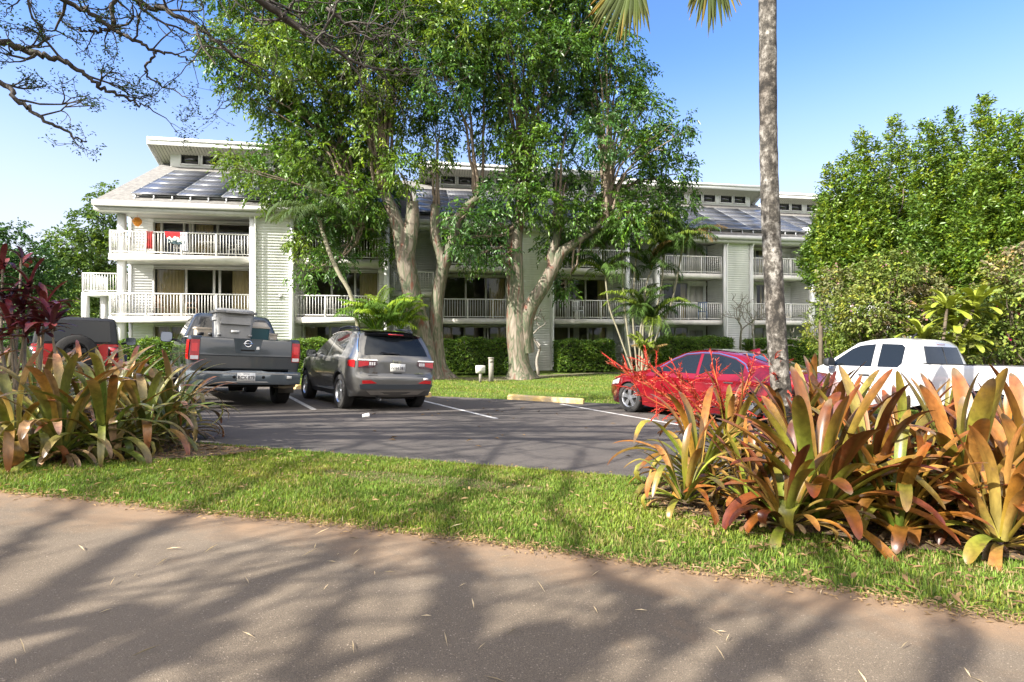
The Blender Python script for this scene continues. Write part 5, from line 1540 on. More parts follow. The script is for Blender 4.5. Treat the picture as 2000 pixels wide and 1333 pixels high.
def big_tree(name, label, D, stems, blobs, nodes, seed, cols, dens=128, base_px=None, nstem=2):
    rng = rng_of(seed)
    bx = at(base_px[0], base_px[1], D)
    o = empty(name, label=label, cat='tree', group='tall flaky barked trees on the lawn')
    o.location = (bx[0], bx[1], float(gz(bx[0], bx[1])))
    off = np.array(o.location)
    g = Geo()
    for k, st in enumerate(stems): stem(g, st, D, n=26, seed=seed + k, flare=.55 if st[0][1] > 700 else 0)
    tr = g.build('trunk', M_BARK, o, smooth=1); tr.location = -Vector(off)
    gl = Geo(); gt = Geo(); gb = Geo()
    cs = blob_sprays(gl, rng, blobs, D, dens, 9, .55, .21, .082, cols, twig=gt, rs=.93)
    N3 = [np.array(at(n[0], n[1], D + (n[2] if len(n) > 2 else 0))) for n in nodes]
    for c, r in cs:
        d = [np.linalg.norm((c - n) * np.array([1.6, .5, 1 if c[2] > n[2] else 1.5])) for n in N3]
        n0 = N3[int(np.argmin(d))]
        for q in range(nstem):
            tgt = c + rng.normal(0, r * .35, 3)
            st = n0 + rng.normal(0, .12, 3)
            L = np.linalg.norm(tgt - st)
            if L < .4: continue
            # rise first, then lean out
            mid = np.array([st[0] * .72 + tgt[0] * .28, st[1] * .72 + tgt[1] * .28, st[2] * .40 + tgt[2] * .60])
            S_ = spline(np.c_[np.vstack([st, mid, tgt]), [min(.085, .03 + .012 * L), min(.05, .02 + .006 * L), .010]], 12)
            P_ = S_[:, :3] + rng.normal(0, .02, (12, 3)); gb.tube(P_, S_[:, 3], 5)
            for m in range(3):
                a = P_[rng.integers(6, 11)]; limb(gb, a, a + rng.normal(0, r * .45, 3) + np.array([0, 0, .15 * r]), .018, .006, rng, k=4, n=5)
    b_ = gb.build('branch', mat('branch_bark', (.17, .13, .095), rough=.9, var=.35, scale=3, stretch=(1, 1, .3)), o, smooth=1); b_.location = -Vector(off)
    tw = gt
    c_ = gl.build('crown', M_LEAF, o); c_.location = -Vector(off)
    t_ = tw.build('twig', M_TWIG, c_)
    return o

LB = [(445, 105, 45), (500, 55, 65), (560, 110, 75), (520, 175, 55), (470, 170, 35), (560, 235, 55), (620, 175, 75), (640, 75, 85), (705, 35, 85), (720, 150, 85), (680, 245, 65),
      (600, 300, 50), (545, 315, 50), (480, 335, 38), (455, 310, 25), (525, 365, 38), (590, 365, 45), (650, 330, 55), (735, 265, 60), (790, 195, 75), (800, 90, 85), (825, 15, 75), (870, 150, 65), (885, 60, 80),
      (640, 420, 48), (605, 470, 42), (655, 500, 35), (700, 430, 45), (600, 535, 22), (735, 370, 45), (785, 335, 40), (845, 300, 38), (750, 475, 30), (720, 400, 45), (560, 60, 60), (770, 20, 70),
      (425, 110, 28), (420, 75, 30), (590, 20, 60), (680, 385, 40), (700, 320, 45), (660, 0, 60), (860, 240, 45), (900, 420, 26), (620, 245, 55),
      (440, -30, 60), (560, -60, 80), (700, -70, 90), (840, -60, 90)]
RB = [(950, 30, 80), (1000, 120, 85), (1045, 55, 85), (1105, 40, 75), (1125, 140, 75), (1180, 100, 60), (1200, 190, 62), (1240, 150, 36), (1255, 225, 52), (1180, 265, 52), (1100, 225, 66), (1010, 215, 66), (950, 175, 62),
      (960, 270, 42), (1040, 290, 48), (1105, 325, 42), (1290, 285, 46), (1325, 250, 28), (1315, 335, 40), (1255, 370, 50), (1200, 400, 42), (1332, 385, 28), (980, 385, 46), (1020, 370, 42), (965, 425, 34), (905, 470, 34),
      (925, 497, 28), (1115, 420, 46), (1085, 480, 36), (1100, 555, 22), (1060, 400, 44), (1160, 440, 36), (985, 500, 24), (1230, 430, 40), (1300, 425, 36), (1150, 370, 40), (1010, 300, 40), (1140, 20, 60), (1250, 290, 40), (1090, 110, 60), (920, 110, 60),
      (980, -60, 90), (1090, -60, 80), (1185, 30, 40)]
big_tree('tall_tree', 'tall leafy tree with two stout flaking trunks just right of the grey sport utility car', 23.3,
         [[(838, 742, 24), (834, 700, 21), (820, 640, 21), (803, 570, 20), (792, 510, 20), (781, 455, 16), (764, 405, 13), (748, 370, 11)],
          [(792, 520, 17), (800, 470, 17), (806, 430, 15), (806, 395, 12)],
          [(857, 740, 27, .5), (855, 705, 18, .5), (852, 650, 16, .5), (853, 600, 15, .5), (860, 550, 15, .5), (866, 510, 15, .5), (850, 460, 12, .4), (850, 400, 11, .3)],
          [(862, 535, 14, .5), (880, 485, 14, .5), (890, 440, 13, .5), (905, 415, 13, .6), (935, 385, 10, .7)]],
         LB, [(748, 372), (806, 398), (850, 402, .3), (935, 387, .7), (700, 440), (870, 440, .4)], 11, GREEN, base_px=(845, 740))
big_tree('tall_tree', 'tall leafy tree whose single trunk forks low into a leaning limb beside the notice board', 23.6,
         [[(1018, 742, 26), (1014, 705, 22), (1010, 650, 22), (1008, 590, 19), (1007, 530, 18), (1006, 480, 17), (1010, 445, 15), (1020, 410, 13)],
          [(1030, 690, 16), (1026, 640, 18), (1036, 600, 17), (1060, 562, 16), (1080, 525, 15), (1096, 495, 14), (1128, 472, 10), (1165, 445, 8), (1185, 420, 7)],
          [(1080, 525, 13), (1078, 500, 12), (1085, 470, 10), (1090, 440, 8)]],
         RB, [(1020, 412), (1185, 422), (1128, 474), (1090, 442), (1008, 450)], 12, GREEN2 + GREEN[:2], base_px=(1020, 742))

# ---- dense upright trees on the right --------------------------------------------
def upright_tree(label, D, cols_px, trunk, seed, cols):
    rng = rng_of(seed)
    o = empty('evergreen_tree', label=label, cat='tree', group='dense upright evergreen trees on the right')
    b = at(trunk[0][0], trunk[0][1], D); z = float(gz(b[0], b[1])); o.location = (b[0], b[1], z); off = -Vector(o.location)
    g = Geo()
    S_ = spline([[*at(p[0], p[1], D), p[2] / F * D] for p in trunk], 12)
    S_[0, 2] = z - .05
    g.tube(S_[:, :3], S_[:, 3], 8)
    gl = Geo()
    for (px, y0, y1, w) in cols_px:
        d = D + rng.uniform(-1.6, 1.6)
        y = y0; k = 0
        limb(g, S_[-1][:3], at(px, y0 + 60, d), .03, .010, rng, k=5)
        base = np.array(cols[rng.integers(len(cols))])
        while y < y1:
            t = (y - y0) / max(1, (y1 - y0)); r = w * .84 * min(1, .20 + 1.0 * t) / F * d
            n = int(330 * r * r) + 16
            v = unit(rng.normal(0, 1, (n, 3))); p = at(px + rng.normal(0, w * .12), y, d) + v * r * rng.uniform(.55, 1.05, (n, 1))
            dr = v * .6 + np.array([0, 0, .65]) + rng.normal(0, .3, (n, 3))
            col = np.tile(base, (n, 1)) * rng.uniform(.75, 1.25, (n, 1)); q = rng.random(n) < .22; col[q] *= np.array([1.75, 1.4, .8])
            sprays(gl, rng, p, dr, 7, .30, .15, .062, col, droop=-.1)
            y += max(9, w * .55)
    tr = g.build('trunk', M_TWIG, o, smooth=1); tr.location = off
    c = gl.build('crown', M_LEAF, o); c.location = off
UG = [(.105, .18, .025), (.12, .195, .027), (.085, .155, .024)]
upright_tree('upright evergreen tree at the right end of the building, lowest of the row', 19.5, [(1588, 470, 530, 26), (1603, 395, 545, 30), (1625, 340, 550, 34), (1655, 320, 550, 36), (1640, 400, 560, 40)], [(1603, 680, 4), (1605, 600, 4), (1620, 500, 5)], 31, UG)
upright_tree('upright evergreen tree second from the building with two pointed tops', 18.8, [(1680, 275, 540, 34), (1703, 300, 560, 40), (1745, 243, 540, 32), (1725, 360, 565, 45), (1775, 290, 520, 30)], [(1745, 690, 7), (1750, 600, 7), (1740, 480, 7)], 32, UG)
upright_tree('upright evergreen tree in the middle of the row with a thick dark trunk', 18.2, [(1805, 252, 560, 34), (1832, 262, 560, 36), (1862, 230, 540, 28), (1845, 350, 570, 46), (1790, 400, 560, 40)], [(1838, 690, 11), (1837, 560, 10), (1835, 480, 8)], 33, UG)
upright_tree('tallest upright evergreen tree of the row, with a leaning bare limb', 17.6, [(1890, 300, 560, 34), (1922, 208, 540, 28), (1905, 330, 560, 40), (1950, 245, 540, 34), (1940, 360, 560, 46)], [(1875, 690, 10), (1895, 580, 9), (1930, 500, 8), (1950, 440, 7)], 34, UG)
upright_tree('upright evergreen tree cut by the right edge of the picture', 17.0, [(1985, 240, 560, 34), (2015, 270, 560, 40), (2050, 240, 560, 40), (1990, 380, 580, 48), (2090, 300, 560, 45)], [(2040, 690, 9), (2035, 560, 8), (2020, 450, 8)], 35, UG)

def bush(name, label, cat, D, blobs, seed, cols, dens, L, Wd, length=.3, nleaf=6, flower=None, droop=.3, base=None, group=None, up=.1, out=.6):
    rng = rng_of(seed)
    bx = at(*base, D) if base else at(blobs[0][0], 700, D)
    o = empty(name, label=label, cat=cat, group=group); o.location = (bx[0], bx[1], float(gz(bx[0], bx[1]))); off = -Vector(o.location)
    gl = Geo(); gs = Geo()
    cs = blob_sprays(gl, rng, blobs, D, dens, nleaf, length, L, Wd, cols, depth=.7, droop=droop, up=up, out=out)
    for c, r in cs:
        for q in range(3): limb(gs, np.array(o.location) + rng.normal(0, .2, 3) * [1, 1, .1], c + rng.normal(0, r * .5, 3), .03, .008, rng, k=5)
    a = gs.build('stem', M_TWIG, o, smooth=1); a.location = off
    c_ = gl.build('foliage', M_LEAF_DULL, o); c_.location = off
    if flower:
        col, fr = flower; gf = Geo()
        for b, (c, r) in zip(blobs, cs):
            n = int(fr(b) * r * r)
            if n < 1: continue
            v = unit(rng.normal(0, 1, (n, 3))); v[:, 1] = -np.abs(v[:, 1])
            p = c + v * r * rng.uniform(.9, 1.08, (n, 1))
            for q in range(5): leaves(gf, p + rng.normal(0, .05, (n, 3)), rng.normal(0, 1, (n, 3)) + [0, 0, .4], .06, .05, np.tile(col, (n, 1)) * rng.uniform(.6, 1.3, (n, 1)), rng)
        if gf.n: f_ = gf.build('flowers', M_LEAF_DULL, o); f_.location = off
    return o
BG = [(.13, .175, .040), (.16, .19, .045), (.15, .16, .065), (.11, .16, .03), (.19, .16, .09)]
bush('bougainvillea', 'large straggly pale green bougainvillea mound between the building end and the white pickup', 'shrub', 16.0,
     [(1640, 560, 40), (1680, 600, 45), (1700, 550, 45), (1745, 530, 40), (1720, 620, 50), (1770, 600, 45), (1790, 560, 40), (1660, 640, 35), (1620, 600, 25), (1820, 570, 35), (1800, 620, 45), (1740, 650, 40), (1690, 650, 30), (1840, 600, 35)], 41, BG, 400, .115, .066,
     flower=((.30, .14, .16), lambda b: 10), base=(1720, 690))
bush('bougainvillea', 'bougainvillea with magenta flowers at the right edge behind the white pickup', 'shrub', 13.5,
     [(1900, 600, 35), (1940, 590, 40), (1985, 560, 40), (1960, 640, 45), (1990, 610, 45), (1930, 660, 40), (1980, 680, 45), (1900, 680, 35), (2030, 600, 60), (2040, 680, 60), (1990, 520, 40), (1960, 540, 35)], 42, BG, 380, .11, .065,
     flower=((.42, .015, .12), lambda b: 60 if 1950 < b[0] < 2010 and b[1] > 590 else 4), base=(1980, 700))
bush('shrub', 'low bright yellow-green shrub at the foot of the building’s right corner'.replace('’', "'"), 'shrub', 22, [(1600, 650, 28), (1620, 670, 26), (1645, 655, 24), (1590, 620, 16), (1660, 690, 26)], 43, [(.17, .20, .03), (.12, .17, .03)], 260, .14, .05, base=(1615, 700))

# broad-leaved yellow-green plant over the white pickup's cab
def broad_plant(label, D, heads, seed, leafL=.55, W_=.11, col=(.22, .26, .03)):
    rng = rng_of(seed); b = at(heads[0][0], 700, D)
    o = empty('broad_leaf_plant', label=label, cat='plant'); o.location = (b[0], b[1], float(gz(b[0], b[1]))); off = -Vector(o.location)
    gs = Geo(); gl = Geo()
    for hx, hy in heads:
        h = at(hx, hy, D + rng.uniform(-.3, .3))
        gs.tube(spline(np.c_[np.vstack([np.array(o.location), (np.array(o.location) + h) / 2 + rng.normal(0, .1, 3), h]), [.05, .04, .03]], 8)[:, :3], .035, 7)
        for k in range(26):
            strap_leaf(gl, h + np.array([0, 0, rng.uniform(-.15, .05)]), rng.uniform(0, 2 * PI), math.radians(rng.uniform(-10, 75)), leafL * rng.uniform(.75, 1.2), W_ * rng.uniform(.8, 1.2), math.radians(rng.uniform(40, 90)), .12,
                       [np.array(col) * f for f in (.7, 1.0, 1.15)], rng, n=8, cross=3)
    a = gs.build('stem', M_TWIG, o, smooth=1); a.location = off
    c = gl.build('foliage', M_STRAP, o, smooth=1); c.location = off

def strap_leaf(g, base, az, e0, L, Wd, bend, cup, cols, rng, n=14, cross=5, twist=0.0, kink=None, power=1.5, tipround=.16, spine=0):
    """arching strap: starts at elevation e0, bends by `bend` radians over its length"""
    t = 1 - (1 - np.linspace(0, 1, n)) ** 1.5
    el = e0 - bend * t ** power
    if kink is not None: el = el - kink[1] / (1 + np.exp(-(t - kink[0]) * 30))
    ds = L * np.diff(t)
    h = np.concatenate([[0], np.cumsum(np.cos(el[:-1]) * ds)]); v = np.concatenate([[0], np.cumsum(np.sin(el[:-1]) * ds)])
    azv = az + twist * t
    P = base + np.stack([np.concatenate([[0], np.cumsum(np.cos(el[:-1]) * ds * np.cos(azv[:-1]))]), np.concatenate([[0], np.cumsum(np.cos(el[:-1]) * ds * np.sin(azv[:-1]))]), v], -1)
    s = np.stack([-np.sin(azv), np.cos(azv), np.zeros(n)], -1)
    nr = np.stack([-np.sin(el) * np.cos(azv), -np.sin(el) * np.sin(azv), np.cos(el)], -1)
    prof = np.minimum(1, .62 + .55 * t) * np.sqrt(np.clip(1 - np.clip((t - (1 - tipround)) / tipround, 0, 1) ** 2.2, 0.0, 1))
    prof[-1] = .05
    u = np.linspace(-1, 1, cross)
    wv = (Wd / 2 * prof)[:, None]
    cupv = cup * (1.35 - t)[:, None]
    wav = rng.normal(0, .04)
    V = P[:, None] + s[:, None] * (wv * u[None])[..., None] + nr[:, None] * (wv * (np.abs(u) ** 1.6)[None] * cupv * 1.6 + wv * wav * np.sin(t * 9)[:, None] * u[None])[..., None]
    c0, c1, c2 = [np.asarray(c, float) for c in cols]
    tt = t[:, None]
    C = np.where(tt < .5, c0 + (c1 - c0) * tt * 2, c1 + (c2 - c1) * (tt - .5) * 2)
    if spine: C = np.where(tt > spine, np.array([.13, .085, .045]), C)
    C = np.repeat(C, cross, 0) * (1 + .18 * np.tile(np.abs(u) - .4, n)[:, None])
    i = np.arange(n - 1)[:, None] * cross; j = np.arange(cross - 1)[None]
    g.add(V.reshape(-1, 3), np.stack([i + j, i + cross + j, i + cross + j + 1, i + j + 1], -1).reshape(-1, 4), np.clip(C, .003, 1))

broad_plant('yellow-green broad-leaved plant with rosettes of paddle leaves above the white pickup cab', 13.2, [(1800, 655), (1850, 600), (1865, 640), (1905, 600), (1880, 670)], 44, .72, .15)

# ---- hedges ----------------------------------------------------------------
def hedge(label, px0, px1, D0, D1, top_py, depth, seed):
    a = at(px0, 700, D0)[:2]; b = at(px1, 700, D1)[:2]; d = (b - a); L = np.linalg.norm(d); u = d / L; n = np.array([-u[1], u[0]])
    z0 = float(gz(*((a + b) / 2))); h = (650 - top_py) / F * (D0 + D1) / 2 - z0
    rng = rng_of(seed)
    o = empty('hedge', (*((a + b) / 2), z0), math.atan2(u[1], u[0]), label, 'hedge', 'clipped hedges along the building')
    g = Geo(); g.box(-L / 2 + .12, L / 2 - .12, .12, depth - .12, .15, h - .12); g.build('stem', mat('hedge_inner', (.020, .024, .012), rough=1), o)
    A = [(L * h, 'f'), (L * depth, 't'), (depth * h, 'l'), (depth * h, 'r')]
    gl = Geo()
    for area, side in A:
        k = int(area * 330); p = np.zeros((k, 3)); q = rng.random((k, 2)); jit = rng.normal(0, .035, k)
        if side == 'f': p = np.c_[(q[:, 0] - .5) * L, jit, .12 + q[:, 1] * (h - .12)]; dr = np.array([0, -1, .35])
        elif side == 't': p = np.c_[(q[:, 0] - .5) * L, q[:, 1] * depth, h + jit]; dr = np.array([0, -.3, 1])
        else:
            s_ = -1 if side == 'l' else 1
            p = np.c_[s_ * (L / 2 + jit), q[:, 0] * depth, .12 + q[:, 1] * (h - .12)]; dr = np.array([s_, -.2, .35])
        wav = .05 * np.sin(p[:, 0] * 3 + seed) + .04 * np.sin(p[:, 0] * 7.3)
        p[:, 2] += wav * (p[:, 2] / h); p[:, 1] += .06 * np.sin(p[:, 0] * 2.3 + p[:, 2] * 3)
        col = np.tile(np.array([.095, .18, .028]), (k, 1)) * rng.uniform(.55, 1.5, (k, 1)); y = rng.random(k) < .25; col[y] *= np.array([1.7, 1.35, 1])
        sprays(gl, rng, p - dr * .05, dr + rng.normal(0, .55, (k, 3)), 4, .11, .085, .042, col, droop=.1)
    gl.build('foliage', M_LEAF, o)
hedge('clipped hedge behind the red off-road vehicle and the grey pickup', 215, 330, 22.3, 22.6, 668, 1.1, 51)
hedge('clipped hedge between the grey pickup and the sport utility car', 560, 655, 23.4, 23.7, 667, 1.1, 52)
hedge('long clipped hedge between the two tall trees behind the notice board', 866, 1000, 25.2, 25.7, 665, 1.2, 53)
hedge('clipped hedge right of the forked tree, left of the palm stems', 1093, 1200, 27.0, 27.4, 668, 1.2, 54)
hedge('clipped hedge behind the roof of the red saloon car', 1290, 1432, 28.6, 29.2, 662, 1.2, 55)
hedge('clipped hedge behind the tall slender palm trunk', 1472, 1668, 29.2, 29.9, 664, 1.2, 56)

# ---- palms -------------------------------------------------------------------
M_PALMTR = mat('palm_stem', (.27, .245, .18), rough=.8, col2=(.17, .16, .10), scale=7, stretch=(.4, .4, 3), bump=.3)
def frond(g, base, az, e0, L, bend, rng, leafL=.42, Wd=.035, col=(.06, .12, .02), n=16, droop=.5):
    t = np.linspace(0, 1, n); el = e0 - bend * t ** 1.3; ds = L / (n - 1)
    h = np.concatenate([[0], np.cumsum(np.cos(el[:-1]) * ds)]); v = np.concatenate([[0], np.cumsum(np.sin(el[:-1]) * ds)])
    P = np.asarray(base) + np.stack([h * math.cos(az), h * math.sin(az), v], -1)
    g.tube(P, np.linspace(.022, .005, n), 4, col=np.array(col) * 1.3, cap=False)
    T = unit(np.gradient(P, axis=0)); s = np.array([-math.sin(az), math.cos(az), 0.0])
    m = 44; tt = np.linspace(.14, .99, m)
    Pi = np.stack([np.interp(tt, t, P[:, k]) for k in range(3)], -1); Ti = unit(np.stack([np.interp(tt, t, T[:, k]) for k in range(3)], -1))
    ll = leafL * np.sin(PI * (tt * .82 + .12)) ** .7
    for sg in (1, -1):
        a = Ti * .55 + sg * s * .85 + np.array([0, 0, .22]) + rng.normal(0, .09, (m, 3))
        cc = np.tile(col, (m, 1)) * rng.uniform(.7, 1.35, (m, 1))
        a = unit(a)
        w = unit(np.cross(a, np.array([0, 0, 1.0]) + Ti * .2)) * Wd / 2
        mid = Pi + a * ll[:, None] * .55; tip = Pi + a * ll[:, None] * .95 - np.array([0, 0, 1]) * (ll * droop)[:, None]
        V = np.stack([Pi - w * .5, Pi + w * .5, mid + w, mid - w, tip], 1).reshape(-1, 3)
        i = np.arange(m)[:, None] * 5
        cs = np.repeat(cc, 5, 0)
        b = g.n
        g.add(V, i + np.array([[0, 1, 2, 3]]), cs)
        g.F3.append(b + i + np.array([[3, 2, 4]])); g.M3.append(np.zeros(m, int))

def palm_clump(name, label, D, base_px, stems, seed, L=1.7, leafL=.42, nf=9, col=(.055, .105, .022), e=(25, 85), bend=(50, 110), r=.045, fresh=None, cat='palm'):
    rng = rng_of(seed); b = at(base_px, 700, D); z = float(gz(b[0], b[1]))
    o = empty(name, (b[0], b[1], z), 0, label, cat); off = -Vector(o.location)
    for k, st in enumerate(stems):
        pts = [[*at(p[0], p[1], D + (p[2] if len(p) > 2 else 0)), r * (1.15 if i == 0 else 1)] for i, p in enumerate(st)]
        top = np.array(pts[-1][:3])
        if len(pts) > 1:
            if st[0][1] > 690: pts[0][2] = z - .03
            g = Geo(); S_ = spline(pts, 16); g.tube(S_[:, :3], S_[:, 3], 9); q = g.build('trunk', M_PALMTR, o, smooth=1); q.location = off
        g = Geo()
        a0 = rng.uniform(0, 6)
        for f in range(nf):
            c = np.array(col) * rng.uniform(.8, 1.3)
            if fresh and rng.random() < fresh: c = c * np.array([2.2, 1.7, 1.0])
            if rng.random() < .07: c = np.array([.22, .15, .06])
            frond(g, top + np.array([0, 0, .05]), a0 + f * 2.4, math.radians(rng.uniform(*e)), L * rng.uniform(.75, 1.15), math.radians(rng.uniform(*bend)), rng, leafL, .038, c)
        q = g.build('crown', M_LEAF_DULL, o); q.location = off
    return o
palm_clump('feather_palm', 'slender leaning palm with arching fronds in front of the first siding pier', 22.2, 716,
           [[(716, 700), (690, 592), (662, 535), (642, 490), (622, 425)]], 61, L=2.5, leafL=.55, nf=12, col=(.075, .115, .045), r=.085, e=(10, 75), bend=(60, 130))
palm_clump('areca_palm', 'low bushy feather palm behind the sport utility car by the tall tree', 21.8, 750,
           [[(735, 690), (735, 655)], [(755, 690), (758, 640)], [(775, 690), (782, 650)], [(750, 690), (742, 630)]], 62, L=1.9, leafL=.5, nf=9, col=(.09, .17, .025), fresh=.45, e=(35, 85), bend=(40, 95))
palm_clump('areca_palm', 'clump of tall thin-stemmed palms between the middle and right balconies', 24.3, 1248,
           [[(1238, 722), (1222, 620), (1216, 540), (1214, 470)], [(1246, 722), (1236, 620), (1240, 530), (1248, 455)], [(1252, 722), (1272, 640), (1290, 570), (1298, 490)],
            [(1258, 722), (1282, 660), (1312, 590), (1334, 480)], [(1240, 722), (1208, 650), (1190, 600), (1182, 540)], [(1252, 722), (1256, 640), (1262, 560), (1272, 530)], [(1248, 722), (1250, 660), (1255, 620)], [(1256, 722), (1268, 690), (1275, 640)]],
           63, L=2.2, leafL=.55, nf=14, col=(.060, .110, .024), fresh=.25, bend=(60, 130), r=.038)
palm_clump('areca_palm', 'young bright green palm sprout at the foot of the palm clump', 23.6, 1262, [[(1262, 722), (1264, 700)], [(1254, 722), (1255, 690)]], 64, L=1.0, leafL=.32, nf=7, col=(.16, .21, .03), e=(40, 85))

# bare frangipani trees
def bare_tree(label, D, base, seed, h, spread, first):
    rng = rng_of(seed); b = at(base, 700, D); z = float(gz(b[0], b[1]))
    o = empty('bare_tree', (b[0], b[1], z), 0, label, 'tree', 'leafless forked trees against the siding')
    g = Geo()
    def grow(p, d, L, r, k):
        q = p + d * L
        m = (p + q) / 2 + rng.normal(0, L * .10, 3)
        S_ = spline(np.c_[np.vstack([p, m, q]), [r, r * .88, r * .78]], 6); g.tube(S_[:, :3], S_[:, 3], 7)
        if k == 0: return
        for s_ in range(2 if rng.random() < .75 else 3):
            nd = unit(d * .55 + rng.normal(0, .62, 3) * np.array([spread, .6, .7]) + np.array([0, 0, .42]))
            grow(q, nd, L * rng.uniform(.62, .86), r * .70, k - 1)
    for d, L in first: grow(np.zeros(3), unit(np.array(d)), L, .075, 5)
    g.build('trunk', mat('grey_smooth_bark', (.25, .225, .19), rough=.8, var=.25, scale=6), o, smooth=1)
bare_tree('leafless grey forked tree before the right siding pier beside the tall palm trunk', 28.0, 1462, 71, 3, 1.1, [((-.35, 0, 1), 1.3), ((.25, 0, 1), 1.2)])
bare_tree('small leafless tree against the siding beside the leaning limb of the forked tree', 25.6, 1052, 72, 3, 1.0, [((.05, 0, 1), 1.25)])

# ---- tall slender fan palm -----------------------------------------------------
def fan_palm():
    D = 5.75; p = [(1541, 1000), (1530, 800), (1519, 690), (1507, 470), (1502, 330), (1500, 200), (1499, 0), (1497, -260), (1496, -420)]
    wd = [21, 18.5, 18, 17.2, 16.5, 16, 16.2, 16, 15]
    W3 = [[*at(a, b, D), w / F * D] for (a, b), w in zip(p, wd)]
    z = float(gz(W3[0][0], D)); W3[0][2] = z
    o = empty('fan_palm', (W3[0][0], D, z), 0, 'very tall slender palm with mottled grey trunk rising from the orange bromeliads', 'palm'); off = -Vector(o.location)
    S_ = spline(W3, 60); k = 18; n = 60; rng = rng_of(81)
    g = Geo(); P, R = S_[:, :3], S_[:, 3] * (1 + .018 * np.sin(np.arange(n) * 1.9) + rng.normal(0, .012, n))
    g.tube(P, R, k)
    m = bpy.data.materials.new('palm_bark'); m.use_nodes = True
    N = m.node_tree.nodes; K = m.node_tree.links; b = N['Principled BSDF']; b.inputs['Roughness'].default_value = .9
    tc = N.new('ShaderNodeTexCoord'); mp = N.new('ShaderNodeMapping'); mp.inputs['Scale'].default_value = (1, 1, .75); K.new(tc.outputs['Object'], mp.inputs[0])
    def nz(sc, d=7, ro=.7):
        t = N.new('ShaderNodeTexNoise'); t.inputs['Scale'].default_value = sc; t.inputs['Detail'].default_value = d; t.inputs['Roughness'].default_value = ro; K.new(mp.outputs[0], t.inputs[0]); return t.outputs[0]
    r = N.new('ShaderNodeValToRGB'); K.new(nz(13), r.inputs[0]); e = r.color_ramp.elements
    st = [(.40, (.022, .020, .017)), (.475, (.060, .055, .047)), (.53, (.115, .108, .096)), (.61, (.26, .255, .24))]
    while len(e) < 4: e.new(.5)
    for q, (po, c) in zip(e, st): q.position = po; q.color = (*c, 1)
    r2 = N.new('ShaderNodeValToRGB'); K.new(nz(1.6, 4), r2.inputs[0]); e = r2.color_ramp.elements
    e[0].position = .38; e[0].color = (.60, .54, .49, 1); e[1].position = .62; e[1].color = (1.15, 1.12, 1.08, 1)
    mx = N.new('ShaderNodeMix'); mx.data_type = 'RGBA'; mx.blend_type = 'MULTIPLY'; mx.inputs[0].default_value = 1
    K.new(r.outputs[0], mx.inputs[6]); K.new(r2.outputs[0], mx.inputs[7]); K.new(mx.outputs[2], b.inputs['Base Color'])
    bp = N.new('ShaderNodeBump'); bp.inputs['Strength'].default_value = .9; bp.inputs['Distance'].default_value = .02; K.new(nz(24), bp.inputs['Height']); K.new(bp.outputs[0], b.inputs['Normal'])
    t = g.build('trunk', m, o, smooth=1); t.location = off
    # hanging fan leaves: stalk then radiating folded segments
    top = P[-1]
    def fan(hub, d, L, spread, col):
        g = Geo(); hub = np.asarray(hub, float); d = unit(np.asarray(d, float))
        mid = (top + hub) / 2 + np.array([0, 0, .55])
        S2 = spline(np.c_[np.vstack([top, mid, hub]), [.025, .02, .014]], 12); g.tube(S2[:, :3], S2[:, 3], 6, col=np.array([.10, .12, .03]))
        side = unit(np.cross(d, np.array([0.2, 1.0, .1])))
        ns = 30
        for q in range(ns):
            a = (q / (ns - 1) - .5) * spread
            dd = unit(d * math.cos(a) + side * math.sin(a) + rng.normal(0, .03, 3))
            l = L * (1 - .25 * abs(a) / (spread / 2)) * rng.uniform(.88, 1.06)
            w = .024; nrm = np.cross(dd, side); s2 = unit(np.cross(dd, np.array([0, 1, 0.0])))
            tt = np.array([0, .3, .62, .85, 1.0]); wd_ = np.array([.3, 1, .95, .5, .05]) * w
            C0 = hub + dd * l * tt[:, None] - np.array([0, 0, 1]) * (l * .10 * tt ** 3)[:, None]
            V = np.stack([C0 - s2 * wd_[:, None], C0 + np.array([0, -.010, 0]), C0 + s2 * wd_[:, None]], 1).reshape(-1, 3)
            c = np.array(col) * rng.uniform(.7, 1.3); C = np.repeat(np.stack([c, c, c, c * [1.5, 1.15, 1], c * [2.2, 1.3, .9]]), 3, 0)
            if rng.random() < .12: C = C * np.array([2.4, 1.5, .9])
            i = np.arange(4)[:, None] * 3; j = np.arange(2)[None]
            g.add(V, np.stack([i + j, i + 3 + j, i + 3 + j + 1, i + j + 1], -1).reshape(-1, 4), np.clip(C, 0, .6))
        f = g.build('frond', M_LEAF_DULL, o); f.location = off
    fan(at(1240, -60, 5.7), (-.36, 0, -1), .82, 1.25, (.060, .085, .018))
    fan(at(1392, -95, 5.9), (.03, .1, -1), .80, 1.0, (.050, .080, .020))
    for q in range(16):
        a = q * 2.4; e_ = rng.uniform(-.5, .9)
        dv = np.array([math.cos(a) * math.cos(e_), math.sin(a) * math.cos(e_), math.sin(e_)])
        hub = top + dv * 1.25 + np.array([0, 0, .2])
        if hub[2] < 4.6: hub[2] = 4.6
        if hub[2] - top[2] < .2: dv = dv + np.array([0, 0, .3])
        fan(hub, dv * .8 + np.array([0, 0, .15 if hub[2] < 5.2 else -.2]), .75, 2.2, (.060, .10, .022))
fan_palm()
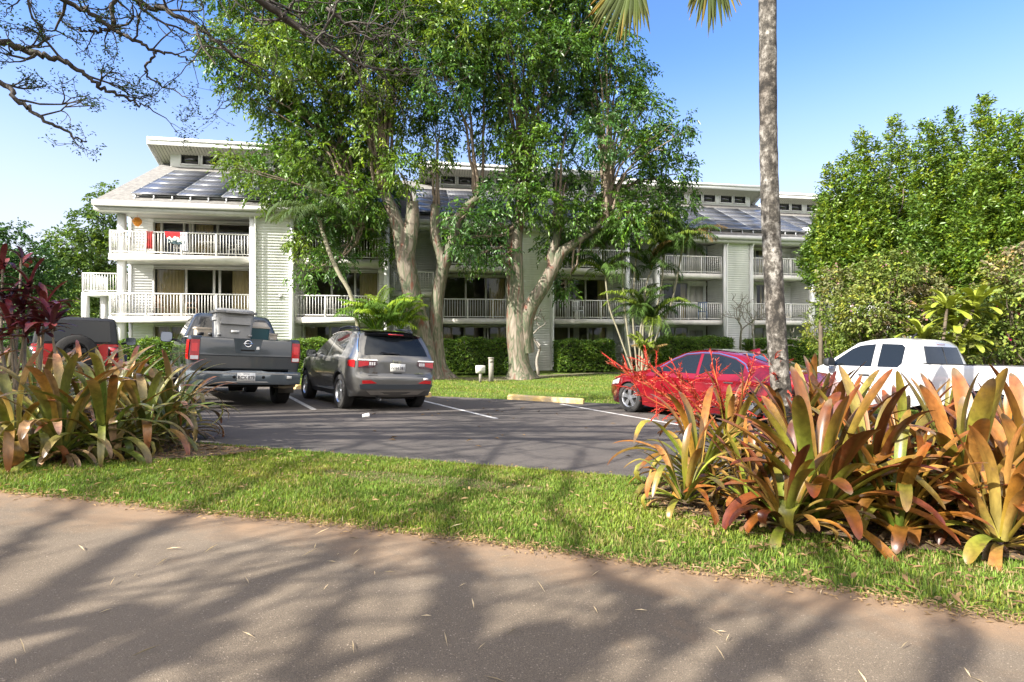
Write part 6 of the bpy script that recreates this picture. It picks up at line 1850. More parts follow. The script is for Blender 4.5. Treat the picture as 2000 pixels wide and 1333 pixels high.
# ---- spreading tree over the road: its limbs frame the sky and shade the ground -----
def spreading_tree(which):
    rng = rng_of(91 + which)
    base = np.array([[-15.0, 1.5], [-8.8, -9.0]][which]); z = float(gz(*base))
    o = empty('spreading_tree', (*base, z), 0, ['wide spreading tree whose bare twiggy limbs hang into the top left of the picture', 'wide spreading tree behind the photographer that shades the road'][which], 'tree'); off = -Vector(o.location)
    gb = Geo(); gt = Geo(); gl = Geo()
    fork = np.array([[-14.3, 2.2, 1.8], [-8.6, -8.2, 2.4]][which])
    gb.tube(spline([[*base, z - .1, .62], [*(np.array([*base, .2]) * .6 + fork * .4), .46], [*fork, .42]], 14)[:, :3], np.linspace(.60, .36, 14), 16)
    tips = []
    def twigs(p, d, L, r, k, lf=1.0):
        """recursive wiggly twig"""
        n = 5; P = [np.array(p, float)]; dd = unit(np.asarray(d, float))
        for _ in range(n):
            dd = unit(dd + rng.normal(0, .24, 3) + np.array([0, 0, .015])); P.append(P[-1] + dd * L / n)
        P = np.array(P)
        (gb if r > .02 else gt).tube(P, np.linspace(r, r * .55, n + 1), 5 if r > .02 else 4, cap=False)
        if k > 0:
            for q in range(rng.integers(2, 5)):
                i = rng.integers(2, n + 1)
                nd = unit(dd + rng.normal(0, .75, 3) * np.array([1, 1, .75]))
                twigs(P[i], nd, L * rng.uniform(.5, .8), r * .55, k - 1, lf)
        else:
            m = int(rng.integers(3, 9) * lf)
            if m > 0:
                q = P[rng.integers(1, n + 1, m)] + rng.normal(0, .05, (m, 3))
                for _ in range(3):
                    leaves(gl, q + rng.normal(0, .03, (m, 3)), rng.normal(0, 1, (m, 3)) * [1, 1, .5], .055, .026, np.tile([.045, .085, .018], (m, 1)) * rng.uniform(.6, 1.5, (m, 1)), rng)
    def main(pts, every=.55, tl=1.1, depth=2, lf=1.0, start=.25, tr=.030):
        n = max(14, int(len(pts) * 7)); S_ = spline(pts, n); P = S_[:, :3] + rng.normal(0, .02, (n, 3)); gb.tube(P, S_[:, 3], 8)
        cum = np.concatenate([[0], np.cumsum(np.linalg.norm(np.diff(P, axis=0), axis=1))])
        s = cum[-1] * start
        while s < cum[-1]:
            i = min(n - 2, int(np.searchsorted(cum, s))); T = unit(P[i + 1] - P[i])
            d = unit(T * .7 + rng.normal(0, .6, 3) * np.array([1, 1, .7]))
            twigs(P[i], d, tl * rng.uniform(.6, 1.3), min(tr, S_[i, 3] * .6), depth, lf)
            s += every * rng.uniform(.6, 1.4)
        twigs(P[-1], unit(P[-1] - P[-2]), tl * .8, S_[-1, 3], 2, lf)
    def pxp(l, D): return [[*at(x, y, D + dd), r * .78] for x, y, dd, r in l]
    if which == 0:
        # limbs that show in the picture
        main([[*fork, .20], [-12.5, 5, 3.8, .15], [-10.2, 8, 4.7, .10]] + pxp([(0, 84, 0, .075), (52, 101, .1, .065), (105, 114, .2, .055), (157, 140, .3, .048), (196, 171, .4, .04), (245, 192, .5, .03), (297, 217, .6, .014)], 9.0), every=.5, tl=.65, depth=2, lf=.9, start=.55)
        main([[*fork, .15], [-12.8, 4.5, 3.0, .11], [-10.6, 7.2, 3.8, .08]] + pxp([(-40, 150, 0, .06), (35, 196, .1, .045), (80, 229, .2, .038), (126, 257, .3, .028), (164, 280, .4, .012)], 8.6), every=.5, tl=.6, depth=2, lf=.7, start=.6)
        main([[*fork, .18], [-12, 5, 5.0, .14], [-9.2, 8, 6.2, .09]] + pxp([(126, 0, 0, .06), (175, 24, .1, .052), (217, 56, .2, .046), (259, 77, .3, .04), (308, 101, .4, .034), (345, 108, .5, .022), (378, 122, .6, .010)], 9.3), every=.45, tl=.7, depth=2, lf=.8, start=.6)
        main(pxp([(308, 101, .4, .03), (283, 136, .45, .026), (304, 161, .5, .02), (367, 192, .6, .010)], 9.3), every=.5, tl=.4, depth=1, lf=.5, start=.3, tr=.012)
        main(pxp([(217, -40, .2, .05), (222, 24, .2, .042), (217, 56, .2, .04), (170, 62, .2, .03), (148, 52, .2, .012)], 9.3), every=.4, tl=.5, depth=1, lf=.6, start=.3, tr=.014)
        main([[*fork, .18], [-11.5, 4.5, 5.4, .14], [-8.6, 8, 6.8, .09]] + pxp([(266, 0, 0, .06), (315, 17, .1, .056), (385, 52, .2, .050), (437, 94, .3, .042), (480, 120, .4, .032), (525, 140, .5, .012)], 9.6), every=.40, tl=.75, depth=2, lf=.7, start=.55)
        main([[*fork, .28], [-11.0, 4.0, 5.6, .21], [-7.2, 7.4, 7.0, .14]] + pxp([(504, 0, 0, .09), (560, 38, .2, .075), (612, 77, .4, .062), (655, 97, .5, .05), (700, 125, .7, .036), (760, 137, 1.0, .03), (830, 136, 1.3, .012)], 9.4), every=.22, tl=1.0, depth=2, lf=.35, start=.45)
        main(pxp([(640, 20, 0, .05), (700, 60, .2, .04), (740, 80, .3, .03), (770, 110, .5, .012)], 10), every=.2, tl=.9, depth=2, lf=.2, start=.05)
        # canopy over the lot side
        for (x, y, zz) in ((-8, 1, 6.0), (-10, 3, 6.2), (-6, 2, 6.6), (-11, -.5, 5.6), (-8.5, 4.8, 6.6), (-4.5, .8, 7.0), (-6.5, 6.5, 6.6), (-9.5, 8.5, 6.0), (-12, 6, 6.5), (-12.5, 10.5, 6.4), (-4.5, 3, 7.2), (-15, 3, 6.0), (-7.5, 10, 7.6), (-16, 9, 7)):
            q = np.array([x, y, zz])
            main([[*fork, .16], [*(fork * .55 + q * .45 + np.array([0, 0, 1.1])), .11], [*(fork * .2 + q * .8 + np.array([0, 0, .9])), .07], [*q, .025]], every=.75, tl=1.5, depth=2, lf=1.8, start=.4)
    else:
        # limbs overhead and to the left: they throw the long shadows on road, lawn and lot
        Sd = -np.array(SUN_TO) / SUN_TO.z
        def over(pxs, hs, rs, **kw):
            rs = [q * .72 for q in rs]; pts = [[*fork, rs[0] * 1.25]]
            for (px, py), h, r in zip(pxs, hs, rs):
                g2 = gnd(px, py); zz = float(gz(*g2)); q = np.array([g2[0], g2[1], zz]) - Sd * h
                pts.append([*q, r])
            main(pts, **kw)
        over([(60, 1400), (150, 1333), (450, 1185), (750, 1035), (960, 960), (1250, 890)], [5.0, 5.1, 5.6, 6.1, 6.5, 7.0], [.11, .10, .09, .075, .055, .02], every=.75, tl=1.5, depth=1, lf=.18, start=.3, tr=.020)
        over([(-160, 1400), (0, 1240), (200, 1100), (380, 1000), (560, 920), (750, 850)], [5.2, 5.4, 5.8, 6.2, 6.6, 7.0], [.11, .10, .085, .07, .05, .02], every=.75, tl=1.5, depth=1, lf=.18, start=.3, tr=.020)
        over([(860, 1450), (880, 1300), (890, 1150), (880, 1050), (905, 960), (1000, 850)], [5.0, 5.4, 5.9, 6.4, 6.9, 7.4], [.13, .12, .105, .085, .06, .02], every=.75, tl=1.5, depth=1, lf=.18, start=.3, tr=.020)
        over([(1000, 1400), (1330, 1260), (1250, 1170), (1150, 1085), (1100, 980), (1150, 880)], [5.4, 5.8, 6.0, 6.4, 6.9, 7.4], [.10, .09, .08, .065, .05, .02], every=.75, tl=1.5, depth=1, lf=.18, start=.3, tr=.020)
        over([(1300, 1500), (1480, 1300), (1650, 1180), (1600, 1060), (1500, 950)], [5.4, 6.0, 6.4, 6.8, 7.2], [.09, .08, .065, .05, .02], every=.75, tl=1.5, depth=1, lf=.18, start=.3, tr=.020)
        over([(-500, 1400), (-250, 1250), (-60, 1130), (110, 1020), (250, 930)], [5.4, 5.8, 6.2, 6.6, 7.0], [.09, .08, .065, .05, .02], every=.75, tl=1.5, depth=1, lf=.18, start=.3, tr=.020)
        over([(560, 1450), (560, 1333), (640, 1200), (720, 1100), (700, 980)], [5.8, 6.2, 6.6, 7.0, 7.4], [.07, .06, .05, .04, .02], every=.75, tl=1.5, depth=1, lf=.18, start=.3, tr=.020)
        over([(1800, 1500), (1900, 1300), (1850, 1180), (1700, 1080)], [6.0, 6.4, 6.8, 7.2], [.08, .07, .05, .02], every=.75, tl=1.5, depth=1, lf=.18, start=.3, tr=.020)
    M_SB = mat('spreading_bark', (.060, .050, .042), rough=.9, var=.35, scale=5, bump=.5, bscale=20)
    t = gb.build('trunk', M_SB, o, smooth=1); t.location = off
    t2 = gt.build('twig', M_SB, o, smooth=1); t2.location = off
    c = gl.build('crown', M_LEAF_DULL, o); c.location = off
spreading_tree(0); spreading_tree(1)

# ---- bromeliads -------------------------------------------------------------------
OR = [((.24, .26, .03), (.27, .125, .018), (.19, .045, .014)), ((.33, .25, .04), (.33, .165, .028), (.25, .075, .018)), ((.15, .14, .022), (.165, .055, .014), (.10, .018, .010)), ((.42, .33, .085), (.42, .25, .06), (.33, .12, .035)), ((.22, .29, .025), (.23, .19, .025), (.24, .08, .025))]
OG = ((.19, .27, .03), (.22, .245, .035), (.25, .14, .03))
GR = [((.15, .20, .03), (.21, .18, .038), (.31, .15, .09)), ((.12, .185, .03), (.17, .18, .036), (.26, .165, .08)), ((.18, .205, .036), (.28, .20, .07), (.37, .21, .15)), ((.22, .23, .03), (.26, .165, .036), (.29, .085, .045)), ((.085, .15, .025), (.13, .165, .03), (.20, .165, .045))]
def bromeliad(px, py, nl, L, Wd, pal, seed, label, group, spread=1.0, droopy=0.0, spike=None, lean=(0, 0), dead=5, world=None, arc=1.0):
    rng = rng_of(seed); b = gnd(px, py) if world is None else np.array(world)
    z = float(gz(*b)) + .02
    o = empty('bromeliad', (b[0], b[1], z), 0, label, 'plant', group)
    nl = int(nl * (1.22 if pal[0] in OR else 1.4)); Wd = Wd * 1.12; L = L * (.94 if pal[0] in OR else 1.0)
    g = Geo()
    for k in range(nl):
        t = ((k + .5) / nl) ** .85               # 0 inner .. 1 outer
        az = k * 2.399963 + rng.normal(0, .25)
        e0 = math.radians(84 - 54 * spread * t + rng.normal(0, 11))
        bend = math.radians((18 + 100 * t ** 1.5 + 55 * droopy * rng.uniform(.3, 1.3)) * arc)
        c = OG if (Wd > 0 and pal[0] in OR and rng.random() < .26) else pal[rng.integers(len(pal))]; f = rng.uniform(.45, 1.0) if pal[0] in OR else rng.uniform(.6, 1.15)
        c = [np.array(q) * f * (1 + rng.normal(0, .07, 3)) for q in c]
        ll = L * rng.uniform(.72, 1.08) * (.80 + .3 * math.sin(PI * min(1, t + .25)))
        kink = (rng.uniform(.45, .75), math.radians(rng.uniform(40, 95))) if rng.random() < (.18 + .38 * droopy) * (t > .3) else None
        bs = np.array([math.cos(az) * .05, math.sin(az) * .05, .05 + .08 * (1 - t)])
        # lean of the whole rosette
        strap_leaf(g, bs, az, e0, ll, Wd * rng.uniform(.75, 1.15), bend, .34 if Wd > .09 else .22, c, rng, n=15, cross=5, twist=rng.normal(0, .22), kink=kink, power=1.5 + .5 * (1 - t), tipround=.34, spine=rng.uniform(.93, .975) if rng.random() < .55 else 0)
    for k in range(dead):
        az = rng.uniform(0, 2 * PI); c = np.array([.24, .165, .09]) * rng.uniform(.5, 1.3)
        strap_leaf(g, np.array([math.cos(az) * .06, math.sin(az) * .06, .06]), az, math.radians(rng.uniform(0, 35)), L * rng.uniform(.35, .6), Wd * .5, math.radians(rng.uniform(30, 80)), .5, [c, c * .8, c * .6], rng, n=8, cross=3)
    f = g.build('foliage', M_STRAP, o, smooth=1)
    f.rotation_euler = (lean[1], lean[0], 0)
    if spike:
        gs = Geo()
        for (dx, dy, h, n_) in spike:
            top = np.array([dx, dy, h]); P = spline(np.c_[np.vstack([[0, 0, .15], top * [.35, .35, .55], top]), [.016, .013, .006]], 14)
            gs.tube(P[:, :3], P[:, 3], 6, col=np.array([.40, .13, .045]))
            for q in range(n_):
                i = rng.integers(6, 14); p0 = P[i, :3]
                d = unit(unit(top) * .75 + rng.normal(0, .5, 3)); l = rng.uniform(.12, .28)
                e = p0 + d * l; gs.tube(spline(np.c_[np.vstack([p0, (p0 + e) / 2 + [0, 0, .02], e]), [.006, .005, .003]], 5)[:, :3], .0045, 4, col=np.array([.45, .035, .02]), cap=False)
                m = 13; t = np.linspace(.15, 1, m)[:, None]; pp = p0 + (e - p0) * t
                sd = unit(np.cross(d, [0, 0, 1.0])); sg = np.where(np.arange(m) % 2, 1, -1)[:, None]
                cc = np.array([(.46, .085, .055), (.32, .035, .028), (.52, .19, .11), (.40, .055, .04)])[rng.integers(0, 4, m)] * rng.uniform(.6, 1.3, (m, 1))
                leaves(gs, pp, d * .8 + sd * sg * .6 + rng.normal(0, .2, (m, 3)), .048, .011, cc, rng, droop=0)
        gs.build('flower_spike', M_LEAF_DULL, o)
    return o
GRR = 'orange bromeliads in the right-hand bed'
bromeliad(1362, 965, 38, .95, .066, OR[1:2] + GR[3:4] + OR[4:], 101, 'olive and orange bromeliad at the left tip of the right bed, leaves drooping to grass', GRR, 1.15, .75)
bromeliad(1468, 1010, 26, .60, .052, OR[3:] + OR[1:2], 102, 'small yellow-orange bromeliad rosette low at the front left of the right bed', GRR, 1.0, .1)
bromeliad(1598, 1035, 44, 1.08, .092, [OR[0], OR[2], OR[4], OR[0]], 103, 'big orange-brown bromeliad with a lime green heart, front middle of the right bed', GRR, .95, .05)
bromeliad(1700, 1020, 34, 1.02, .086, [OR[2], OR[0], OR[1]], 104, 'dark bronze bromeliad right of the lime-hearted one, with a leaf folded down in front', GRR, .8, .25)
bromeliad(1800, 1045, 28, .70, .056, OR[:3], 105, 'narrow low bromeliad in the shade between the two biggest front rosettes', GRR, 1.0, .1)
bromeliad(1890, 1040, 40, 1.02, .110, [OR[1], OR[3], OR[3], OR[0]], 106, 'broad pale golden bromeliad at the front right of the right bed', GRR, 1.0, .0)
bromeliad(2010, 1030, 38, 1.02, .110, [OR[3], OR[1], OR[0]], 107, 'golden bromeliad cut off by the right edge of the picture', GRR, 1.1, .1)
bromeliad(1425, 915, 36, 1.0, .074, [OR[3], OR[4], OR[1]], 108, 'pale yellow bromeliad with red flower spikes leaning out over the parking lot', GRR, .9, .2,
          spike=[(-.90, .05, 1.12, 26), (-1.22, .1, 1.08, 30), (-.62, .0, 1.05, 22), (-.15, .1, 1.12, 18), (.25, .0, 1.10, 16), (-1.05, -.1, .84, 24), (-1.0, .25, 1.0, 24)])
bromeliad(1540, 925, 38, 1.04, .074, [OR[2], OR[0], OR[4]], 109, 'tall upright bromeliad around the foot of the slender palm trunk', GRR, .85, .1, spike=[(-.2, -.1, 1.2, 16)])
bromeliad(1592, 905, 34, 1.12, .088, [OR[0], OR[2], OR[4]], 118, 'tall bronze bromeliad just right of the slender palm trunk hiding the red car tail', GRR, .8, .1)
bromeliad(1640, 930, 40, 1.06, .086, [OR[0], OR[2], OR[2]], 110, 'tall bronze-red bromeliad at the back middle of the right bed', GRR, .9, .1)
bromeliad(1760, 930, 38, 1.0, .086, [OR[2], OR[0], OR[3]], 111, 'bronze bromeliad at the back of the right bed before the white pickup door', GRR, 1.0, .15)
bromeliad(1850, 920, 34, .96, .074, [OR[2], OR[2], OR[0]], 112, 'dark red-brown bromeliad at the back before the white pickup rear wheel', GRR, .95, .05)
bromeliad(1960, 930, 34, .94, .074, [OR[2], OR[1]], 113, 'bronze bromeliad at the back right corner of the right bed', GRR, 1.0, .1)
bromeliad(1335, 1000, 22, .60, .055, OR[3:] + OR[:1], 114, 'small bromeliad at the lowest left front corner of the right bed', GRR, 1.1, .5)
bromeliad(1535, 1050, 24, .66, .060, OR[1:4], 115, 'small golden bromeliad left of the lime-hearted rosette', GRR, 1.05, .3)
bromeliad(1752, 1058, 24, .72, .066, OR[:2], 116, 'small orange bromeliad right of the folded-leaf rosette at the front', GRR, 1.0, .3)
bromeliad(1955, 1085, 24, .70, .070, [OR[1], OR[3]], 117, 'low golden bromeliad at the very front right corner of the right bed', GRR, 1.1, .2)
GRL = 'green bromeliads in the left-hand bed'
LEFT = [(30, 905, 'green bromeliad at the front left corner of the left bed', .9), (120, 905, 'arching olive bromeliad second from the left along the front of the left bed', 1.0), (205, 895, 'bromeliad with pink-tipped hanging leaves at the front middle of the left bed', 1.1),
        (280, 880, 'bromeliad with folded pinkish leaves at the front right of the left bed', 1.0), (335, 862, 'rightmost bromeliad of the left bed, with red-tipped leaves over the asphalt', .95),
        (-30, 850, 'green bromeliad cut by the left edge of the picture', 1.1), (70, 850, 'wide arching pink-green bromeliad below the dark red plant', 1.15), (160, 840, 'tall olive bromeliad in front of the red off-road vehicle spare wheel', 1.15),
        (245, 835, 'upright green bromeliad in the middle of the left bed in front of the tail lamp', 1.1), (315, 830, 'green bromeliad at the back right of the left bed before the grey pickup wheel', 1.0),
        (10, 800, 'green bromeliad at the back left of the left bed under the dark red plant', 1.1), (110, 800, 'pale green bromeliad at the back of the left bed before the red vehicle', 1.1), (200, 798, 'olive bromeliad at the back middle of the left bed', 1.05), (-90, 880, 'large green bromeliad half outside the left edge', 1.1)]
for k, (px, py, lb, sc) in enumerate(LEFT):
    bromeliad(px, py, 32, .98 * sc, .068, GR, 130 + k, lb, GRL, 1.25, .8, dead=6, arc=1.15)

# ---- dark red cordyline at the left edge -------------------------------------------
def ti_plant():
    rng = rng_of(150); D = 5.9
    b = at(40, 850, D); z = float(gz(b[0], b[1])); o = empty('cordyline', (b[0], b[1], z), 0, 'dark burgundy strap-leaved plant on bare stems at the left edge', 'plant'); off = -Vector(o.location)
    gs = Geo(); gl = Geo()
    for (sx, sy, hx, hy) in ((90, 810, 100, 630), (0, 800, 50, 645), (30, 800, -15, 660), (75, 810, 60, 560), (20, 800, 42, 505), (35, 810, 5, 520), (60, 800, 88, 600), (30, 800, 15, 590), (50, 810, 45, 600), (5, 800, -30, 560), (40, 800, 20, 640), (70, 800, 75, 640), (10, 800, -10, 620)):
        h = at(hx, hy, D + rng.uniform(-.3, .3)); s_ = at(sx, sy, D); s_[2] = z
        S_ = spline(np.c_[np.vstack([s_, (s_ + h) / 2 + rng.normal(0, .06, 3), h]), [.016, .013, .010]], 10); gs.tube(S_[:, :3], S_[:, 3], 6)
        small = hy < 530
        for k in range(9 if small else 15):
            c = np.array([(.060, .010, .016), (.10, .014, .018), (.045, .012, .018), (.14, .03, .03)][rng.integers(4)]) * rng.uniform(.7, 1.5)
            strap_leaf(gl, h + [0, 0, rng.uniform(-.1, .02)], rng.uniform(0, 2 * PI), math.radians(rng.uniform(5, 85)), (.22 if small else .34) * rng.uniform(.8, 1.2), .060, math.radians(rng.uniform(30, 90)), .3, [c * 1.2, c, c], rng, n=8, cross=3, tipround=.5)
    a = gs.build('stem', mat('cane_stem', (.22, .18, .13), rough=.8, var=.2), o, smooth=1); a.location = off
    c = gl.build('foliage', M_STRAP, o, smooth=1); c.location = off
ti_plant()

# ---- background trees ----------------------------------------------------------------
def back_tree(label, D, blobs, seed, cols, base, L=.2, Wd=.1, dens=110, group='trees beyond the left end of the building', nleaf=8, length=.5):
    rng = rng_of(seed); b = at(base, 700, D); z = float(gz(b[0], b[1]))
    o = empty('broadleaf_tree', (b[0], b[1], z), 0, label, 'tree', group); off = -Vector(o.location)
    g = Geo(); gl = Geo()
    cs = blob_sprays(gl, rng, blobs, D, dens, nleaf, length, L, Wd, cols, depth=1.5, droop=.4)
    zz = np.mean([c[2] for c, r in cs]); mid = np.array([b[0], b[1], z * .5 + zz * .5])
    g.tube([[b[0], b[1], z - .1], [b[0] + .1, b[1], (z + mid[2]) / 2], mid], [.22, .18, .14], 8)
    for c, r in cs: limb(g, mid, c, .08, .02, rng, k=5)
    a = g.build('trunk', M_TWIG, o, smooth=1); a.location = off
    c = gl.build('crown', M_LEAF_DULL, o); c.location = off
back_tree('dark green bushy tree at the far left edge behind the burgundy plant', 24, [(20, 480, 50), (60, 520, 45), (-20, 520, 60), (30, 560, 60), (80, 580, 45), (0, 620, 60), (60, 640, 50), (-60, 470, 60), (95, 540, 30)], 161, [(.040, .095, .026), (.032, .08, .024)], 20)
back_tree('light green leafy tree immediately left of the building', 33, [(140, 480, 40), (180, 440, 36), (205, 400, 26), (215, 370, 16), (160, 530, 46), (200, 500, 40), (120, 560, 36), (170, 590, 46), (210, 560, 40), (130, 620, 40), (190, 640, 46), (110, 500, 26), (240, 470, 40), (235, 560, 36)], 162, [(.085, .15, .03), (.07, .13, .03), (.10, .165, .035)], 175, L=.24, Wd=.12)
back_tree('mid green tree standing behind the two trees left of the building', 42, [(70, 560, 40), (110, 590, 40), (40, 600, 40), (90, 630, 40), (0, 560, 50), (150, 640, 36)], 163, [(.055, .11, .03)], 90, L=.28, Wd=.14)
# far-off wood that closes the view on both sides
def far_wood():
    rng = rng_of(170); g = Geo()
    n = 900
    ang = np.concatenate([rng.uniform(-1.35, -.62, 450), rng.uniform(.52, 1.35, 450)])
    rr = rng.uniform(52, 75, n); c = np.c_[np.sin(ang) * rr, np.cos(ang) * rr, np.zeros(n)]
    hgt = 3.0 + 2.2 * np.sin(ang * 9) + rng.uniform(-1, 1, n)
    c[:, 2] = -2 + rng.random(n) * (hgt + 2)
    k = 60
    p = np.repeat(c, k, 0) + rng.normal(0, 1.1, (n * k, 3)); col = np.repeat(np.array([.045, .085, .028]) * rng.uniform(.6, 1.5, (n, 1)), k, 0) * rng.uniform(.7, 1.3, (n * k, 1))
    leaves(g, p, rng.normal(0, 1, (n * k, 3)), .6, .34, col, rng)
    tag(g.build('distant_wood', M_LEAF_DULL), 'distant band of trees closing the view beyond the building ends', 'wood', kind='stuff')
far_wood()
# trees across the road behind the photographer: seen only as reflections in the panes
def road_trees():
    rng = rng_of(180)
    for k, (x, y, h) in enumerate(((-22, -24, 10), (-10, -30, 9), (2, -27, 11), (13, -26, 10), (25, -22, 10), (36, -14, 10))):
        z = float(gz(x, y)); o = empty('broadleaf_tree', (x, y, z), 0, 'leafy tree across the road behind the photographer', 'tree', 'trees across the road')
        g = Geo(); g.tube([(0, 0, -.2), (.1, 0, 2), (0, .1, h * .6)], [.3, .25, .15], 8); g.build('trunk', M_TWIG, o)
        gl = Geo(); n = 1500
        v = unit(rng.normal(0, 1, (n, 3))) * rng.uniform(.5, 1, (n, 1)) * np.array([5, 4, h * .36]) + [0, 0, h * .62]
        q = np.repeat(v, 4, 0) + rng.normal(0, .4, (n * 4, 3))
        leaves(gl, q, rng.normal(0, 1, (n * 4, 3)), .55, .3, np.tile([.05, .10, .025], (n * 4, 1)) * rng.uniform(.6, 1.4, (n * 4, 1)), rng)
        gl.build('crown', M_LEAF_DULL, o)
road_trees()

# ---- grass --------------------------------------------------------------------------
def blades(n_try, region, dens_fn, hmin, hmax, wid, seed, name, bbox, label):
    rng = rng_of(seed)
    x = rng.uniform(bbox[0], bbox[1], n_try); y = rng.uniform(bbox[2], bbox[3], n_try)
    m = region(x, y); x, y = x[m], y[m]
    m = rng.random(len(x)) < dens_fn(x, y); x, y = x[m], y[m]
    n = len(x); z = gz(x, y) - .004
    az = rng.uniform(0, 2 * PI, n); ln = rng.uniform(.15, .9, n); h = rng.uniform(hmin, hmax, n); w = wid * rng.uniform(.7, 1.3, n)
    u = np.c_[np.cos(az), np.sin(az), np.zeros(n)]; s = np.c_[-np.sin(az), np.cos(az), np.zeros(n)] * w[:, None] / 2
    B = np.c_[x, y, z]; M = B + u * (h * ln * .35)[:, None] + [0, 0, 1] * (h * .62)[:, None]; T = B + u * (h * ln)[:, None] + [0, 0, 1] * (h * (1 - .35 * ln ** 2))[:, None]
    V = np.stack([B - s, B + s, M + s * .8, M - s * .8, T], 1).reshape(-1, 3)
    i = np.arange(n)[:, None] * 5
    ff = np.array([np.sin(x * 2.1 + y * 1.3) + np.sin(x * .7 - y * 3.1) + rng.normal(0, .8, n)])[0]
    c = np.array([.155, .245, .036])[None] * rng.uniform(.55, 1.35, (n, 1)) * np.where(ff[:, None] > .6, [[1.35, 1.12, 1.0]], [[1, 1, 1]])
    pt = np.sin(x * 5.3 + 2 * np.sin(y * 4.1)) * np.sin(y * 6.7 + x * 2.2) + rng.normal(0, .5, n)
    c = np.where((pt > .75)[:, None], c * np.array([1.25, .98, 1.25]), c); dry = rng.random(n) < .10 + .22 * (pt > .6); c[dry] = np.array([.36, .29, .13]) * rng.uniform(.6, 1.2, (dry.sum(), 1))
    bp_ = ((x - BARE_C[0]) / .95) ** 2 + ((y - BARE_C[1] + .18 * (x - BARE_C[0])) / .20) ** 2 + .35 * np.sin(x * 9) * np.sin(y * 13 + x * 4) < 1.15
    bp_ &= rng.random(n) < .88; c[bp_] = np.array([.27, .215, .12]) * rng.uniform(.5, 1.2, (bp_.sum(), 1)); T[bp_, 2] = B[bp_, 2] + (T[bp_, 2] - B[bp_, 2]) * .45; M[bp_, 2] = B[bp_, 2] + (M[bp_, 2] - B[bp_, 2]) * .45
    V = np.stack([B - s, B + s, M + s * .8, M - s * .8, T], 1).reshape(-1, 3)
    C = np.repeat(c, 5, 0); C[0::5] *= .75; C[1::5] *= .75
    g = Geo(); g.add(V, i + [[0, 1, 2, 3]], C); g.F3.append(i + [[3, 2, 4]]); g.M3.append(np.zeros(n, int))
    tag(g.build(name, M_GRASS), label, 'grass', kind='stuff')
STRIP = [(-12, 6.45)] + ROAD_EDGE + [(6, 1.25), (8, 3.6), (6, 4.2), (1.43, 5.2), (-1, 5.72), (-3.57, 6.25), (-9, 7.35)]
BARE_C = gnd(830, 940)
def strip_reg(x, y): return inpoly(x, y, STRIP) | ((edge_dist(x, y) < .07) & (y < 7))
def strip_den(x, y):
    d = np.ones(len(x))
    for B in (BED_L, BED_R): d[inpoly(x, y, B)] = .12
    q = ((x - BARE_C[0]) / .95) ** 2 + ((y - BARE_C[1] + .18 * (x - BARE_C[0])) / .20) ** 2
    nz = .35 * np.sin(x * 9) * np.sin(y * 13 + x * 4)
    d *= np.clip((q + nz - .35) * 1.2, .42, 1)
    d *= np.clip(.30 + edge_dist(x, y) / .22, .22, 1)
    d *= np.where((x > 1.2) & (edge_dist(x, y) < .9), .62, 1)
    # thin far from the camera
    return d * np.clip(1.25 - (np.hypot(x, y) - 2.5) * .12, .4, 1)
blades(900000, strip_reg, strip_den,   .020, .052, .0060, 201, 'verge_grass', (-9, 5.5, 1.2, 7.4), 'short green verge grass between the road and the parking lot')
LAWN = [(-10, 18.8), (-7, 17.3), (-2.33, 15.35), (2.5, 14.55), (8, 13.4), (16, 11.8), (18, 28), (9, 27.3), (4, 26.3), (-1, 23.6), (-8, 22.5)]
blades(230000, lambda x, y: inpoly(x, y, LAWN), lambda x, y: np.clip(.5 + .5 * np.sin(x * 1.3) * np.sin(y * 1.7 + x), .25, 1) * np.where((np.abs(x + .2) < 1.8) & (y > 22.3), .15, 1), .03, .075, .016, 202, 'lawn_grass', (-10, 18, 12, 28), 'mown lawn grass between the parking lot and the building')

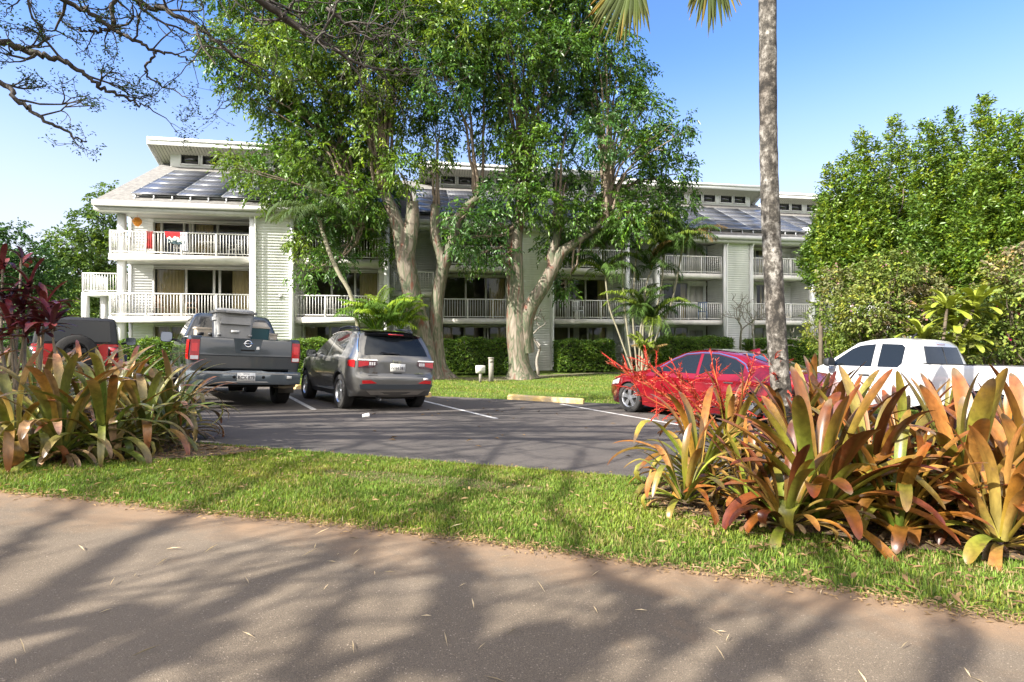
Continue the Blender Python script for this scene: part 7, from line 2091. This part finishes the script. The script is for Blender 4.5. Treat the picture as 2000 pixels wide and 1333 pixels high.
# ---- litter: dry leaves and straw ------------------------------------------------------
def litter():
    rng = rng_of(210); g = Geo()
    def put(x, y, L, W_, col, lift=.014):
        n = len(x); z = gz(x, y) + lift + rng.uniform(0, .008, n); a = rng.uniform(0, 2 * PI, n)
        leaves(g, np.c_[x, y, z], np.c_[np.cos(a), np.sin(a), rng.uniform(0, .25, n)], L * rng.uniform(.5, 1.3, n), W_ * rng.uniform(.6, 1.3, n), np.tile(col, (n, 1)) * rng.uniform(.45, 1.4, (n, 1)), rng, roll=.25, droop=.05)
    # dry leaves in the front of the right bed and along its edge
    x = rng.uniform(.9, 4.8, 5200); y = rng.uniform(2.3, 4.9, 5200); m = inpoly(x, y, BED_R) | (inpoly(x, y, STRIP) & (rng.random(5200) < .22) & (x > 1.2)); put(x[m], y[m], .085, .022, (.27, .17, .085))
    x = rng.uniform(.9, 4.8, 420); y = rng.uniform(2.3, 4.9, 420); m = inpoly(x, y, BED_R); put(x[m], y[m], .28, .014, (.27, .19, .11), .03)
    x = rng.uniform(-6.5, -2.6, 1500); y = rng.uniform(4.9, 6.6, 1500); m = inpoly(x, y, BED_L); put(x[m], y[m], .12, .025, (.25, .16, .085))
    # crumbs along the road edge
    t = rng.random(2600); k = rng.integers(0, len(ROAD_EDGE) - 1, 2600); E = np.array(ROAD_EDGE)
    p = E[k] + (E[k + 1] - E[k]) * t[:, None] + rng.normal(0, .055, (2600, 2)) - [0, .03]; put(p[:, 0], p[:, 1], .035, .010, (.33, .22, .11), .013)
    # straw on the road
    x = rng.uniform(-2.4, 2.4, 75); y = rng.uniform(1.75, 3.6, 75); put(x, y, .085, .006, (.55, .44, .28), .013)
    x = rng.uniform(-4, 3, 500); y = rng.uniform(3.2, 6, 500); m = inpoly(x, y, STRIP); put(x[m], y[m], .06, .02, (.33, .22, .11), .04)
    x = rng.uniform(-3, 3.5, 60); y = rng.uniform(6, 14, 60); put(x, y, .10, .04, (.22, .14, .07), .016)
    tag(g.build('leaf_litter', M_LEAF_DULL), 'scattered dry leaves and straw on the bed, verge and road', 'leaf litter', kind='stuff')
litter()
